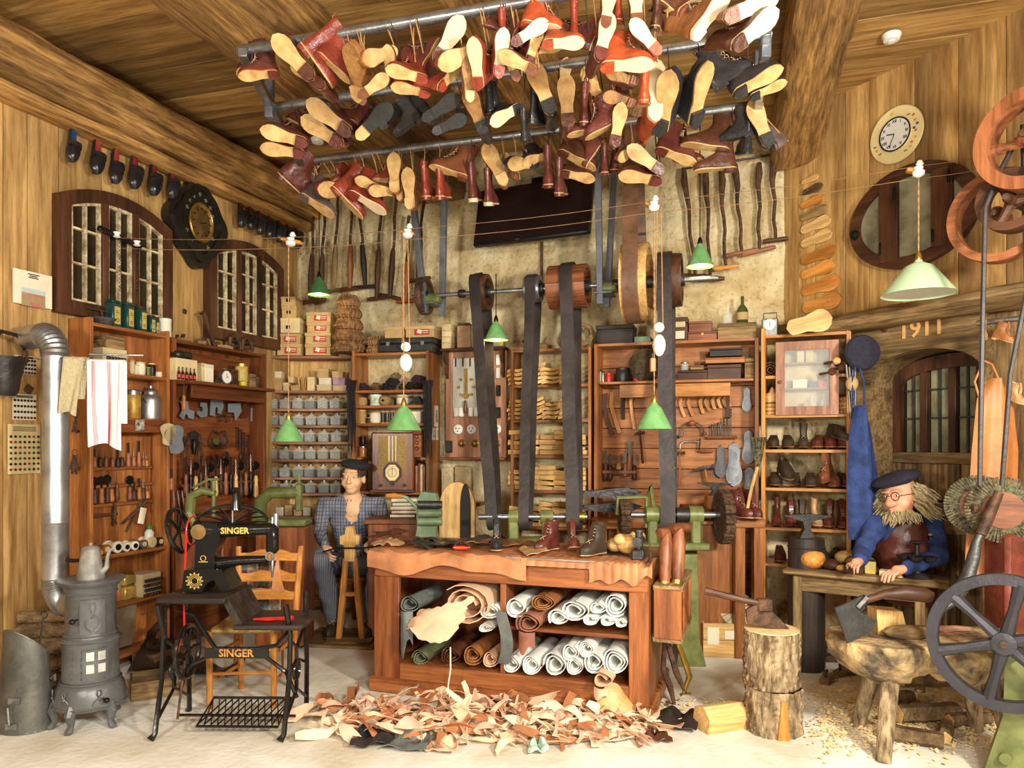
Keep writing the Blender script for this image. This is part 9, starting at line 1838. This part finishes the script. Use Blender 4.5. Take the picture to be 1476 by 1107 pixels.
# RIGHT HAND WALL GOODS
def wheelR(name,lab,px,py,Y,R_,w,m,deg,spokes,rim=.03,off=0):
 t=thing(name,lab,'wheel',P(px,py,Y),math.radians(deg));MB().lathe([(R_-rim,-w/2),(R_,-w/2),(R_*1.01,0),(R_,w/2),(R_-rim,w/2),(R_-rim*1.1,0),(R_-rim,-w/2)],44,(0,0,0),RXm).build('rim',m,t)
 for k in range(spokes):a=2*PI*k/spokes+off;MB().tube([(math.cos(a)*R_*.12,0,math.sin(a)*R_*.12),(math.cos(a)*R_*.5,0,math.sin(a)*R_*.5),(math.cos(a)*(R_-rim*.8),0,math.sin(a)*(R_-rim*.8))],[.03,.021,.03],8).build('spoke',m,t)
 MB().lathe([(.02,-w*.8),(R_*.16,-w*.7),(R_*.18,0),(R_*.16,w*.7),(.02,w*.8)],20,(0,0,0),RXm).build('hub',m,t);MB().cyl((0,-w,0),(0,w*2,0),.016,n=8).build('axle_bolt',m_rust,t); return t
wheelR('flywheel','large black cast iron six-spoked flywheel on the green machine',1448,926,3.15,.295,.05,m_grey if 0 else mat('dark_cast_iron',S(66,64,70),.35,.5,.15,12,.1),-38,6,.045,.3)
wheelR('wooden_rim_wheel','large pale wooden rim wheel mounted high by the oval window',1442,312,3.75,.235,.1,W('pulley','x'),-50,0,.04);wheelR('wooden_pulley_wheel','smaller dark wooden pulley wheel overlapping the pale rim wheel',1460,290,3.6,.15,.11,W('dark','x'),-50,3,.04);wheelR('belt_wheel','tall reddish wooden pulley wheel at the upper picture edge',1490,200,3.45,.24,.12,W('pulley','z'),-55,4,.06)
for i,(p,w,lab) in enumerate([(((1466,200),(1440,250),(1420,300),(1416,480),(1412,700)),.012,'thin black drive belt hanging from the high pulleys'),(((1474,180),(1480,420),(1456,540),(1444,700)),.012,'second black drive belt at the picture edge')]):q=[P(a,b,3.6) for a,b in p];solo('drive_belt',lab,'belt',MB().tube([x-q[0] for x in q],w,6),m_belt,q[0])
gm=thing('green_treadle_machine','green cast iron frame of the brushing machine below the flywheel','machine',(P(1462,640,3.25).x,3.27,0),-.6);MB().prism([(-.11,0),(.13,0),(.11,.3),(.12,.62),(-.02,.62),(-.03,.3)],-.06,.06).build('frame',m_green,gm);MB().cyl((-.02,-.06,.12),(-.02,-.09,.12),.025,n=12).build('bolt',m_green,gm);MB().cyl((0,-.1,.58),(0,.1,.58),.03,n=12).build('bearing',m_green,gm)
for i,(px,py,Y,R_) in enumerate([(1410,728,3.95,.16),(1446,735,3.8,.17)]):
 t=thing('bristle_brush','round bristle brush wheel with wooden core, %s of two'%['farther','nearer'][i],'brush',P(px,py,Y),-.5,'bristle brush wheels');mb=MB()
 for k in range(60):a=2*PI*k/60;mb.tube([(math.cos(a)*R_*.55,-.02,math.sin(a)*R_*.55),(math.cos(a+.06)*R_,.01*math.sin(k*2),math.sin(a+.06)*R_)],[.007,.009],4)
 mb.build('bristles',mat('grey_bristle',S(120,112,84),.9,0,.5,50,.5),t);MB().lathe([(0,-.03),(R_*.56,-.03),(R_*.6,0),(R_*.56,.03),(0,.03)],24,(0,0,0),RXm).build('core',W('pulley','x'),t);MB().lathe([(0,-.06),(R_*.3,-.06),(R_*.2,-.03)],16,(0,0,0),RXm).build('hub',m_cut if 0 else W('chair','x'),t)
ma=thing('brush_machine_arm','rusty iron stand with green shelf that carries the brush wheels','machine',P(1455,780,3.85));MB().box((0,0,-.4),(.16,.2,.9),ch=.02).build('column',mat('red_iron',S(130,62,44),.5,.2,.3,8,.2),ma);MB().cyl((-.2,0,.17),(.18,0,.17),.025,n=12).build('axle',m_rust,ma);MB().box((.05,-.03,.26),(.22,.12,.03),Matrix.Rotation(.15,3,'Y'),ch=.008).build('shelf',m_green2,ma);MB().box((.14,-.08,.2),(.05,.04,.5),ch=.015).build('lever',W('dark','z'),ma)
def hang_cloth(name,lab,cat,pts,Y,m,depth=.06,strap=None):
 """pts: rows of (y, x_left, x_right) in the picture at depth Y"""
 t=thing(name,lab,cat,P((pts[0][1]+pts[0][2])/2,pts[0][0],Y));o=t.location.copy()
 def f(a,b):
  q=b*(len(pts)-1);i=min(int(q),len(pts)-2);w=q-i;y,xl,xr=[pts[i][k]*(1-w)+pts[i+1][k]*w for k in range(3)];v=P(xl+(xr-xl)*a,y,Y)-o;v.y=-depth*math.sin(PI*a)-.012*math.sin(a*13+b)*(.3+b); return v
 MB().sheet(f,20,16,.005).build('panel',m,t);f2= lambda a,b:Vector(f(.55+.3*a,.38+.2*b))+Vector((0,-.006,0));MB().sheet(f2,5,4,.004).build('pocket',m,t)
 for s_ in strap or []:MB().tube([P(x,y,Y)-o for x,y in s_],.006,6).build('strap',m,t)
 return t
hang_cloth('blue_apron','long worn blue work apron hanging beside the shoe shelves','apron',[(585,1232,1246),(620,1224,1254),(700,1220,1266),(777,1222,1264)],4.85,m_blue,.08,[[(1232,588),(1228,550),(1234,525)],[(1246,588),(1245,550),(1238,525)]])
hang_cloth('leather_apron','orange-tan leather apron hanging on the post beside the door','apron',[(546,1426,1440),(575,1408,1458),(650,1400,1466),(760,1392,1462),(830,1388,1445)],4.02,mat('apron_hide',S(196,122,66),.5,0,.2,5,.2,rv=0),.05,[[(1412,575),(1405,550),(1418,520)],[(1440,548),(1430,525),(1418,520)]])
t=thing('hat','round dark felt beret hanging on the wall above the blue apron','hat',P(1243,508,4.86),0);MB().lathe([(0,-.05),(.06,-.048),(.108,-.025),(.118,0),(.1,.02),(.06,.028)],26,(0,0,0),RXm@Matrix.Rotation(PI,4,'X')).build('felt',mat('navy_wool',S(46,44,60),.95),t)
t=thing('coat_hook_stick','bundle of thin sticks and a pouch hanging behind the blue apron','sticks',P(1226,560,4.9));
for k in range(4):MB().tube([(-.03+.02*k,0,.16),(-.015+.016*k,.0,0),(.01*k,0,-.2)],.007,6).build('stick',m_iron,t)
MB().sph((.0,-.02,.03),.04,12,8,sz=1.3).build('pouch',m_card,t)
for i,(x,y,c,yw) in enumerate([(1443,492,'tan',.5),(1418,488,'sand',-.6),(1462,580,'sand',.2)]):stand('%s baby-sized shoe hanging on the post by the leather apron, %s one'%(LNAME[c],['lower','upper','far'][i]),P(x,y,3.98),x,0,'boot',c,yw,0,.42,'tan',.4,grp='small shoes on the post')
t=thing('iron_bracket','horizontal iron bar bracket sticking out above the small shoes','bracket',P(1444,462,4.0),-.9);MB().cyl((-.12,0,0),(.1,0,0),.016,n=10).build('bar',m_steel,t);MB().box((.14,0,0),(.1,.04,.04),ch=.006).build('block',m_black,t)
for i,(px,py,L,r) in enumerate([(1205,935,.2,.03),(1222,955,.2,.028),(1195,965,.16,.03)]):q=floor_at(px,py+18);t=thing('old_plane','small iron-and-wood plane lying on the floor under the work table, %s one'%ORD[i],'plane',q,.4*i,'planes under the work table');MB().prism([(-L/2,0),(L/2,0),(L/2,r),(0,r*2.2),(-L/2,r)],-.03,.03).build('body',m_rust if i<1 else W('old','x'),t);MB().tube([(-L*.3,0,r),(-L*.35,0,r*2.8),(-L*.2,0,r*2.6)],.01,6).build('handle',m_iron,t)
t=thing('small_anvil','small black anvil on a round wooden block in front of the tool board','anvil',P(1030,748,5.3));kk=5.3/FX
MB().lathe([(.075,0),(.08,.01),(.072,34*kk),(0,34*kk)],18).build('block',W('cab','z'),t);MB().prism([(-.04,0),(.04,0),(.015,.03),(.03,.06),(.13,.085),(-.05,.095),(-.13,.09),(-.03,.06),(-.015,.03)],-.02,.02,Matrix.Translation((0,0,34*kk))).build('anvil',m_black,t)
MB().box((0,.02,-.5),(.3,.22,.96),ch=.004).box((0,0,-.012),(.4,.28,.022)).build('stand',W('cab','z'),t)
stand('maroon ankle shoe standing beside the small anvil',P(1003,748,5.28),1003,0,'shoe','ox',1.1,0,.9,'tan',grp='shoes by the anvil')
t=thing('hand_broom','stiff dark hand broom with a wooden stick leaning by the shoe shelf post','broom',P(1075,745,5.05));MB().tube([(0,0,0),(.05,.03,.2),(.1,.06,.34)],.012,8).build('stick',W('pale','z'),t)
mb=MB()
for k in range(30):a=k*2.4;mb.tube([(.1+.01*math.cos(a),.06,.33),(.11+.035*math.cos(a)*(k/30),.07,.42),(.11+.06*math.cos(a)*(k/30),.07+.02*math.sin(a),.55)],.004,4)
mb.build('bristles',mat('grey_bristle',S(120,112,84),.9),t)
for i,(px,w,h) in enumerate([(646,18,48),(668,24,50)]):
 a_=BW.px(px,722,-.06);kk=BW.mpp(px);solo('stone_slab',['narrow','wide'][i]+' pale stone slab standing under the fuse board','slab',MB().box((0,0,h*kk/2),(w*kk,.04,h*kk),ch=.008),m_pl,BW.w(a_[0],-.07,a_[1]),BW.a)
t=thing('wall_ledge','plain wooden ledge under the pale stone slabs','ledge',BW.w(BW.px(664,640,-.08)[0],-.1,BW.px(664,722,-.07)[1]-.015),BW.a);MB().box((0,0,0),(.42,.18,.025),ch=.004).build('board',W('cab','x'),t);MB().prism([(0,0),(.08,0),(0,-.1)],-.01,.01,Matrix.Rotation(-PI/2,4,'Z')).build('bracket',W('cab','z'),t)
Cb=It(FC,.1,.86);MB().box((FC.L/2,.13,.848),(FC.L-.04,.25,.02)).build('shelf_board',W('pink','x'),uc)
for i in range(9):carton('little wooden box on the low board under the jars, %s from the corner'%ORD[i],Cb,392+13*i,11,9+3*(i%3),[m_cardl,m_paper,m_card][i%3],0,.1,group='little boxes under the jars')
# tidy up: prototypes never stay in the scene
for p in [o for o in COL.objects if 'proto' in o]:
 for ch in list(p.children):
  for g in list(ch.children):bpy.data.objects.remove(g)
  bpy.data.objects.remove(ch)
 bpy.data.objects.remove(p)
